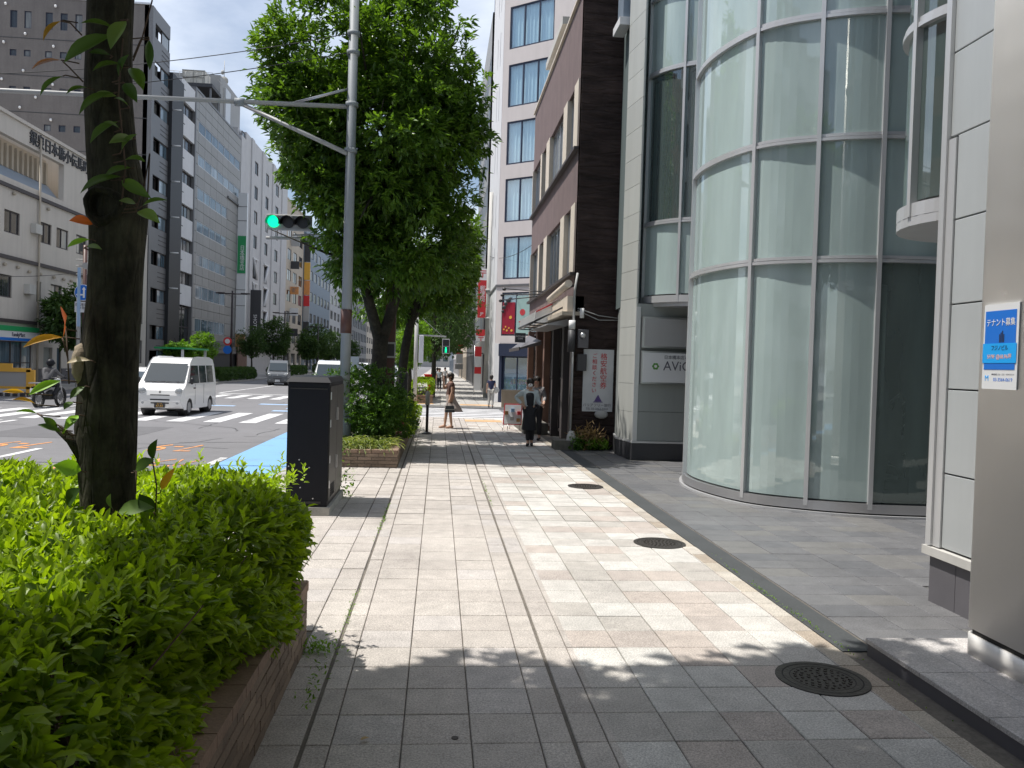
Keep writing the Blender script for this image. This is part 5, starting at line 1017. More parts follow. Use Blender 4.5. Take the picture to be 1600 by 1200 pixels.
tb_ = thing('street_tree', 'unseen street tree added behind the viewpoint to deepen the foreground shade', 'tree', (-1.6, -3.6, 0)); m = MB(); m.tube([(-1.6, -3.6, 0), (-1.6, -3.6, 3), (-1.5, -3.5, 6)], [.16, .12, .07], 10); m.build('trunk', mt['bark'], tb_)  # extra canopy out of view, added to shade the near paving and hedge
crown('crown', [(-1.2, -2.6, 6.4, 2.9, 3.4, 1.7, 3), (.6, -1.0, 6.6, 2.0, 2.2, 1.2, 1.5)], 330, 24, 9, .18, .075, LM['tree'], tb_, np.random.default_rng(5), (.35, .7), filt=lambda t: (t[:, 1] < 1.6) & (t[:, 2] > 4.2))
# vine / epicormic leaves on the trunk: one object each
vl = thing('climbing_leaves', 'large leaves on thin twigs sprouting from the near tree trunk', 'plant', (-1.55, 3.86, 1.5))
def onp(px, py, Y):   # picture sketch -> metres on the trunk's front plane
    d = Fv+R2*((px-800)/1280)-U2*((py-600)/1280); t_ = Y/d.y; return Vector((0, 0, 1.85))+d*t_
LV = [((95, 33), (62, 64), .3, 'o'), ((178, 44), (120, 31), .38, 'g'), ((176, 55), (88, 98), .36, 'g'), ((197, 33), (168, 77), .5, 'p'), ((95, 94), (42, 106), .22, 'r'), ((98, 119), (56, 150), .34, 'g'), ((136, 137), (99, 145), .3, 'g'), ((204, 106), (226, 140), .5, 'g'), ((233, 62), (234, 113), .36, 'd'), ((172, 86), (135, 80), .45, 'd'), ((190, 100), (138, 108), .45, 'g'), ((178, 145), (114, 178), .42, 'g'), ((182, 150), (138, 150), .5, 'p'), ((185, 190), (133, 224), .4, 'g'), ((186, 200), (160, 188), .45, 'g'), ((208, 216), (167, 222), .5, 'p'), ((205, 262), (156, 276), .5, 'g'), ((190, 276), (115, 300), .42, 'g'), ((190, 282), (238, 310), .4, 'g'), ((215, 331), (252, 347), .5, 'p'), ((222, 322), (264, 309), .35, 'g'), ((212, 318), (184, 312), .5, 'p'), ((200, 165), (178, 150), .5, 'g'), ((195, 130), (215, 160), .5, 'd'), ((186, 120), (200, 80), .5, 'd'), ((190, 235), (214, 205), .4, 'g'), ((195, 250), (230, 250), .45, 'g'),
      ((145, 350), (106, 342), .62, 'R'), ((140, 374), (100, 386), .4, 'y'), ((134, 386), (161, 388), .45, 'p'), ((98, 527), (28, 541), .34, 'O'), ((103, 511), (101, 492), 1.5, 'R'), ((141, 563), (99, 566), .45, 'w'), ((95, 595), (38, 618), .38, 'y'), ((38, 613), (0, 611), .3, 'O'), ((54, 630), (16, 622), .3, 'O'), ((58, 646), (22, 641), .3, 'y'), ((132, 604), (106, 624), .6, 'g'), ((114, 628), (98, 640), .7, 'g'), ((122, 649), (100, 672), .5, 'y'), ((90, 668), (65, 650), .6, 'g'), ((95, 675), (55, 661), .4, 'g'), ((100, 680), (118, 650), .5, 'g'),
      ((127, 735), (80, 726), .8, 'y'), ((212, 735), (242, 715), .8, 'g'), ((238, 718), (244, 684), .5, 'd'), ((252, 765), (274, 728), .32, 'O'), ((185, 800), (243, 790), .5, 'p'), ((176, 795), (170, 770), .6, 'p'), ((105, 790), (125, 760), .8, 'd'), ((240, 800), (215, 770), .8, 'd')]
cl = dict(g=(.07, .13, .02), p=(.13, .20, .06), d=(.035, .075, .015), o=(.32, .17, .03), r=(.30, .12, .06), R=(.62, .14, .04), y=(.22, .42, .03), O=(.62, .33, .04), w=(.50, .42, .28))
vm = {}
for k, c in cl.items():
    vm[k] = leafmat('vine_leaf_'+dict(g='green', p='pale', d='dark', o='ochre', r='russet', R='red', y='lime', O='orange', w='dry')[k], c, tuple(min(1, x*1.25) for x in c), .5, .3)
tw = MB()
for i, ((ax, ay), (bx, by), wd, k) in enumerate(LV):
    Yb = 3.86 if ay < 700 else 3.8; A = onp(ax, ay, Yb-.015*(i % 3)); B = onp(bx, by, Yb-.05-.02*(i % 4)); d = (B-A)*.9; wd = wd*(.78 if wd < 1.2 else 1); L = d.length
    side = Vector((d.z, 0, -d.x)).normalized(); nrmv = Vector((.25*math.sin(i), -.85, .55+.3*math.sin(i*2))).normalized()
    o = leaf_mesh('leaf', np.array([A[:]]), np.array([d[:]]), np.array([nrmv[:]]), L, L*wd, np.array([(i % 5)/5]), vm[k], vl, T_BIG)
    tw.tube([A, A-d*.12+Vector((0, 0, -.005)), (A-d*.2).lerp(Vector((-1.55, 3.88, A.z-.03)), .35 if ay < 690 else .02)], .003, 5)
for pts in (((208, 95), (222, 60), (238, 0)), ((208, 90), (220, 62), (233, 62)), ((128, 55), (110, 36), (96, 33)), ((130, 128), (108, 105), (98, 96)), ((108, 600), (106, 560), (103, 512)), ((106, 560), (100, 535), (97, 528)), ((114, 683), (92, 665), (72, 655), (58, 646)), ((212, 770), (213, 735)), ((243, 800), (245, 760), (238, 718)), ((190, 320), (196, 260), (185, 150), (192, 60)), ((212, 330), (226, 285), (234, 240), (230, 320))):
    tw.tube([onp(x, yy, 3.84) for x, yy in pts], .0035, 5)
tw.build('twigs', mt['twig'], vl)
# near hedge in a brick planter
pl = thing('brick_planter', 'low brown brick planter wall under the near hedge', 'planter', (-.8, 3, 0)); 
BK = {}
def brick_mesh(l, bh, T, m_):
    mm = MB(); c = .004; mm.box(0, l, 0, T, 0, bh); me = bpy.data.meshes.new('brick'); me.from_pydata(mm.v, [], mm.f); me.materials.append(m_); return me
def brick_wall(parent, O, U, L, rows, T=.11, bw=.235, bh=.062, cap=.24):
    U = Vector(U).normalized(); a = math.atan2(U.y, U.x); zt = rows*bh
    for r in range(rows):
        x = -(.5 if r % 2 else 0)*bw
        while x < L-.01:
            x0, x1 = max(x, 0), min(x+bw, L)
            if x1-x0 > .04:
                key = (round(x1-x0-.01, 3), bh, T)
                if key not in BK: BK[key] = brick_mesh(key[0], bh-.009, T, mt['brick'])
                p = Vector(O)+U*x0+Vector((U.y, -U.x))*random.uniform(-.002, .002); o2 = bpy.data.objects.new('brick', BK[key]); COL.objects.link(o2); o2.location = (p.x, p.y, r*bh+.004); o2.rotation_euler.z = a; link(o2, parent)
            x += bw
    x = 0
    while x < L-.02:
        l = min(.235, L-x); key = (round(l-.008, 3), 'c', T)
        if key not in BK: BK[key] = brick_mesh(key[0], .058, T+.10, mt['brick_top'])
        p = Vector(O)+U*x+Vector((U.y, -U.x))*.008; o2 = bpy.data.objects.new('brick', BK[key]); COL.objects.link(o2); o2.location = (p.x, p.y, zt+.003); o2.rotation_euler = (random.uniform(-.006, .006), 0, a); link(o2, parent); x += .235
# walls: outward normal = (U.y,-U.x); bricks extend inward along local -y ... mirrored below
def wallseg(parent, A, B, rows):
    A, B = Vector(A), Vector(B); brick_wall(parent, A, B-A, (B-A).length, rows)
def planter(parent, x0, x1, y0, y1, rows, sides):
    # go clockwise so that the outer face is local y=0 and the brick body lies inside
    P_ = {'S': ((x0, y0), (x1, y0)), 'E': ((x1, y0), (x1, y1)), 'N': ((x1, y1), (x0, y1))}
    for s_ in sides: wallseg(parent, *P_[s_], rows)
    MB().box(x0+.02, x1-.012, y0+.012, y1-.012, -.02, rows*.062).build('mortar_core', mt['mortar'], parent); MB().box(x0+.1, x1-.22, y0+.22, y1-.22, rows*.062, rows*.062+.02).build('soil', mt['soil'], parent)
planter(pl, -2.35, -.80, 2.2, 5.32, 6, 'EN')
hd = thing('near_hedge', 'large bright green clipped hedge filling the lower left foreground', 'hedge', (-1.6, 3, .3))
hr = np.random.default_rng(21)
def hedge(name_p, x0, x1, y0, y1, z0, z1, n, per, L, W, m_, T, rng, bulge=.12, tops=.55, skip=None, shell=.20, lumpy=1.0):
    # tips spread in a shell just inside the surface of a rounded box
    c = np.array([(x0+x1)/2, (y0+y1)/2, (z0+z1)/2]); h = np.array([(x1-x0)/2, (y1-y0)/2, (z1-z0)/2]); A = np.array([h[1]*h[2], h[0]*h[2], h[0]*h[1]*1.0]); pr = A/A.sum(); ax = rng.choice(3, n, p=pr); u = rng.uniform(-1, 1, (n, 3)); sg_ = np.where(rng.uniform(size=n) < .5, -1, 1); sg_[ax == 2] = 1
    u[np.arange(n), ax] = sg_; out = np.zeros((n, 3)); out[np.arange(n), ax] = sg_
    q = np.abs(u)**6; f = (q.sum(1))**(-1/6.); P3 = u*f[:, None]; lump = .05*np.sin(u[:, 0]*5.1+u[:, 1]*3.7+1)+.045*np.sin(u[:, 1]*9+u[:, 2]*4+u[:, 0]*7); dep = rng.uniform(0, 1, n)**1.6*shell
    pos = c+P3*h+nrm(P3*np.array([1, 1, 1])*h)*(lump[:, None]*lumpy-dep[:, None]); out = nrm(out+P3*.5+np.array([0, 0, .35]))
    if skip is not None: k = skip(pos); pos = pos[k]; out = out[k]
    cc, d, nn_, l, w_ = sprays(pos, out, per, L, W, rng, .05, 1.05)
    up = np.repeat(out, per, 0); nn_ = nrm(up*.8+rng.normal(size=up.shape)*.45+np.array([0, 0, .4]))
    t = np.repeat(rng.uniform(0, 1, len(pos)), per)*.5+rng.uniform(0, .5, len(cc))
    return leaf_mesh('foliage', cc, d, nn_, l, w_, t, m_, name_p, T)
def infr(p): return (p[:, 1] > 1.2)
hedge(hd, -3.3, -.84, 1.3, 5.68, .32, 1.08, 12500, 7, .076, .030, LM['hedge'], T_NEAR, hr, lumpy=1.5, skip=lambda p: (np.hypot(p[:, 0]+1.53, p[:, 1]-4.0) > .2) & (p[:, 1] > 1.6) & ~((p[:, 0] < -2.5) & (p[:, 2] < .8)))
hedge(hd, -3.1, -.95, 1.5, 5.55, .32, .98, 3500, 7, .06, .022, LM['hedge'], T_NEAR, hr, shell=.3)
n = 420; C0 = np.stack([hr.uniform(-2.7, -.85, n), hr.uniform(2.0, 5.7, n), hr.uniform(1.02, 1.10, n)], 1); kk = (np.hypot(C0[:, 0]+1.53, C0[:, 1]-4) > .22); C0 = C0[kk]; n = len(C0); hh = hr.uniform(.03, .11, n)
C = np.repeat(C0, 9, 0); f_ = np.tile(np.arange(9)/8., n); C[:, 2] += f_*np.repeat(hh, 9); aa = np.tile(np.arange(9)*2.4, n); e_ = np.tile(np.linspace(.1, 1.2, 9), n)
leaf_mesh('young_shoots', C, np.stack([np.cos(aa)*np.cos(e_), np.sin(aa)*np.cos(e_), np.sin(e_)], 1), nrm(hr.normal(size=(len(C), 3))*.3+np.array([0, 0, 1])), .052*hr.uniform(.6, 1.2, len(C)), .021, hr.uniform(.6, 1, len(C)), LM['hedge'], hd, T_NEAR)
m = MB()
for k in range(260):
    x, yy = hr.uniform(-2.9, -1.0), hr.uniform(1.8, 5.5); m.tube([(x, yy, .25), (x+hr.normal()*.08, yy+hr.normal()*.08, .6), (x+hr.normal()*.15, yy+hr.normal()*.15, 1.0)], [.008, .006, .003], 4)
m.build('stems', mt['twig'], hd)
n = 26; C = np.stack([hr.uniform(-2.3, -1.0, n), hr.uniform(2.6, 5.0, n), hr.uniform(1.02, 1.14, n)], 1); dd = hr.normal(size=(n, 3)); dd[:, 2] = .2
leaf_mesh('broad_leaves', C, dd, nrm(hr.normal(size=(n, 3))*.3+np.array([0, -.3, 1])), .11, .05, hr.uniform(0, 1, n), vm['p'], hd, T_NEAR)
# second planter with shrub, grass
pl2 = thing('brick_planter', 'far brown brick planter with a rounded shrub and striped grass behind the cabinet', 'planter', (-1.2, 18, 0)); planter(pl2, -2.3, -.68, 14.42, 25.4, 4, 'SEN')
def bush(name, label, blobs, n, L, W, m_, rng, cat='shrub', loc=None, group=None):
    t = thing(name, label, cat, loc or (blobs[0][0], blobs[0][1], .2), group)
    crown('foliage', blobs, n, 24, 8, L, W, m_, t, rng, (.16, .3), droop=.1); return t
bush('rounded_shrub', 'tall rounded dark green shrub in the far brick planter', [(-1.45, 15.9, 1.05, .85, .8, .72, 3), (-.98, 16.7, .8, .45, .7, .55, 1.2), (-1.6, 16.9, .9, .6, .8, .6, 1)], 130, .065, .034, LM['shrub'], np.random.default_rng(8))
bush('azalea_shrub', 'lower shrub with a few pink flowers at the right end of the planter', [(-.88, 18.6, .62, .3, 1.4, .42, 2), (-.9, 21.5, .55, .3, 2.2, .38, 1.6)], 70, .06, .03, LM['hedge'], np.random.default_rng(9))
m = MB(); fr_ = np.random.default_rng(4)
for k in range(40): m.ball((-.80+fr_.normal()*.05, 17.6+fr_.normal()*.14, .55+fr_.normal()*.12), (.028, .028, .025), 6, 4)
tag(m.build('pink_flowers', mat('pink_petal', (.55, .10, .14), .6)), 'cluster of pink azalea flowers on the planter edge', 'flowers'); stuff(bpy.data.objects['pink_flowers'])
gr = thing('striped_grass', 'clump of striped lily turf spilling over the brick planter', 'plant', (-1.2, 14.8, .25)); gg = np.random.default_rng(6); m = []
n = 900; base = np.stack([gg.uniform(-2.1, -.85, n), gg.uniform(14.55, 15.2, n), np.full(n, .27)], 1); a = gg.uniform(0, 2*np.pi, n); L_ = gg.uniform(.2, .42, n); el = gg.uniform(.5, 1.4, n)
prev = base; col_t = gg.uniform(0, 1, n)
for s_ in range(3):
    d = np.stack([np.cos(a)*np.cos(el), np.sin(a)*np.cos(el)-.12, np.sin(el)], 1); leaf_mesh('grass_blades', prev, d, np.stack([np.zeros(n), -np.ones(n)*.4, np.ones(n)], 1)+gg.normal(size=(n, 3))*.15, L_*.42, .016, col_t, LM['grass'], gr); prev = prev+nrm(d)*(L_*.38)[:, None]; el = el-.75
# big street tree
bt_ = thing('street_tree', 'large leafy street tree with a forked trunk above the far planter', 'tree', (-1.3, 17.5, .2))
m = MB(); m.tube([(-1.27, 17.5, .1), (-1.27, 17.5, 1.6), (-1.24, 17.5, 2.4)], [.2, .16, .165], 12); m.tube([(-1.27, 17.5, 2.3), (-1.5, 17.4, 3.1), (-1.9, 17.3, 4.4), (-2.2, 17.2, 6)], [.13, .11, .09, .05], 9); m.tube([(-1.22, 17.5, 2.3), (-.98, 17.5, 3.1), (-.7, 17.4, 4.6), (-.6, 17.4, 7)], [.13, .11, .09, .05], 9)
m.build('trunk', mt['bark'], bt_); m = MB(); br_ = np.random.default_rng(12); tg = [(-1.3+2.4*math.cos(k*2.4)*(.4+.6*((k*5) % 7)/7), 17.3+1.8*math.sin(k*2.4), 4+5*((k*3) % 11)/11) for k in range(22)]
limbs(m, (-1.3, 17.5, 2.8), (-1.2, 17.4, 6.5), tg, .045, br_); m.build('limbs', mt['bark'], bt_)
BT = [(-2.35, 17.0, 8.0, 1.25, 1.3, 1.5, 2.2), (-2.9, 17.0, 6.2, 1.05, 1.2, .8, 1.3), (-.35, 17.2, 8.2, 1.35, 1.5, 1.8, 3.0), (.05, 17.4, 6.3, 1.15, 1.4, 1.3, 2.3), (-1.2, 17.2, 6.4, 1.9, 1.6, 1.9, 4), (-2.1, 17.2, 5.0, 1.25, 1.3, .9, 1.5), (-.5, 17.6, 4.5, 1.3, 1.5, 1.1, 2.2), (-1.9, 16.9, 3.9, .45, .6, .6, .4)]
_lz = np.array([2.5, 3.0, 3.65, 4.7, 5.4, 5.9, 6.7, 8.0, 9.4, 12]); _lx = np.array([-1.6, -1.95, -2.3, -2.45, -3.0, -3.25, -3.9, -3.95, -3.45, -2.5])
_rz = np.array([2.5, 3.1, 3.6, 5.0, 6.3, 7.4, 8.2, 9.4, 12]); _rx = np.array([.2, .40, .60, .60, .80, .68, .45, -.05, -.5])
def f_big(t):
    j = .16*np.sin(t[:, 2]*4.3+t[:, 1]*2.1)+.14*np.sin(t[:, 2]*9.7+1)+np.random.default_rng(2).normal(size=len(t))*.10
    return (t[:, 0] > np.interp(t[:, 2], _lz, _lx)+.05+j) & (t[:, 0] < np.interp(t[:, 2], _rz, _rx)-.08+j)
crown('crown', BT, 400, 30, 8, .175, .060, LM['tree'], bt_, np.random.default_rng(14), (.35, .62), filt=f_big)
t2 = thing('street_tree', 'second street tree close behind the brown square post', 'tree', (-.85, 20.6, .2)); m = MB(); m.tube([(-.98, 20.6, 0), (-.95, 20.6, 1.2), (-.85, 20.6, 2.2), (-.6, 20.6, 3.6), (-.5, 20.6, 5)], [.14, .12, .11, .1, .06], 10); m.tube([(-.75, 20.6, 2.8), (-.2, 20.7, 3.8), (.1, 20.7, 4.6)], [.08, .06, .03], 7); m.build('trunk', mt['bark'], t2)
crown('crown', [(-.5, 21.2, 5.2, 1.6, 1.6, 1.8, 3), (.2, 21.4, 4.0, .9, 1.3, .8, 1.2), (-1.2, 21, 3.6, .9, 1, .7, .8)], 130, 22, 8, .16, .055, LM['tree'], t2, np.random.default_rng(15), (.35, .6), filt=lambda t: t[:, 0] < np.interp(t[:, 2], [2.5, 3.2, 4.2, 5, 6, 8], [.35, .6, .95, 1.0, .9, .5]))
# trees down the right side
def street_tree(label, x, yy, h, r, seed, nc=46, L=.2, m_='far', trunk=.12, base=2.2, grp='trees along the street'):
    rg = np.random.default_rng(seed); t = thing('street_tree', label, 'tree', (x, yy, 0), grp); m = MB(); m.tube([(x, yy, 0), (x+.05, yy, base*.6), (x-.05, yy, h*.7)], [trunk, trunk*.8, trunk*.35], 8)
    for k in range(5): a = k*1.3+seed; m.tube([(x, yy, base*.9+.2*k), (x+r*.6*math.cos(a), yy+r*.6*math.sin(a), base+h*.3+.2*k)], [trunk*.5, trunk*.15], 6)
    m.build('trunk', mt['bark'], t); crown('crown', [(x, yy, (h+base)/2, r, r, (h-base)/2, 3), (x+r*.4*math.cos(seed), yy, base+(h-base)*.3, r*.6, r*.6, (h-base)*.25, 1)], nc, 16, 6, L, L*.42, LM[m_], t, rg, (r*.22, r*.42)); return t
for i, (x, yy, h, r, lb) in enumerate([(-1.45, 40.5, 4.2, .9, 'small tree just past the crossing behind the pedestrian signal'), (-.3, 45, 7.6, 2.4, 'street tree behind the box hedge beyond the crossing'), (-.4, 53, 8.6, 2.6, 'third tree in the row beyond the crossing'), (-.4, 62, 9, 2.6, 'fourth tree in the row beyond the crossing'), (-.6, 73, 9, 2.2, 'fifth tree in the row beyond the crossing'), (-.6, 88, 9, 2.4, 'sixth tree in the row beyond the crossing'), (-.6, 110, 9.5, 2.6, 'farthest tree in the row beyond the crossing')]):
    street_tree(lb, x, yy, h, r, 30+i, 110 if i < 4 else 50, .15+.03*i, 'young' if i == 0 else 'far', .13, 1.6 if i == 0 else 2.4)
for i, (x, yy, h, r, lb) in enumerate([(-17.6, 63, 3.6, .9, 'thin pale tree in front of the silver office'), (-17.6, 79, 4.8, 1.3, 'dark rounded tree before the silver and white offices'), (-17.6, 57.5, 2.8, .9, 'yellow green sapling beside the bus shelter'), (-17.8, 90, 6.2, 1.6, 'dense dark tree in front of the white braced office'), (-17.8, 113, 5.2, 1.4, 'loose tree between two far lamp posts'), (-17.8, 122, 7.2, 2.2, 'broad tree before the beige building'), (-17.8, 135, 6.2, 2.4, 'dark tree left of the distant parked van'), (-17.8, 160, 6.0, 2.2, 'smaller far tree on the left pavement'), (-19.8, 47.3, 5.2, 1.6, 'green tree rising behind the blue road sign')]):
    street_tree(lb, x, yy, h, r, 60+i, 85, .2+.02*i if i > 2 else .16, 'young' if i in (0, 2) else 'far', .1, 1.4 if i in (0, 2) else 2.0)
# box hedges beyond
fp = thing('brick_planter', 'small brick planter with a box hedge beyond the crossing', 'planter', (-.7, 38.5, 0)); planter(fp, -1.25, -.25, 38.0, 46.0, 5, 'SE')
hb_ = thing('box_hedge', 'neat square box hedge in the planter beyond the crossing', 'hedge', (-.7, 39, .3)); hedge(hb_, -1.22, -.28, 38.0, 46, .3, 1.02, 2600, 7, .085, .05, LM['hedge'], T_FAR, np.random.default_rng(41))
for (x0, x1, y0, y1, z, lb) in ((-17.4, -16.3, 62, 76, .9, 'low hedge on the left pavement before the silver office'), (-17.4, -16.3, 84, 105, 1.0, 'low hedge left of the small dark van'), (-17.2, -16.3, 112, 150, 1.2, 'long low hedge far along the left pavement')):
    t = thing('pavement_hedge', lb, 'hedge', (x0, y0, 0), 'hedges along the left pavement'); hedge(t, x0, x1, y0, y1, .05, z, 2600, 7, .16, .09, LM['far'], T_FAR, np.random.default_rng(int(y0)))
# ================================================================== STREET FURNITURE
sc = thing('street_cabinet', 'tall dark grey metal street cabinet standing on the pavement by the hedge', 'cabinet', (-1.52, 10.5, 0))
MB().box(-1.80, -1.25, 9.84, 11.28, 0, .10).build('concrete_base', mt['concrete'], sc); MB().box(-1.77, -1.285, 9.88, 11.24, .10, 1.58).build('body', mt['cabinet'], sc, bevel=.006)
MB().hexa([(-1.79, 9.85, 1.583), (-1.265, 9.85, 1.583), (-1.265, 11.27, 1.583), (-1.79, 11.27, 1.583), (-1.74, 9.90, 1.645), (-1.31, 9.90, 1.645), (-1.31, 11.22, 1.645), (-1.74, 11.22, 1.645)]).build('lid', mt['cabinet'], sc)
for k in range(2): MB().box(-1.2845, -1.272, 9.90+.675*k, 10.56+.675*k, .16, 1.54).build('door', mt['cabinet_side'], sc, bevel=.003)
m = MB()
for z in (.32, .62, 1.05, 1.38): m.box(-1.275, -1.262, 9.905, 9.93, z, z+.09)
for z in (.5, 1.1): m.box(-1.271, -1.25, 10.48, 10.52, z, z+.16)
m.parts('hinge', mt['silver_metal'], sc); m = MB()
for x, z in ((-1.70, .55), (-1.62, .66), (-1.74, .58), (-1.50, .57), (-1.60, .33), (-1.45, .20)): m.tube([(x, 9.884, z), (x, 9.868, z)], .008, 8)
m.parts('bolt', mt['silver_metal'], sc)
m = MB()
for k in range(7): m.box(-1.272, -1.266, 10.05+0, 10.42, .20+.022*k, .21+.022*k)
m.build('vent_slots', mt['iron_dark'], sc, kind='stuff'); m = MB(); m.box(-1.70, -1.36, 9.868, 9.8795, .14, .165); m.box(-1.74, -1.31, 9.872, 9.8795, 1.50, 1.512); m.parts('front_trim', mt['cabinet_side'], sc)
# gantry pole
gp = thing('gantry_pole', 'tall grey steel pole with a long horizontal arm across the street', 'pole', (-1.8, 15.5, 0))
MB().cyl(-1.74, 15.5, .2, 9.6, .098, 20, r2=.082).build('pole_shaft', mt['pole_grey'], gp); MB().cyl(-1.745, 15.5, 2.36, 2.80, .104, 20).build('brown_wrap', mt['brown_metal'], gp); MB().cyl(-1.74, 15.5, .2, .8, .13, 16).build('pole_base', mt['pole_grey'], gp)
MB().tube([(-1.8, 15.5, 6.55), (-14, 15.5, 6.42)], .042, 10).build('arm', mt['grey_pipe'], gp); MB().tube([(-3.76, 15.5, 6.50), (-1.8, 15.4, 5.66)], .036, 8).build('lower_brace', mt['grey_pipe'], gp); MB().tube([(-3.72, 15.6, 6.52), (-1.8, 15.6, 5.74)], .02, 8).build('brace_rod', mt['silver_metal'], gp); MB().tube([(-2.82, 15.5, 6.55), (-1.8, 15.5, 6.88)], .03, 8).build('upper_brace', mt['silver_metal'], gp)
MB().tube([(-3.85, 15.5, 6.52), (-3.68, 15.5, 6.52)], .075, 10).build('clamp', mt['pole_grey'], gp); m = MB()
for z in (7.5, 7.85, 5.7, 6.55): m.tube([(-1.74, 15.5, z), (-1.74, 15.5, z+.08)], .12, 14)
m.parts('band', mt['pole_grey'], gp)
def wire(pts, r, label, sag=.15):
    m = MB()
    for a, b in zip(pts[:-1], pts[1:]): a, b = Vector(a), Vector(b); m.tube([a.lerp(b, t/12)-Vector((0, 0, sag*4*(t/12)*(1-t/12))) for t in range(13)], r, 5)
    return tag(m.build('overhead_wire', mt['wire' if r < .013 else 'silver_metal']), label, 'wire')
wire([(-1.8, 15.5, 7.9), (-8.6, 15.5, 6.72)], .008, 'upper thin cable running left from the top of the grey pole'); wire([(-1.8, 15.5, 7.55), (-7.25, 15.5, 6.5)], .008, 'lower thin cable from the grey pole down to the arm', .08)
wire([(2.7, 46.5, 8), (3.3, 28.2, 6.2)], .012, 'dark cable from the round utility pole to the brown building', .3); wire([(-21.9, 36, 5.2), (-17.2, 41, 5.7)], .0129, 'dark cable from the cream building to the brown sign pole', .3)
# brown square post with traffic signal
bp_ = thing('traffic_signal', 'horizontal three lamp traffic signal showing green beside the street tree', 'traffic signal', (-1.07, 18, 0))
MB().box(-1.18, -.96, 17.9, 18.12, 0, 5.6).build('square_post', mt['brown_metal'], bp_); MB().box(-1.19, -.95, 17.86, 17.898, 1.98, 2.24).build('camera_box', mt['black_metal'], bp_); m = MB(); m.box(-1.20, -.94, 17.84, 17.86, 1.94, 1.98); m.box(-1.20, -.94, 17.84, 17.86, 2.24, 2.28); m.box(-1.20, -1.17, 17.84, 17.86, 1.98, 2.24); m.box(-.97, -.94, 17.84, 17.86, 1.98, 2.24); m.parts('camera_frame', mt['grey_pipe'], bp_)
MB().tube([(-1.07, 18, 4.50), (-3.75, 17.95, 4.42)], .035, 8).build('arm', mt['grey_pipe'], bp_); MB().tube([(-1.07, 18, 4.66), (-3.2, 17.95, 4.50)], .018, 8).build('arm', mt['grey_pipe'], bp_)
hs_ = MB().prism([(x, yv) for x, yv in ((-3.75, 17.9), (-2.80, 17.9), (-2.80, 18.05), (-3.75, 18.05))], 4.60, 4.93).build('housing', mt['grey_pipe'], bp_, bevel=.03)
for k, c in enumerate(('green_lamp', 'black_metal', 'black_metal')):
    x = -3.585+.305*k; z = 4.765; MB().tube([(x, 17.90, z), (x, 17.86, z)], .125, 20).build('lens', mt[c], bp_)
    v = MB(); n = 16
    for i in range(n):
        a0, a1 = math.radians(-20+220*i/n), math.radians(-20+220*(i+1)/n)
        for r, fl_ in ((.14, 0), (.133, 1)):
            q = [(x+r*math.cos(a0), 17.895, z+r*math.sin(a0)), (x+r*math.cos(a1), 17.895, z+r*math.sin(a1)), (x+r*math.cos(a1), 17.68, z+r*math.sin(a1)-.03), (x+r*math.cos(a0), 17.68, z+r*math.sin(a0)-.03)]; v.face(q if not fl_ else q[::-1])
    v.build('visor', mt['black_metal'], bp_)
m = MB().box(-.93, -.72, 19.2, 19.45, .0, 1.62); tag(m.build('black_box_post', mt['black_metal'], bevel=.02), 'black box shaped post standing right of the brown square post', 'post'); m = MB().cyl(-1.02, 19.8, 0, 1.3, .04, 10); tag(m.build('white_post', mt['pure_white']), 'thin white post between the brown post and the black box', 'post')
MB().box(-2.06, -1.78, 18.5, 18.53, 1.55, 1.95).build('plate', mt['sign_white'], thing('notice_plate', 'small white notice plate on a post left of the tree trunk', 'sign', (-1.9, 18.5, 0))); 
m = MB().cyl(-1.92, 18.56, 0, 1.95, .02, 8); m.build('stake', mt['grey_pipe'], bpy.data.objects['notice_plate'])
MB().box(-1.55, -1.38, 21.0, 21.04, 1.7, 2.9).build('plate', mt['sign_blue'], thing('blue_sign', 'narrow vertical blue sign glimpsed between trunk and brown post', 'sign', (-1.46, 21, 0))); MB().cyl(-1.46, 21.07, 0, 2.9, .025, 8).build('stake', mt['grey_pipe'], bpy.data.objects['blue_sign'])
# bollard
bo = thing('bollard', 'slim dark bollard with rounded grey top on the sunny pavement', 'bollard', (-.27, 21.5, 0)); MB().tube([(-.27, 21.5, 0), (-.27, 21.5, .02), (-.27, 21.5, .06)], [.14, .13, .05], 16).build('foot', mt['black_metal'], bo); MB().cyl(-.27, 21.5, .05, .80, .038, 12).build('post', mt['post_dark'], bo); MB().tube([(-.27, 21.5, .76), (-.27, 21.5, 1.04), (-.27, 21.5, 1.09), (-.27, 21.5, 1.12)], [.058, .058, .045, .015], 14).build('reflective_cap', mt['grey_pipe'], bo)
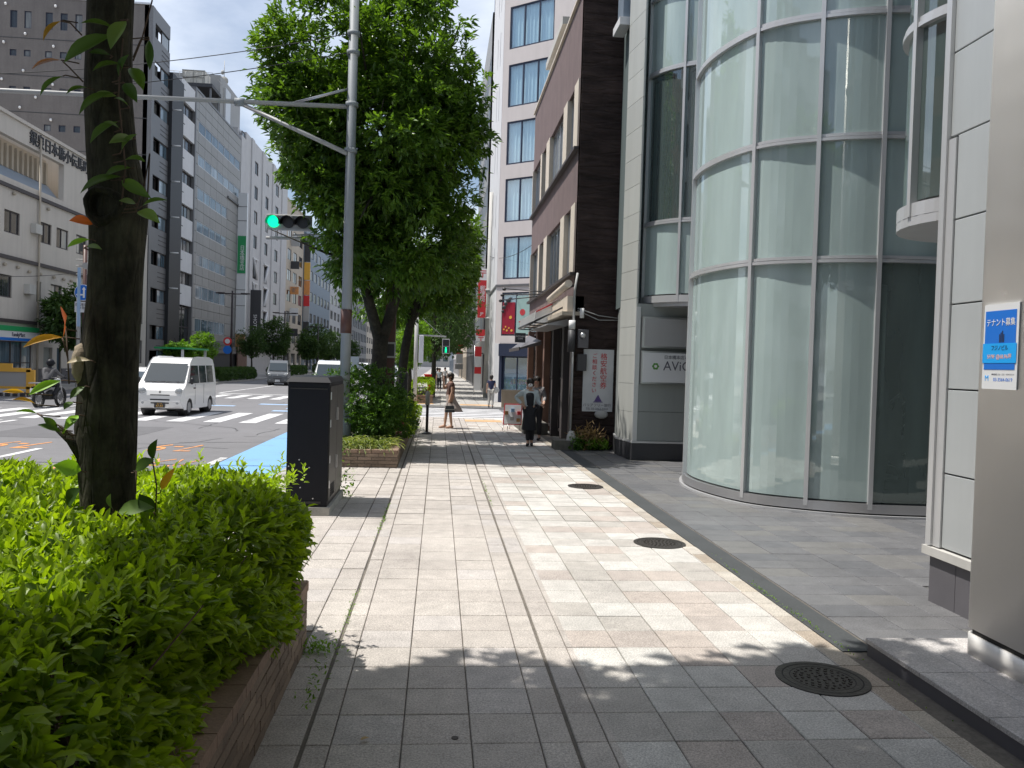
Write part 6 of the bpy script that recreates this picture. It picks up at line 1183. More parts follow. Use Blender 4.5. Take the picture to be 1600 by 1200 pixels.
# pedestrian signal
pg = thing('pedestrian_signal', 'grey pole with an arm carrying a green pedestrian signal past the crossing', 'traffic signal', (-1.06, 38, 0)); MB().cyl(-1.06, 37.5, 0, 4.7, .09, 12).build('pole_shaft', mt['concrete_pale'], pg); MB().tube([(-1.06, 37.5, 3.12), (.30, 37.5, 3.08)], .035, 8).build('arm', mt['grey_pipe'], pg); MB().tube([(-1.06, 37.5, 4.1), (.1, 37.5, 3.12)], .012, 6).build('stay', mt['grey_pipe'], pg)
MB().box(.12, .46, 37.4, 37.6, 2.30, 2.98).build('housing', mt['grey_pipe'], pg, bevel=.02); MB().box(.15, .43, 37.385, 37.399, 2.66, 2.94).build('lens', mt['black_metal'], pg); MB().box(.15, .43, 37.385, 37.399, 2.34, 2.62).build('lens', mt['soot'], pg)
m = MB(); m.tube([(.29, 37.384, 2.57), (.29, 37.375, 2.57)], .035, 8); m.box(.25, .33, 37.375, 37.384, 2.44, 2.53); m.box(.25, .28, 37.375, 37.384, 2.35, 2.44); m.box(.30, .33, 37.375, 37.384, 2.35, 2.44); m.build('walking_figure', mt['green_lamp'], pg); MB().box(-.93, -.72, 37.35, 37.6, 1.85, 3.1).build('side_lantern', mt['white_wall'], pg, bevel=.02)
# red post box
rb = thing('post_box', 'red post box standing behind the box hedge', 'post box', (-.55, 47, 0)); MB().box(-.62, -.36, 47.0, 47.3, 0, .75).build('leg', mt['red_plastic'], rb); MB().box(-.80, -.24, 46.9, 47.4, .75, 1.15).build('box_body', mt['red_plastic'], rb, bevel=.03); MB().box(-.84, -.20, 46.87, 47.43, 1.15, 1.22).build('lid', mt['red_plastic'], rb, bevel=.02); MB().box(-.7, -.34, 46.885, 46.899, .98, 1.02).build('slot', mt['soot'], rb)
# lamps on the left
for i, (yy, h, lb) in enumerate(((69, 7.3, 'nearest dark street lamp on the left before the vertical sign'), (92, 7.1, 'second dark street lamp on the left before the beige building'), (117, 6.7, 'third dark street lamp on the left before the blue grey office'), (150, 6.7, 'farthest dark street lamp on the left pavement'))):
    t = thing('street_lamp', lb, 'street lamp', (-17, yy, 0), 'double armed street lamps along the left kerb'); MB().cyl(-17, yy, 0, h, .11, 10, r2=.07).build('post', mt['post_dark'], t); m = MB(); m.tube([(-18.1, yy, h-.25), (-15.8, yy, h-.25)], .05, 6); m.box(-18.3, -17.6, yy-.12, yy+.12, h-.26, h-.16); m.box(-16.3, -15.6, yy-.12, yy+.12, h-.26, h-.16); m.build('lamp_arm', mt['post_dark'], t)
ns_ = thing('no_parking_sign', 'round red and blue road signs on the nearest left lamp post', 'sign', (-17.1, 68.8, 2.8)); MB().tube([(-17.25, 68.8, 3.15), (-17.25, 68.75, 3.15)], .34, 20).build('red_disc', mt['red'], ns_); MB().tube([(-17.25, 68.74, 3.15), (-17.25, 68.72, 3.15)], .2, 16).build('disc_face', mt['sign_white'], ns_); MB().tube([(-17.25, 68.8, 2.45), (-17.25, 68.75, 2.45)], .34, 20).build('blue_disc', mt['sign_blue'], ns_)
# brown sign pole left
sp_ = thing('brown_sign_pole', 'brown sign pole with round blue direction sign and white plate at left', 'sign', (-17, 41, 0)); MB().cyl(-17.0, 41, 0, 7.0, .09, 12).build('post', mt['brown_metal'], sp_); MB().cyl(-17.25, 41, 0, 5.4, .10, 12).build('white_pole', mt['grey_pipe'], sp_); MB().tube([(-17.0, 40.85, 4.72), (-17.0, 40.8, 4.72)], .39, 24).build('white_rim', mt['sign_white'], sp_); MB().tube([(-17.0, 40.8, 4.72), (-17.0, 40.79, 4.72)], .36, 24).build('blue_disc', mt['sign_blue'], sp_)
m = MB(); m.box(-16.98, -16.90, 40.77, 40.785, 4.47, 4.90); m.box(-17.2, -16.98, 40.77, 40.785, 4.58, 4.65); m.face([(-17.03, 40.775, 4.86), (-16.85, 40.775, 4.86), (-16.94, 40.775, 5.0)]); m.face([(-17.18, 40.775, 4.73), (-17.18, 40.775, 4.50), (-17.3, 40.775, 4.615)]); m.build('arrow', mt['pure_white'], sp_)
MB().box(-17.36, -16.66, 40.8, 40.85, 3.78, 4.28).build('plate', mt['sign_white'], sp_); text('自転車専用\n7-9 除く', .15, mt['ink'], sp_, (-17.0, 40.79, 4.06), ROT_S, .9, .002); m = MB(); m.box(-17.24, -17.10, 40.76, 40.8, 3.9-.8, 5.9); m.build('meter_strip', mt['pale_blue_paint'], sp_); m = MB()
for z in (5.6, 6.0, 6.3): m.tube([(-17.4, 41, z), (-16.2, 41, z)], .03, 6)
m.tube([(-16.9, 40.9, 6.0), (-16.9, 40.8, 6.0)], .16, 12); m.parts('bracket', mt['grey_pipe'], sp_)
# shelter
sh = thing('bus_shelter', 'green roofed bus shelter with pale posts on the left pavement', 'shelter', (-17.5, 58, 0)); MB().box(-18.6, -16.6, 55.5, 61.0, 2.28, 2.40).build('roof', mt['green'], sh); m = MB()
for yy in (55.6, 58, 60.8): m.box(-16.9, -16.75, yy, yy+.12, 0, 2.28)
m.parts('post', mt['sign_white'], sh); MB().box(-18.5, -18.45, 55.7, 60.8, .4, 2.1).build('glass_panel', mt['glass_blue'], sh)
# barrier and cones
ba = thing('road_barrier', 'yellow framed road works barrier at the far left', 'barrier', (-18.3, 36.8, 0)); MB().box(-19.6, -17.55, 36.9, 36.96, .3, .95).build('panel', mt['grey_pipe'], ba); m = MB(); m.box(-19.7, -17.45, 36.85, 36.92, .95, 1.12); m.box(-17.62, -17.30, 36.85, 37.0, -.05, 1.05); m.box(-19.7, -17.45, 36.85, 36.92, .22, .32); m.box(-18.7, -18.2, 36.85, 36.92, 1.12, 1.3); m.build('frame', mt['gold'], ba)
m = MB()
for k in range(8): m.box(-19.6+.3*k, -19.45+.3*k, 36.7, 36.84, -.1, .05)
m.parts('striped_foot', mt['soot'], ba)
for x, yy, lb in ((-15.9, 39.5, 'red and white traffic cone beside the stem of the near tree leaves'),):
    t = thing('traffic_cone', lb, 'cone', (x, yy, 0)); MB().tube([(x, yy, -.1), (x, yy, .25), (x, yy, .6)], [.16, .1, .03], 12).build('cone', mt['red_plastic'], t); MB().tube([(x, yy, .1), (x, yy, .28)], [.128, .098], 12).build('white_band', mt['pure_white'], t)
# menu board
mb_ = thing('menu_board', 'white menu board with red frame on thin legs outside the cafe', 'sign board', (2.15, 23.4, 0)); MB().hexa([(1.86, 23.3, .16), (2.40, 23.3, .16), (2.40, 23.34, .16), (1.86, 23.34, .16), (1.90, 23.4, .76), (2.42, 23.4, .76), (2.42, 23.44, .76), (1.90, 23.44, .76)]).build('red_frame', mt['banner_red'], mb_); MB().hexa([(1.89, 23.295, .19), (2.37, 23.295, .19), (2.37, 23.3, .19), (1.89, 23.3, .19), (1.925, 23.390, .73), (2.39, 23.390, .73), (2.39, 23.395, .73), (1.925, 23.395, .73)]).build('menu_sheet', mt['sign_white'], mb_)
for x, z, c in ((1.96, .5, 'wood'), (2.32, .5, 'red'), (2.3, .3, 'wood'), (2.14, .58, 'pale_blue_paint'), (2.12, .34, 'sign_grey')): MB().box(x-.05, x+.05, 23.285, 23.29+(z-.16)*.16, z-.05, z+.05).build('photo_print', mt[c], mb_)
m = MB()
for a, b in (((1.88, 23.3, .16), (1.84, 23.2, 0)), ((2.38, 23.3, .16), (2.42, 23.2, 0)), ((2.1, 23.45, .6), (2.1, 23.75, 0)), ((2.0, 23.3, .16), (2.0, 23.28, 0))): m.tube([a, b], .012, 6)
m.parts('leg', mt['silver_metal'], mb_)
m = MB().box(1.95, 2.75, 25.2, 25.26, .55, 1.10); tag(m.build('brown_cloth_screen', mt['cream_dark']), 'brown screen panel behind the menu board', 'screen'); 
# ================================================================== VEHICLES
def hw(z, wl, wu, zb, zt): return wl if z <= zb else wl+(wu-wl)*min(1, (z-zb)/(zt-zb))
def make_van(label, paint, L=3.4, wl=.735, wu=.63, H=1.88, slope=.62, group=None, name='kei_van', cat='van', hood=.26, belt=1.0, wr_=.27, plate=None, winN=3):
    t = thing(name, label, cat, (0, 0, 0), group); zb, zt = belt-.05, H
    fy, ry = .60, L-.62; prof = [(0.02, .30), (0, .45), (.0, .66), (.05, .82), (.12, .90), (hood+.04, belt+.02), (hood+slope, H-.18), (hood+slope+.22, H-.05), (hood+slope+.7, H), (L-.5, H-.01), (L-.14, H-.08), (L-.04, H-.25), (L, belt), (L, .34)]
    arch = lambda c: [(c+(wr_+.06)*math.cos(a), .27+(wr_+.06)*math.sin(a)) for a in np.linspace(-.1, math.pi+.1, 9)]
    bottom = [(L-.02, .24)]+arch(ry)+arch(fy)+[(.08, .24)]
    full = prof+bottom; m = MB(); n = len(full); b = len(m.v)
    for s_ in (-1, 1):
        for (yy, z) in full:
            w_ = hw(z, wl, wu, zb, zt); w_ -= .05*max(0, 1-yy/.25)**2 if z > .3 else 0; m.v.append((s_*w_, yy, z))
    for i in range(n): j = (i+1) % n; m.f.append((b+i, b+j, b+n+j, b+n+i)); m.m.append(0); m.sm.append(False)
    up = [i for i in range(n) if full[i][1] >= belt-.001]; i0, i1 = up[0], up[-1]; 
    U_ = list(range(i0, i1+1)); Lw = list(range(i1, n))+list(range(0, i0+1))
    for idx in (U_, Lw): m.f.append(tuple(b+i for i in idx)); m.f.append(tuple(b+n+i for i in reversed(idx))); m.m += [0, 0]; m.sm += [False, False]
    m.build('body', paint, t, bevel=.035)
    m = MB(); m.box(-wl+.16, wl-.16, .1, L-.1, .2, .62); m.build('underbody', mt['rubber'], t)
    X = lambda z, s_, e=.008: s_*(hw(z, wl, wu, zb, zt)+e)
    z0, z1 = belt+.04, H-.26; ys = hood+.12; yt = hood+slope*.86
    w0, w1 = hw(belt+.06, wl, wu, zb, zt)-.09, hw(H-.24, wl, wu, zb, zt)-.06
    p0 = (hood+.04+slope*.07, belt+.02+(H-.2-belt)*.07); p1 = (hood+.04+(slope-.04)*.93, belt+.02+(H-.2-belt)*.93); nx_ = Vector((0, -(p1[1]-p0[1]), (p1[0]-p0[0]))).normalized()*.042
    m = MB(); m.face([(-w0, p0[0]+nx_.y, p0[1]+nx_.z), (w0, p0[0]+nx_.y, p0[1]+nx_.z), (w1, p1[0]+nx_.y, p1[1]+nx_.z), (-w1, p1[0]+nx_.y, p1[1]+nx_.z)]); m.build('windshield', mt['windshield'], t)
    e0 = L-.22; span = (e0-(hood+slope*.55+.22))/winN
    for s_ in (-1, 1):
        for k in range(winN):
            a0 = hood+slope*.55+.22+span*k+.03; a1 = a0+span-.08; q = [(X(z0, s_), a0-(.30 if k == 0 else 0), z0), (X(z0, s_), a1, z0), (X(z1, s_), a1, z1), (X(z1, s_), a0+.02, z1)]
            m = MB(); m.face(q if s_ > 0 else q[::-1]); m.build('side_window', mt['car_glass'], t)
        for yy in (hood+slope+.25, hood+slope+1.15): m = MB(); m.box(min(X(.6, s_, -.0), X(.6, s_, .004)), max(X(.6, s_, .0), X(.6, s_, .004)), yy, yy+.012, .34, belt); m.build('door_seam', mt['dark_trim'], t)
        m = MB(); m.box(min(X(.9, s_, 0), X(.9, s_, .03)), max(X(.9, s_, 0), X(.9, s_, .03)), hood+slope+.08, hood+slope+.22, .86, .90); m.build('door_handle', mt['dark_trim'], t)
        m = MB(); m.ball((s_*(wl+.10), hood+.22, belt+.12), (.06, .05, .11), 10, 8); m.tube([(s_*(wl-.03), hood+.24, belt+.06), (s_*(wl+.1), hood+.22, belt+.08)], .015, 6); m.build('wing_mirror', mt['black_metal'], t)
        m = MB(); m.ball((s_*(wl-.165), .055, .80), (.13, .07, .11), 14, 10); m.build('headlight', mt['headlight'], t)
        m = MB(); m.ball((s_*(wl-.20), .01, .42), (.05, .03, .04), 10, 8); m.build('fog_lamp', mt['headlight'], t)
        for yy in (fy, ry):
            m = MB(); m.tube([(s_*(wl-.17), yy, .27-.0), (s_*(wl-.16), yy, .27), (s_*(wl-.03), yy, .27), (s_*(wl-.015), yy, .27)], [wr_*.92, wr_, wr_, wr_*.93], 24); w_ = m.build('wheel', mt['tyre'], t)
            m = MB(); m.tube([(s_*(wl-.02), yy, .27), (s_*(wl-.006), yy, .27)], [wr_*.66, wr_*.6], 20); m.build('rim', mt['rim'], w_)
            m = MB(); m.tube([(s_*(wl-.3), yy, .30), (s_*(wl-.04), yy, .30)], wr_+.05, 18); m.build('wheel_well', mt['rubber'], t)
    m = MB(); m.box(-.30, .30, -.004, .03, .655, .685); m.build('grille_slot', mt['soot'], t); m = MB(); m.box(-.30, .30, -.006, .03, .50, .545); m.box(-.28, .28, -.003, .03, .395, .435); m.parts('air_intake', mt['soot'], t)
    m = MB(); m.box(-wl+.06, wl-.06, -.012, .06, .45, .49); m.build('bumper_ridge', paint, t, bevel=.008); m = MB(); m.tube([(0, .01, .765), (0, -.008, .765)], .035, 12); m.build('emblem', mt['chrome'], t)
    pb = MB().box(-.165, .165, -.022, -.008, .27, .43).build('number_plate', mt['soot'] if plate else mt['sign_white'], t)
    o = text(plate or '12-34', .10, mt['gold'] if plate else mt['ink'], t, (0, -.025, .325), ROT_S, 1, .001); o = None
    if plate: text('品川 480', .042, mt['gold'], t, (0, -.025, .40), ROT_S, 1, .001)
    m = MB(); m.tube([(-.35, hood-.01, belt+.06), (.05, hood+.02, belt+.10)], .008, 5); m.tube([(.1, hood-.01, belt+.06), (.5, hood+.02, belt+.10)], .008, 5); m.parts('wiper', mt['soot'], t)
    return t
v = make_van('white kei delivery van with yellow on black plate driving towards the camera', mt['car_white'], plate='47-83'); move_thing(v, (-8.95, 27.35, -.12), math.radians(-1.5), sc=1.02)
def van_like(label, paint, loc, rz, sc_, **k): t = make_van(label, paint, group='vehicles farther down the street', **k); move_thing(t, loc, rz, sc=sc_); return t
van_like('white car half hidden behind the near trunk and the kei van', mt['car_white'], (-12.5, 33.2, -.12), .05, 1.0, L=3.9, wl=.82, wu=.60, H=1.45, slope=.9, hood=.75, belt=.88, name='white_car', cat='car', winN=2)
van_like('white van seen just above the dark cabinet in the middle distance', mt['car_white'], (-5.95, 45.5, -.12), .03, 1.0, L=4.6, wl=.86, wu=.74, H=1.95)
van_like('small dark grey van waiting at the far left kerb', mt['car_dark'], (-11.7, 61, -.12), .12, 1.0, L=3.4, H=1.85)
van_like('silver van in front of the box truck between post and box hedge', mt['car_silver'], (-3.3, 52, -.12), 0, 1.0, L=4.3, wl=.85, H=1.75)
van_like('white car behind the silver van in the far lane', mt['car_white'], (-4.6, 60, -.12), 0, 1.0, L=4, wl=.82, H=1.5, slope=.9, hood=.7, belt=.88, name='white_car', cat='car', winN=2)
for i, (x, yy) in enumerate(((-8.6, 92), (-5.2, 105), (-8.4, 130))): van_like(('white van among the most distant traffic', 'silver car among the most distant traffic', 'pale car farthest down the street')[i], mt['car_white' if i != 1 else 'car_silver'], (x, yy, -.12), 0, 1.0, L=4.2, wl=.84, H=1.8)
bx_ = thing('box_truck', 'beige box truck parked behind the silver van', 'truck', (-3.0, 58, -.12), 'vehicles farther down the street'); MB().box(-4.1, -2.1, 59.3, 63.5, .7, 2.75).build('cargo_box', mt['tank'], bx_, bevel=.04); MB().hexa([(-4.0, 57.6, .3), (-2.2, 57.6, .3), (-2.2, 59.2, .3), (-4.0, 59.2, .3), (-3.9, 57.95, 2.0), (-2.3, 57.95, 2.0), (-2.3, 59.2, 2.0), (-3.9, 59.2, 2.0)]).build('cab', mt['car_white'], bx_, bevel=.05)
m = MB(); m.face([(-3.85, 57.76, 1.2), (-2.35, 57.76, 1.2), (-2.42, 57.90, 1.85), (-3.78, 57.90, 1.85)]); m.build('windshield', mt['car_glass'], bx_); m = MB()
for yy in (58.3, 62.5):
    for x in (-4.0, -2.3): m.tube([(x, yy, .3), (x+.1, yy, .3)], .38, 16)
m.parts('wheel', mt['tyre'], bx_)
# motorbike + rider
mk = thing('motorbike', 'black motorbike with white number plate crossing the road at left', 'motorbike', (0, 0, 0))
for nm, yy in (('front', -.70), ('rear', .70)):
    m = MB(); R_ = .31; pts = [(0, yy+R_*math.cos(a), .31+R_*math.sin(a)) for a in np.linspace(0, 2*math.pi, 25)]; m.tube(pts, .055, 8, cap=False); wl_ = m.build('wheel', mt['tyre'], mk); m = MB(); m.tube([(-.02, yy, .31), (.02, yy, .31)], .14, 14); [m.tube([(0, yy, .31), (0, yy+.27*math.cos(a), .31+.27*math.sin(a))], .008, 4) for a in np.linspace(0, 2*math.pi, 11)[:-1]]; m.build('rim', mt['rim'], wl_)
m = MB(); m.ball((0, -.02, .42), (.17, .24, .17), 10, 8); m.box(-.14, .14, -.2, .2, .25, .4); m.build('engine', mt['rubber'], mk); m = MB(); m.ball((0, -.2, .80), (.15, .30, .14), 12, 8); m.build('fuel_tank', mt['cabinet'], mk); m = MB(); m.ball((0, .28, .80), (.14, .36, .07), 12, 8); m.build('saddle', mt['rubber'], mk)
m = MB(); [m.tube([(s_*.08, -.70, .31), (s_*.08, -.48, .95)], .025, 8) for s_ in (-1, 1)]; m.tube([(0, -.48, .9), (0, .1, .6), (0, .7, .4)], .03, 8); m.build('frame', mt['silver_metal'], mk); m = MB(); m.tube([(-.36, -.30, 1.03), (-.12, -.44, 1.0), (.12, -.44, 1.0), (.36, -.30, 1.03)], .016, 6); m.tube([(-.3, -.4, 1.03), (-.36, -.42, 1.2)], .008, 5); m.tube([(.3, -.4, 1.03), (.36, -.42, 1.2)], .008, 5); m.ball((-.37, -.42, 1.24), (.06, .02, .04), 8, 6); m.ball((.37, -.42, 1.24), (.06, .02, .04), 8, 6); m.build('handlebar', mt['black_metal'], mk)
m = MB(); m.ball((0, -.52, .88), (.1, .08, .1), 10, 8); m.build('headlight', mt['headlight'], mk); m = MB(); m.tube([(.16, .05, .3), (.18, .5, .32), (.18, .95, .40)], [.03, .045, .05], 8); m.build('exhaust', mt['chrome'], mk); m = MB(); m.hexa([(-.1, .72, .45), (.1, .72, .45), (.1, 1.0, .5), (-.1, 1.0, .5), (-.1, .6, .74), (.1, .6, .74), (.1, .98, .72), (-.1, .98, .72)]); m.build('rear_fender', mt['cabinet'], mk); MB().box(-.12, .12, 1.01, 1.02, .5, .66).build('number_plate', mt['pure_white'], mk); MB().box(-.2, .2, .62, .98, .82, .86).build('rear_rack', mt['silver_metal'], mk)
RZB = math.radians(176)
move_thing(mk, (-13.95, 30.9, -.12), RZB+math.radians(0), sc=1.03)
# ================================================================== PEOPLE
def skinmesh(name, V, E, R, m_, parent, sub=2, root=0):
    me = bpy.data.meshes.new(name); me.from_pydata([tuple(v) for v in V], E, []); o = bpy.data.objects.new(name, me); COL.objects.link(o); s_ = o.modifiers.new('s', 'SKIN'); s_.use_smooth_shade = True
    for i, sv_ in enumerate(me.skin_vertices[0].data): sv_.radius = (R[i], R[i]) if not hasattr(R[i], '__len__') else R[i]; sv_.use_root = (i == root)
    q = o.modifiers.new('u', 'SUBSURF'); q.levels = sub; q.render_levels = sub
    bpy.context.view_layer.update(); nm = bpy.data.meshes.new_from_object(o.evaluated_get(bpy.context.evaluated_depsgraph_get())); nm.materials.clear(); nm.materials.append(m_); bpy.data.objects.remove(o)
    nm.polygons.foreach_set('use_smooth', [True]*len(nm.polygons)); nm.name = name; o = bpy.data.objects.new(name, nm); COL.objects.link(o); link(o, parent); return o
BASE = dict(pel=(0, 0, .90), sp=(0, .0, 1.06), ch=(0, -.005, 1.25), nk=(0, 0, 1.37), hb=(0, -.01, 1.45), hd=(0, -.015, 1.53), ht=(0, -.0, 1.60), ls=(.16, 0, 1.32), le=(.20, .03, 1.08), lw=(.22, -.04, .86), rs=(-.16, 0, 1.32), re=(-.20, .03, 1.08), rw=(-.22, -.04, .86),
            lh=(.085, 0, .86), lk=(.09, -.02, .47), la=(.09, .03, .08), lt=(.09, -.11, .03), rh=(-.085, 0, .86), rk=(-.09, -.02, .47), ra=(-.09, .03, .08), rt=(-.09, -.11, .03))
def person(label, pose, loc, rz, h, top=None, bottom=None, skirt=None, shoes='rubber', hair=True, long_hair=False, group=None, sleeves='short', mask=False, helmet=False, bodymat='skin', vest=None):
    P = dict(BASE); P.update(pose); P = {k: Vector(v) for k, v in P.items()}; t = thing('person', label, 'person', (0, 0, 0), group)
    hands = {}
    ks = ['pel', 'sp', 'ch', 'nk', 'hb', 'hd', 'ht', 'ls', 'le', 'lw', 'rs', 're', 'rw', 'lh', 'lk', 'la', 'lt', 'rh', 'rk', 'ra', 'rt']; V = [P[k] for k in ks]
    R = [.115, .105, .115, .052, .062, .082, .06, .058, .040, .028, .058, .040, .028, .085, .055, .036, .034, .085, .055, .036, .034]
    E = [(0, 1), (1, 2), (2, 3), (3, 4), (4, 5), (5, 6), (2, 7), (7, 8), (8, 9), (2, 10), (10, 11), (11, 12), (0, 13), (13, 14), (14, 15), (15, 16), (0, 17), (17, 18), (18, 19), (19, 20)]
    for s_, e, w_ in (('l', 'le', 'lw'), ('r', 're', 'rw')):
        d = (P[w_]-P[e]).normalized(); side = d.cross(Vector((0, 1, .2))).normalized(); i = len(V); V.append(P[w_]+d*.07); R.append(.026); E.append((ks.index(w_), i)); hands[s_] = (P[w_], d, side)
        for f_, (o_, l_) in enumerate(((-.026, .075), (-.009, .088), (.009, .082), (.026, .066))):
            j = len(V); V.append(P[w_]+d*(.07+l_*.6)+side*o_); V.append(P[w_]+d*(.07+l_)+side*o_+Vector((0, -.012, 0))); R += [.009, .008]; E += [(i, j), (j, j+1)]
        j = len(V); V.append(P[w_]+d*.06+side*.045+Vector((0, -.01, 0))); R.append(.011); E.append((ks.index(w_), j))
    skinmesh('body', V, E, R, mt[bodymat], t)
    c = P['hd']; f = MB()
    for s_ in (-1, 1): f.ball((c.x+s_*.032, c.y-.085, c.z+.005), (.012, .008, .008), 8, 6)
    f.parts('eye', mt['hair'], t); f = MB(); f.ball((c.x, c.y-.098, c.z-.02), (.012, .016, .02), 8, 6)
    for s_ in (-1, 1): f.ball((c.x+s_*.086, c.y+.005, c.z-.01), (.012, .018, .028), 8, 6)
    f.build('nose_and_ears', mt['skin_shade'], t); f = MB(); f.ball((c.x, c.y-.088, c.z-.055), (.024, .008, .008), 8, 6); f.build('mouth', mt['banner_red'], t)
    if mask: f = MB(); f.ball((c.x, c.y-.062, c.z-.045), (.062, .05, .048), 12, 8); f.build('face_mask', mt['mask'], t)
    if hair and not helmet:
        f = MB(); f.ball((c.x, c.y+.022, c.z+.035), (.098, .102, .095), 14, 10); f.ball((c.x, c.y+.045, c.z-.02), (.09, .075, .10 if not long_hair else .17), 12, 8); f.build('hair', mt['hair'], t)
    if helmet: f = MB(); f.ball((c.x, c.y+.01, c.z+.03), (.135, .15, .14), 16, 12); hm = f.build('helmet', mt['cabinet'], t); f = MB(); f.tube([(c.x-.13, c.y-.02, c.z+.02), (c.x, c.y-.155, c.z+.0), (c.x+.13, c.y-.02, c.z+.02)], .03, 8); f.build('visor', mt['rubber'], hm)
    if top:
        ed = {'short': .55, 'long': .98}[sleeves]; VV = [P['pel']+Vector((0, 0, .02)), P['sp'], P['ch'], P['nk']-Vector((0, 0, .02)), P['ls'], P['ls'].lerp(P['le'], ed if sleeves == 'short' else 1), P['rs'], P['rs'].lerp(P['re'], ed if sleeves == 'short' else 1)]; RR = [.128, .122, .135, .058, .078, .066 if sleeves == 'short' else .054, .078, .066 if sleeves == 'short' else .054]; EE = [(0, 1), (1, 2), (2, 3), (2, 4), (4, 5), (2, 6), (6, 7)]
        if sleeves == 'long': VV += [P['lw'], P['rw']]; RR += [.04, .04]; EE += [(5, 8), (7, 9)]
        skinmesh('shirt', VV, EE, RR, mt[top], t, 2, 1)
    if vest: skinmesh('vest', [P['pel']+Vector((0, 0, .03)), P['sp'], P['ch'], P['ch']+Vector((0, 0, .07))], [(0, 1), (1, 2), (2, 3)], [.14, .134, .148, .10], mt[vest], t)
    if bottom:
        VV = [P['pel'], P['lh'], P['lk'], P['la']+Vector((0, 0, .04)), P['rh'], P['rk'], P['ra']+Vector((0, 0, .04))]; skinmesh('trousers', VV, [(0, 1), (1, 2), (2, 3), (0, 4), (4, 5), (5, 6)], [.13, .105, .075, .058, .105, .075, .058], mt[bottom], t)
    if skirt:
        cx, cy_ = P['pel'].x, P['pel'].y; m_, z0, rb, tail = skirt; m = MB(); n = 28; zs_ = [.99, .9, .78, (z0+.78)/2, z0]; rs_ = [.118, .135, .16, (.17+rb)/2, rb]
        for z, r in zip(zs_, rs_):
            for j in range(n): a = 2*math.pi*j/n; k = 1+.07*math.sin(a*7)*(1-(z-z0)/(1-z0)); m.v.append((cx+r*.92*k*math.cos(a), cy_+r*k*math.sin(a)*(1.0)+(tail*(1-z)/.5 if z < .9 else 0), z))
        for i in range(4):
            for j in range(n): q = (j+1) % n; m.f.append((i*n+j, (i+1)*n+j, (i+1)*n+q, i*n+q)); m.m.append(0); m.sm.append(True)
        m.build('skirt', mt[m_], t)
    f = MB()
    for a_, b_ in (('la', 'lt'), ('ra', 'rt')): d = (P[b_]-P[a_]); d.z = 0; d = d.normalized(); A = P[a_]; f.tube([A-d*.05+Vector((0, 0, -.035)), A+d*.04+Vector((0, 0, -.03)), A+d*.14+Vector((0, 0, -.05)), A+d*.18+Vector((0, 0, -.055))], [.036, .042, .036, .02], 10)
    f.parts('shoe', mt[shoes], t)
    move_thing(t, loc, rz, sc=h/1.64); return t
# woman with bag
W_ = person('woman in brown top and pale skirt holding a black handbag by the bollard', dict(rs=(-.16, 0, 1.31), re=(-.22, -.17, 1.15), rw=(-.07, -.20, 1.42), ls=(.16, 0, 1.31), le=(.20, .0, 1.08), lw=(.21, -.07, .88), lk=(.08, -.02, .47), rk=(-.07, -.10, .47), ra=(-.07, -.14, .08), rt=(-.07, -.28, .03), hd=(0, -.03, 1.52), ht=(0, -.02, 1.60)), (.36, 23.6, 0), math.radians(-78), 1.60, top='brown_cloth', skirt=('skirt', .50, .27, .10), shoes='skin_shade', long_hair=False)
bg_ = thing('handbag', 'black structured handbag held in the woman\'s hand', 'bag', (.36, 23.3, 0)); m = MB(); m.hexa([(.20, 23.30, .47), (.48, 23.30, .47), (.48, 23.42, .47), (.20, 23.42, .47), (.215, 23.32, .66), (.46, 23.32, .66), (.46, 23.40, .66), (.215, 23.40, .66)]); m.build('bag_body', mt['leather'], bg_, bevel=.012); m = MB(); m.tube([(.26, 23.36, .66), (.29, 23.36, .76), (.38, 23.36, .76), (.41, 23.36, .66)], .008, 6); m.build('handle', mt['leather'], bg_); MB().box(.205, .475, 23.292, 23.299, .545, .56).build('strap', mt['grey_pipe'], bg_)
# waitress
w2 = person('waitress in white shirt black vest and apron wearing a face mask at the shop door', dict(rs=(-.16, 0, 1.31), re=(-.36, .02, 1.18), rw=(-.20, -.08, 1.02), ls=(.16, 0, 1.31), le=(.21, .0, 1.08), lw=(.28, -.16, 1.02), lk=(.06, -.03, .47), rk=(-.03, -.02, .47), ra=(-.02, .02, .08), rt=(-.04, -.12, .03), la=(.07, .1, .08), lt=(.07, -.03, .03)), (2.12, 18.85, 0), math.radians(-5), 1.56, top='pale_cloth', bottom='black_cloth', skirt=('black_cloth', .40, .19, 0), sleeves='long', mask=True, vest='black_cloth')
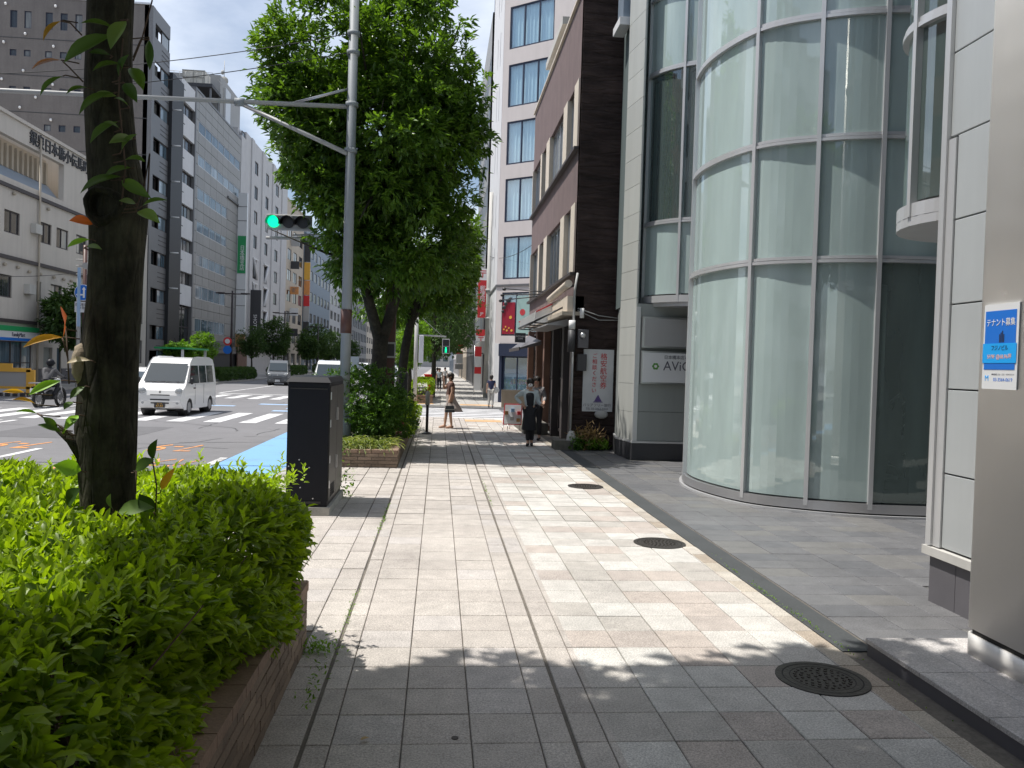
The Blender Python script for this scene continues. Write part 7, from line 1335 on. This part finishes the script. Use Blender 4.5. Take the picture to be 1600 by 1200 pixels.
# second figure at the door
w3 = person('person in grey hooded shirt half hidden behind the waitress at the doorway', dict(lw=(.24, -.2, 1.0), le=(.22, .0, 1.1)), (2.46, 20.4, 0), math.radians(-20), 1.60, top='grey_cloth', bottom='black_cloth', sleeves='long')
# man in navy
w4 = person('man in navy shirt and grey trousers walking away across the side street', dict(lk=(.09, -.05, .47), la=(.10, .02, .08), rk=(-.09, .02, .47), ra=(-.10, .10, .08), rt=(-.10, -.02, .03)), (2.28, 35.4, 0), math.radians(170), 1.42, top='navy_cloth', bottom='khaki'); 
m = MB(); m.ball((0, 0, 0), (.13, .06, .13), 12, 8); o = tag(m.build('shoulder_bag', mt['concrete_pale']), 'pale shoulder bag hanging beside the man in navy', 'bag'); o.location = (2.5, 35.35, .78)
for i, (x, yy, tp, bt2, lb) in enumerate(((.05, 56, 'pale_cloth', 'black_cloth', 'pedestrian in pale blue shirt far away beneath the trees'), (-.1, 60, 'navy_cloth', 'khaki', 'pedestrian in dark clothes farther away beneath the trees'), (.5, 66, 'white_wall', 'black_cloth', 'distant pedestrian in white shirt near the white shop signs'))):
    person(lb, {}, (x, yy, 0), math.radians(170*(i % 2)), 1.55, top=tp, bottom=bt2, group=None)
# rider
rd = person('motorcyclist in dark jacket and helmet riding away on the motorbike', dict(pel=(0, .22, .92), sp=(0, .18, 1.08), ch=(0, .08, 1.26), nk=(0, .03, 1.38), hb=(0, .0, 1.45), hd=(0, -.02, 1.53), ht=(0, -.02, 1.6), ls=(.19, .06, 1.32), le=(.30, -.08, 1.14), lw=(.33, -.28, 1.06), rs=(-.19, .06, 1.32), re=(-.30, -.08, 1.14), rw=(-.33, -.28, 1.06), lh=(.10, .2, .88), lk=(.22, -.14, .78), la=(.19, .1, .36), lt=(.19, -.04, .30), rh=(-.10, .2, .88), rk=(-.22, -.14, .78), ra=(-.19, .1, .36), rt=(-.19, -.04, .30)), (-13.95, 30.9, -.12), RZB+math.radians(0), 1.66, top='jacket', bottom='black_cloth', sleeves='long', helmet=True, bodymat='black_cloth')
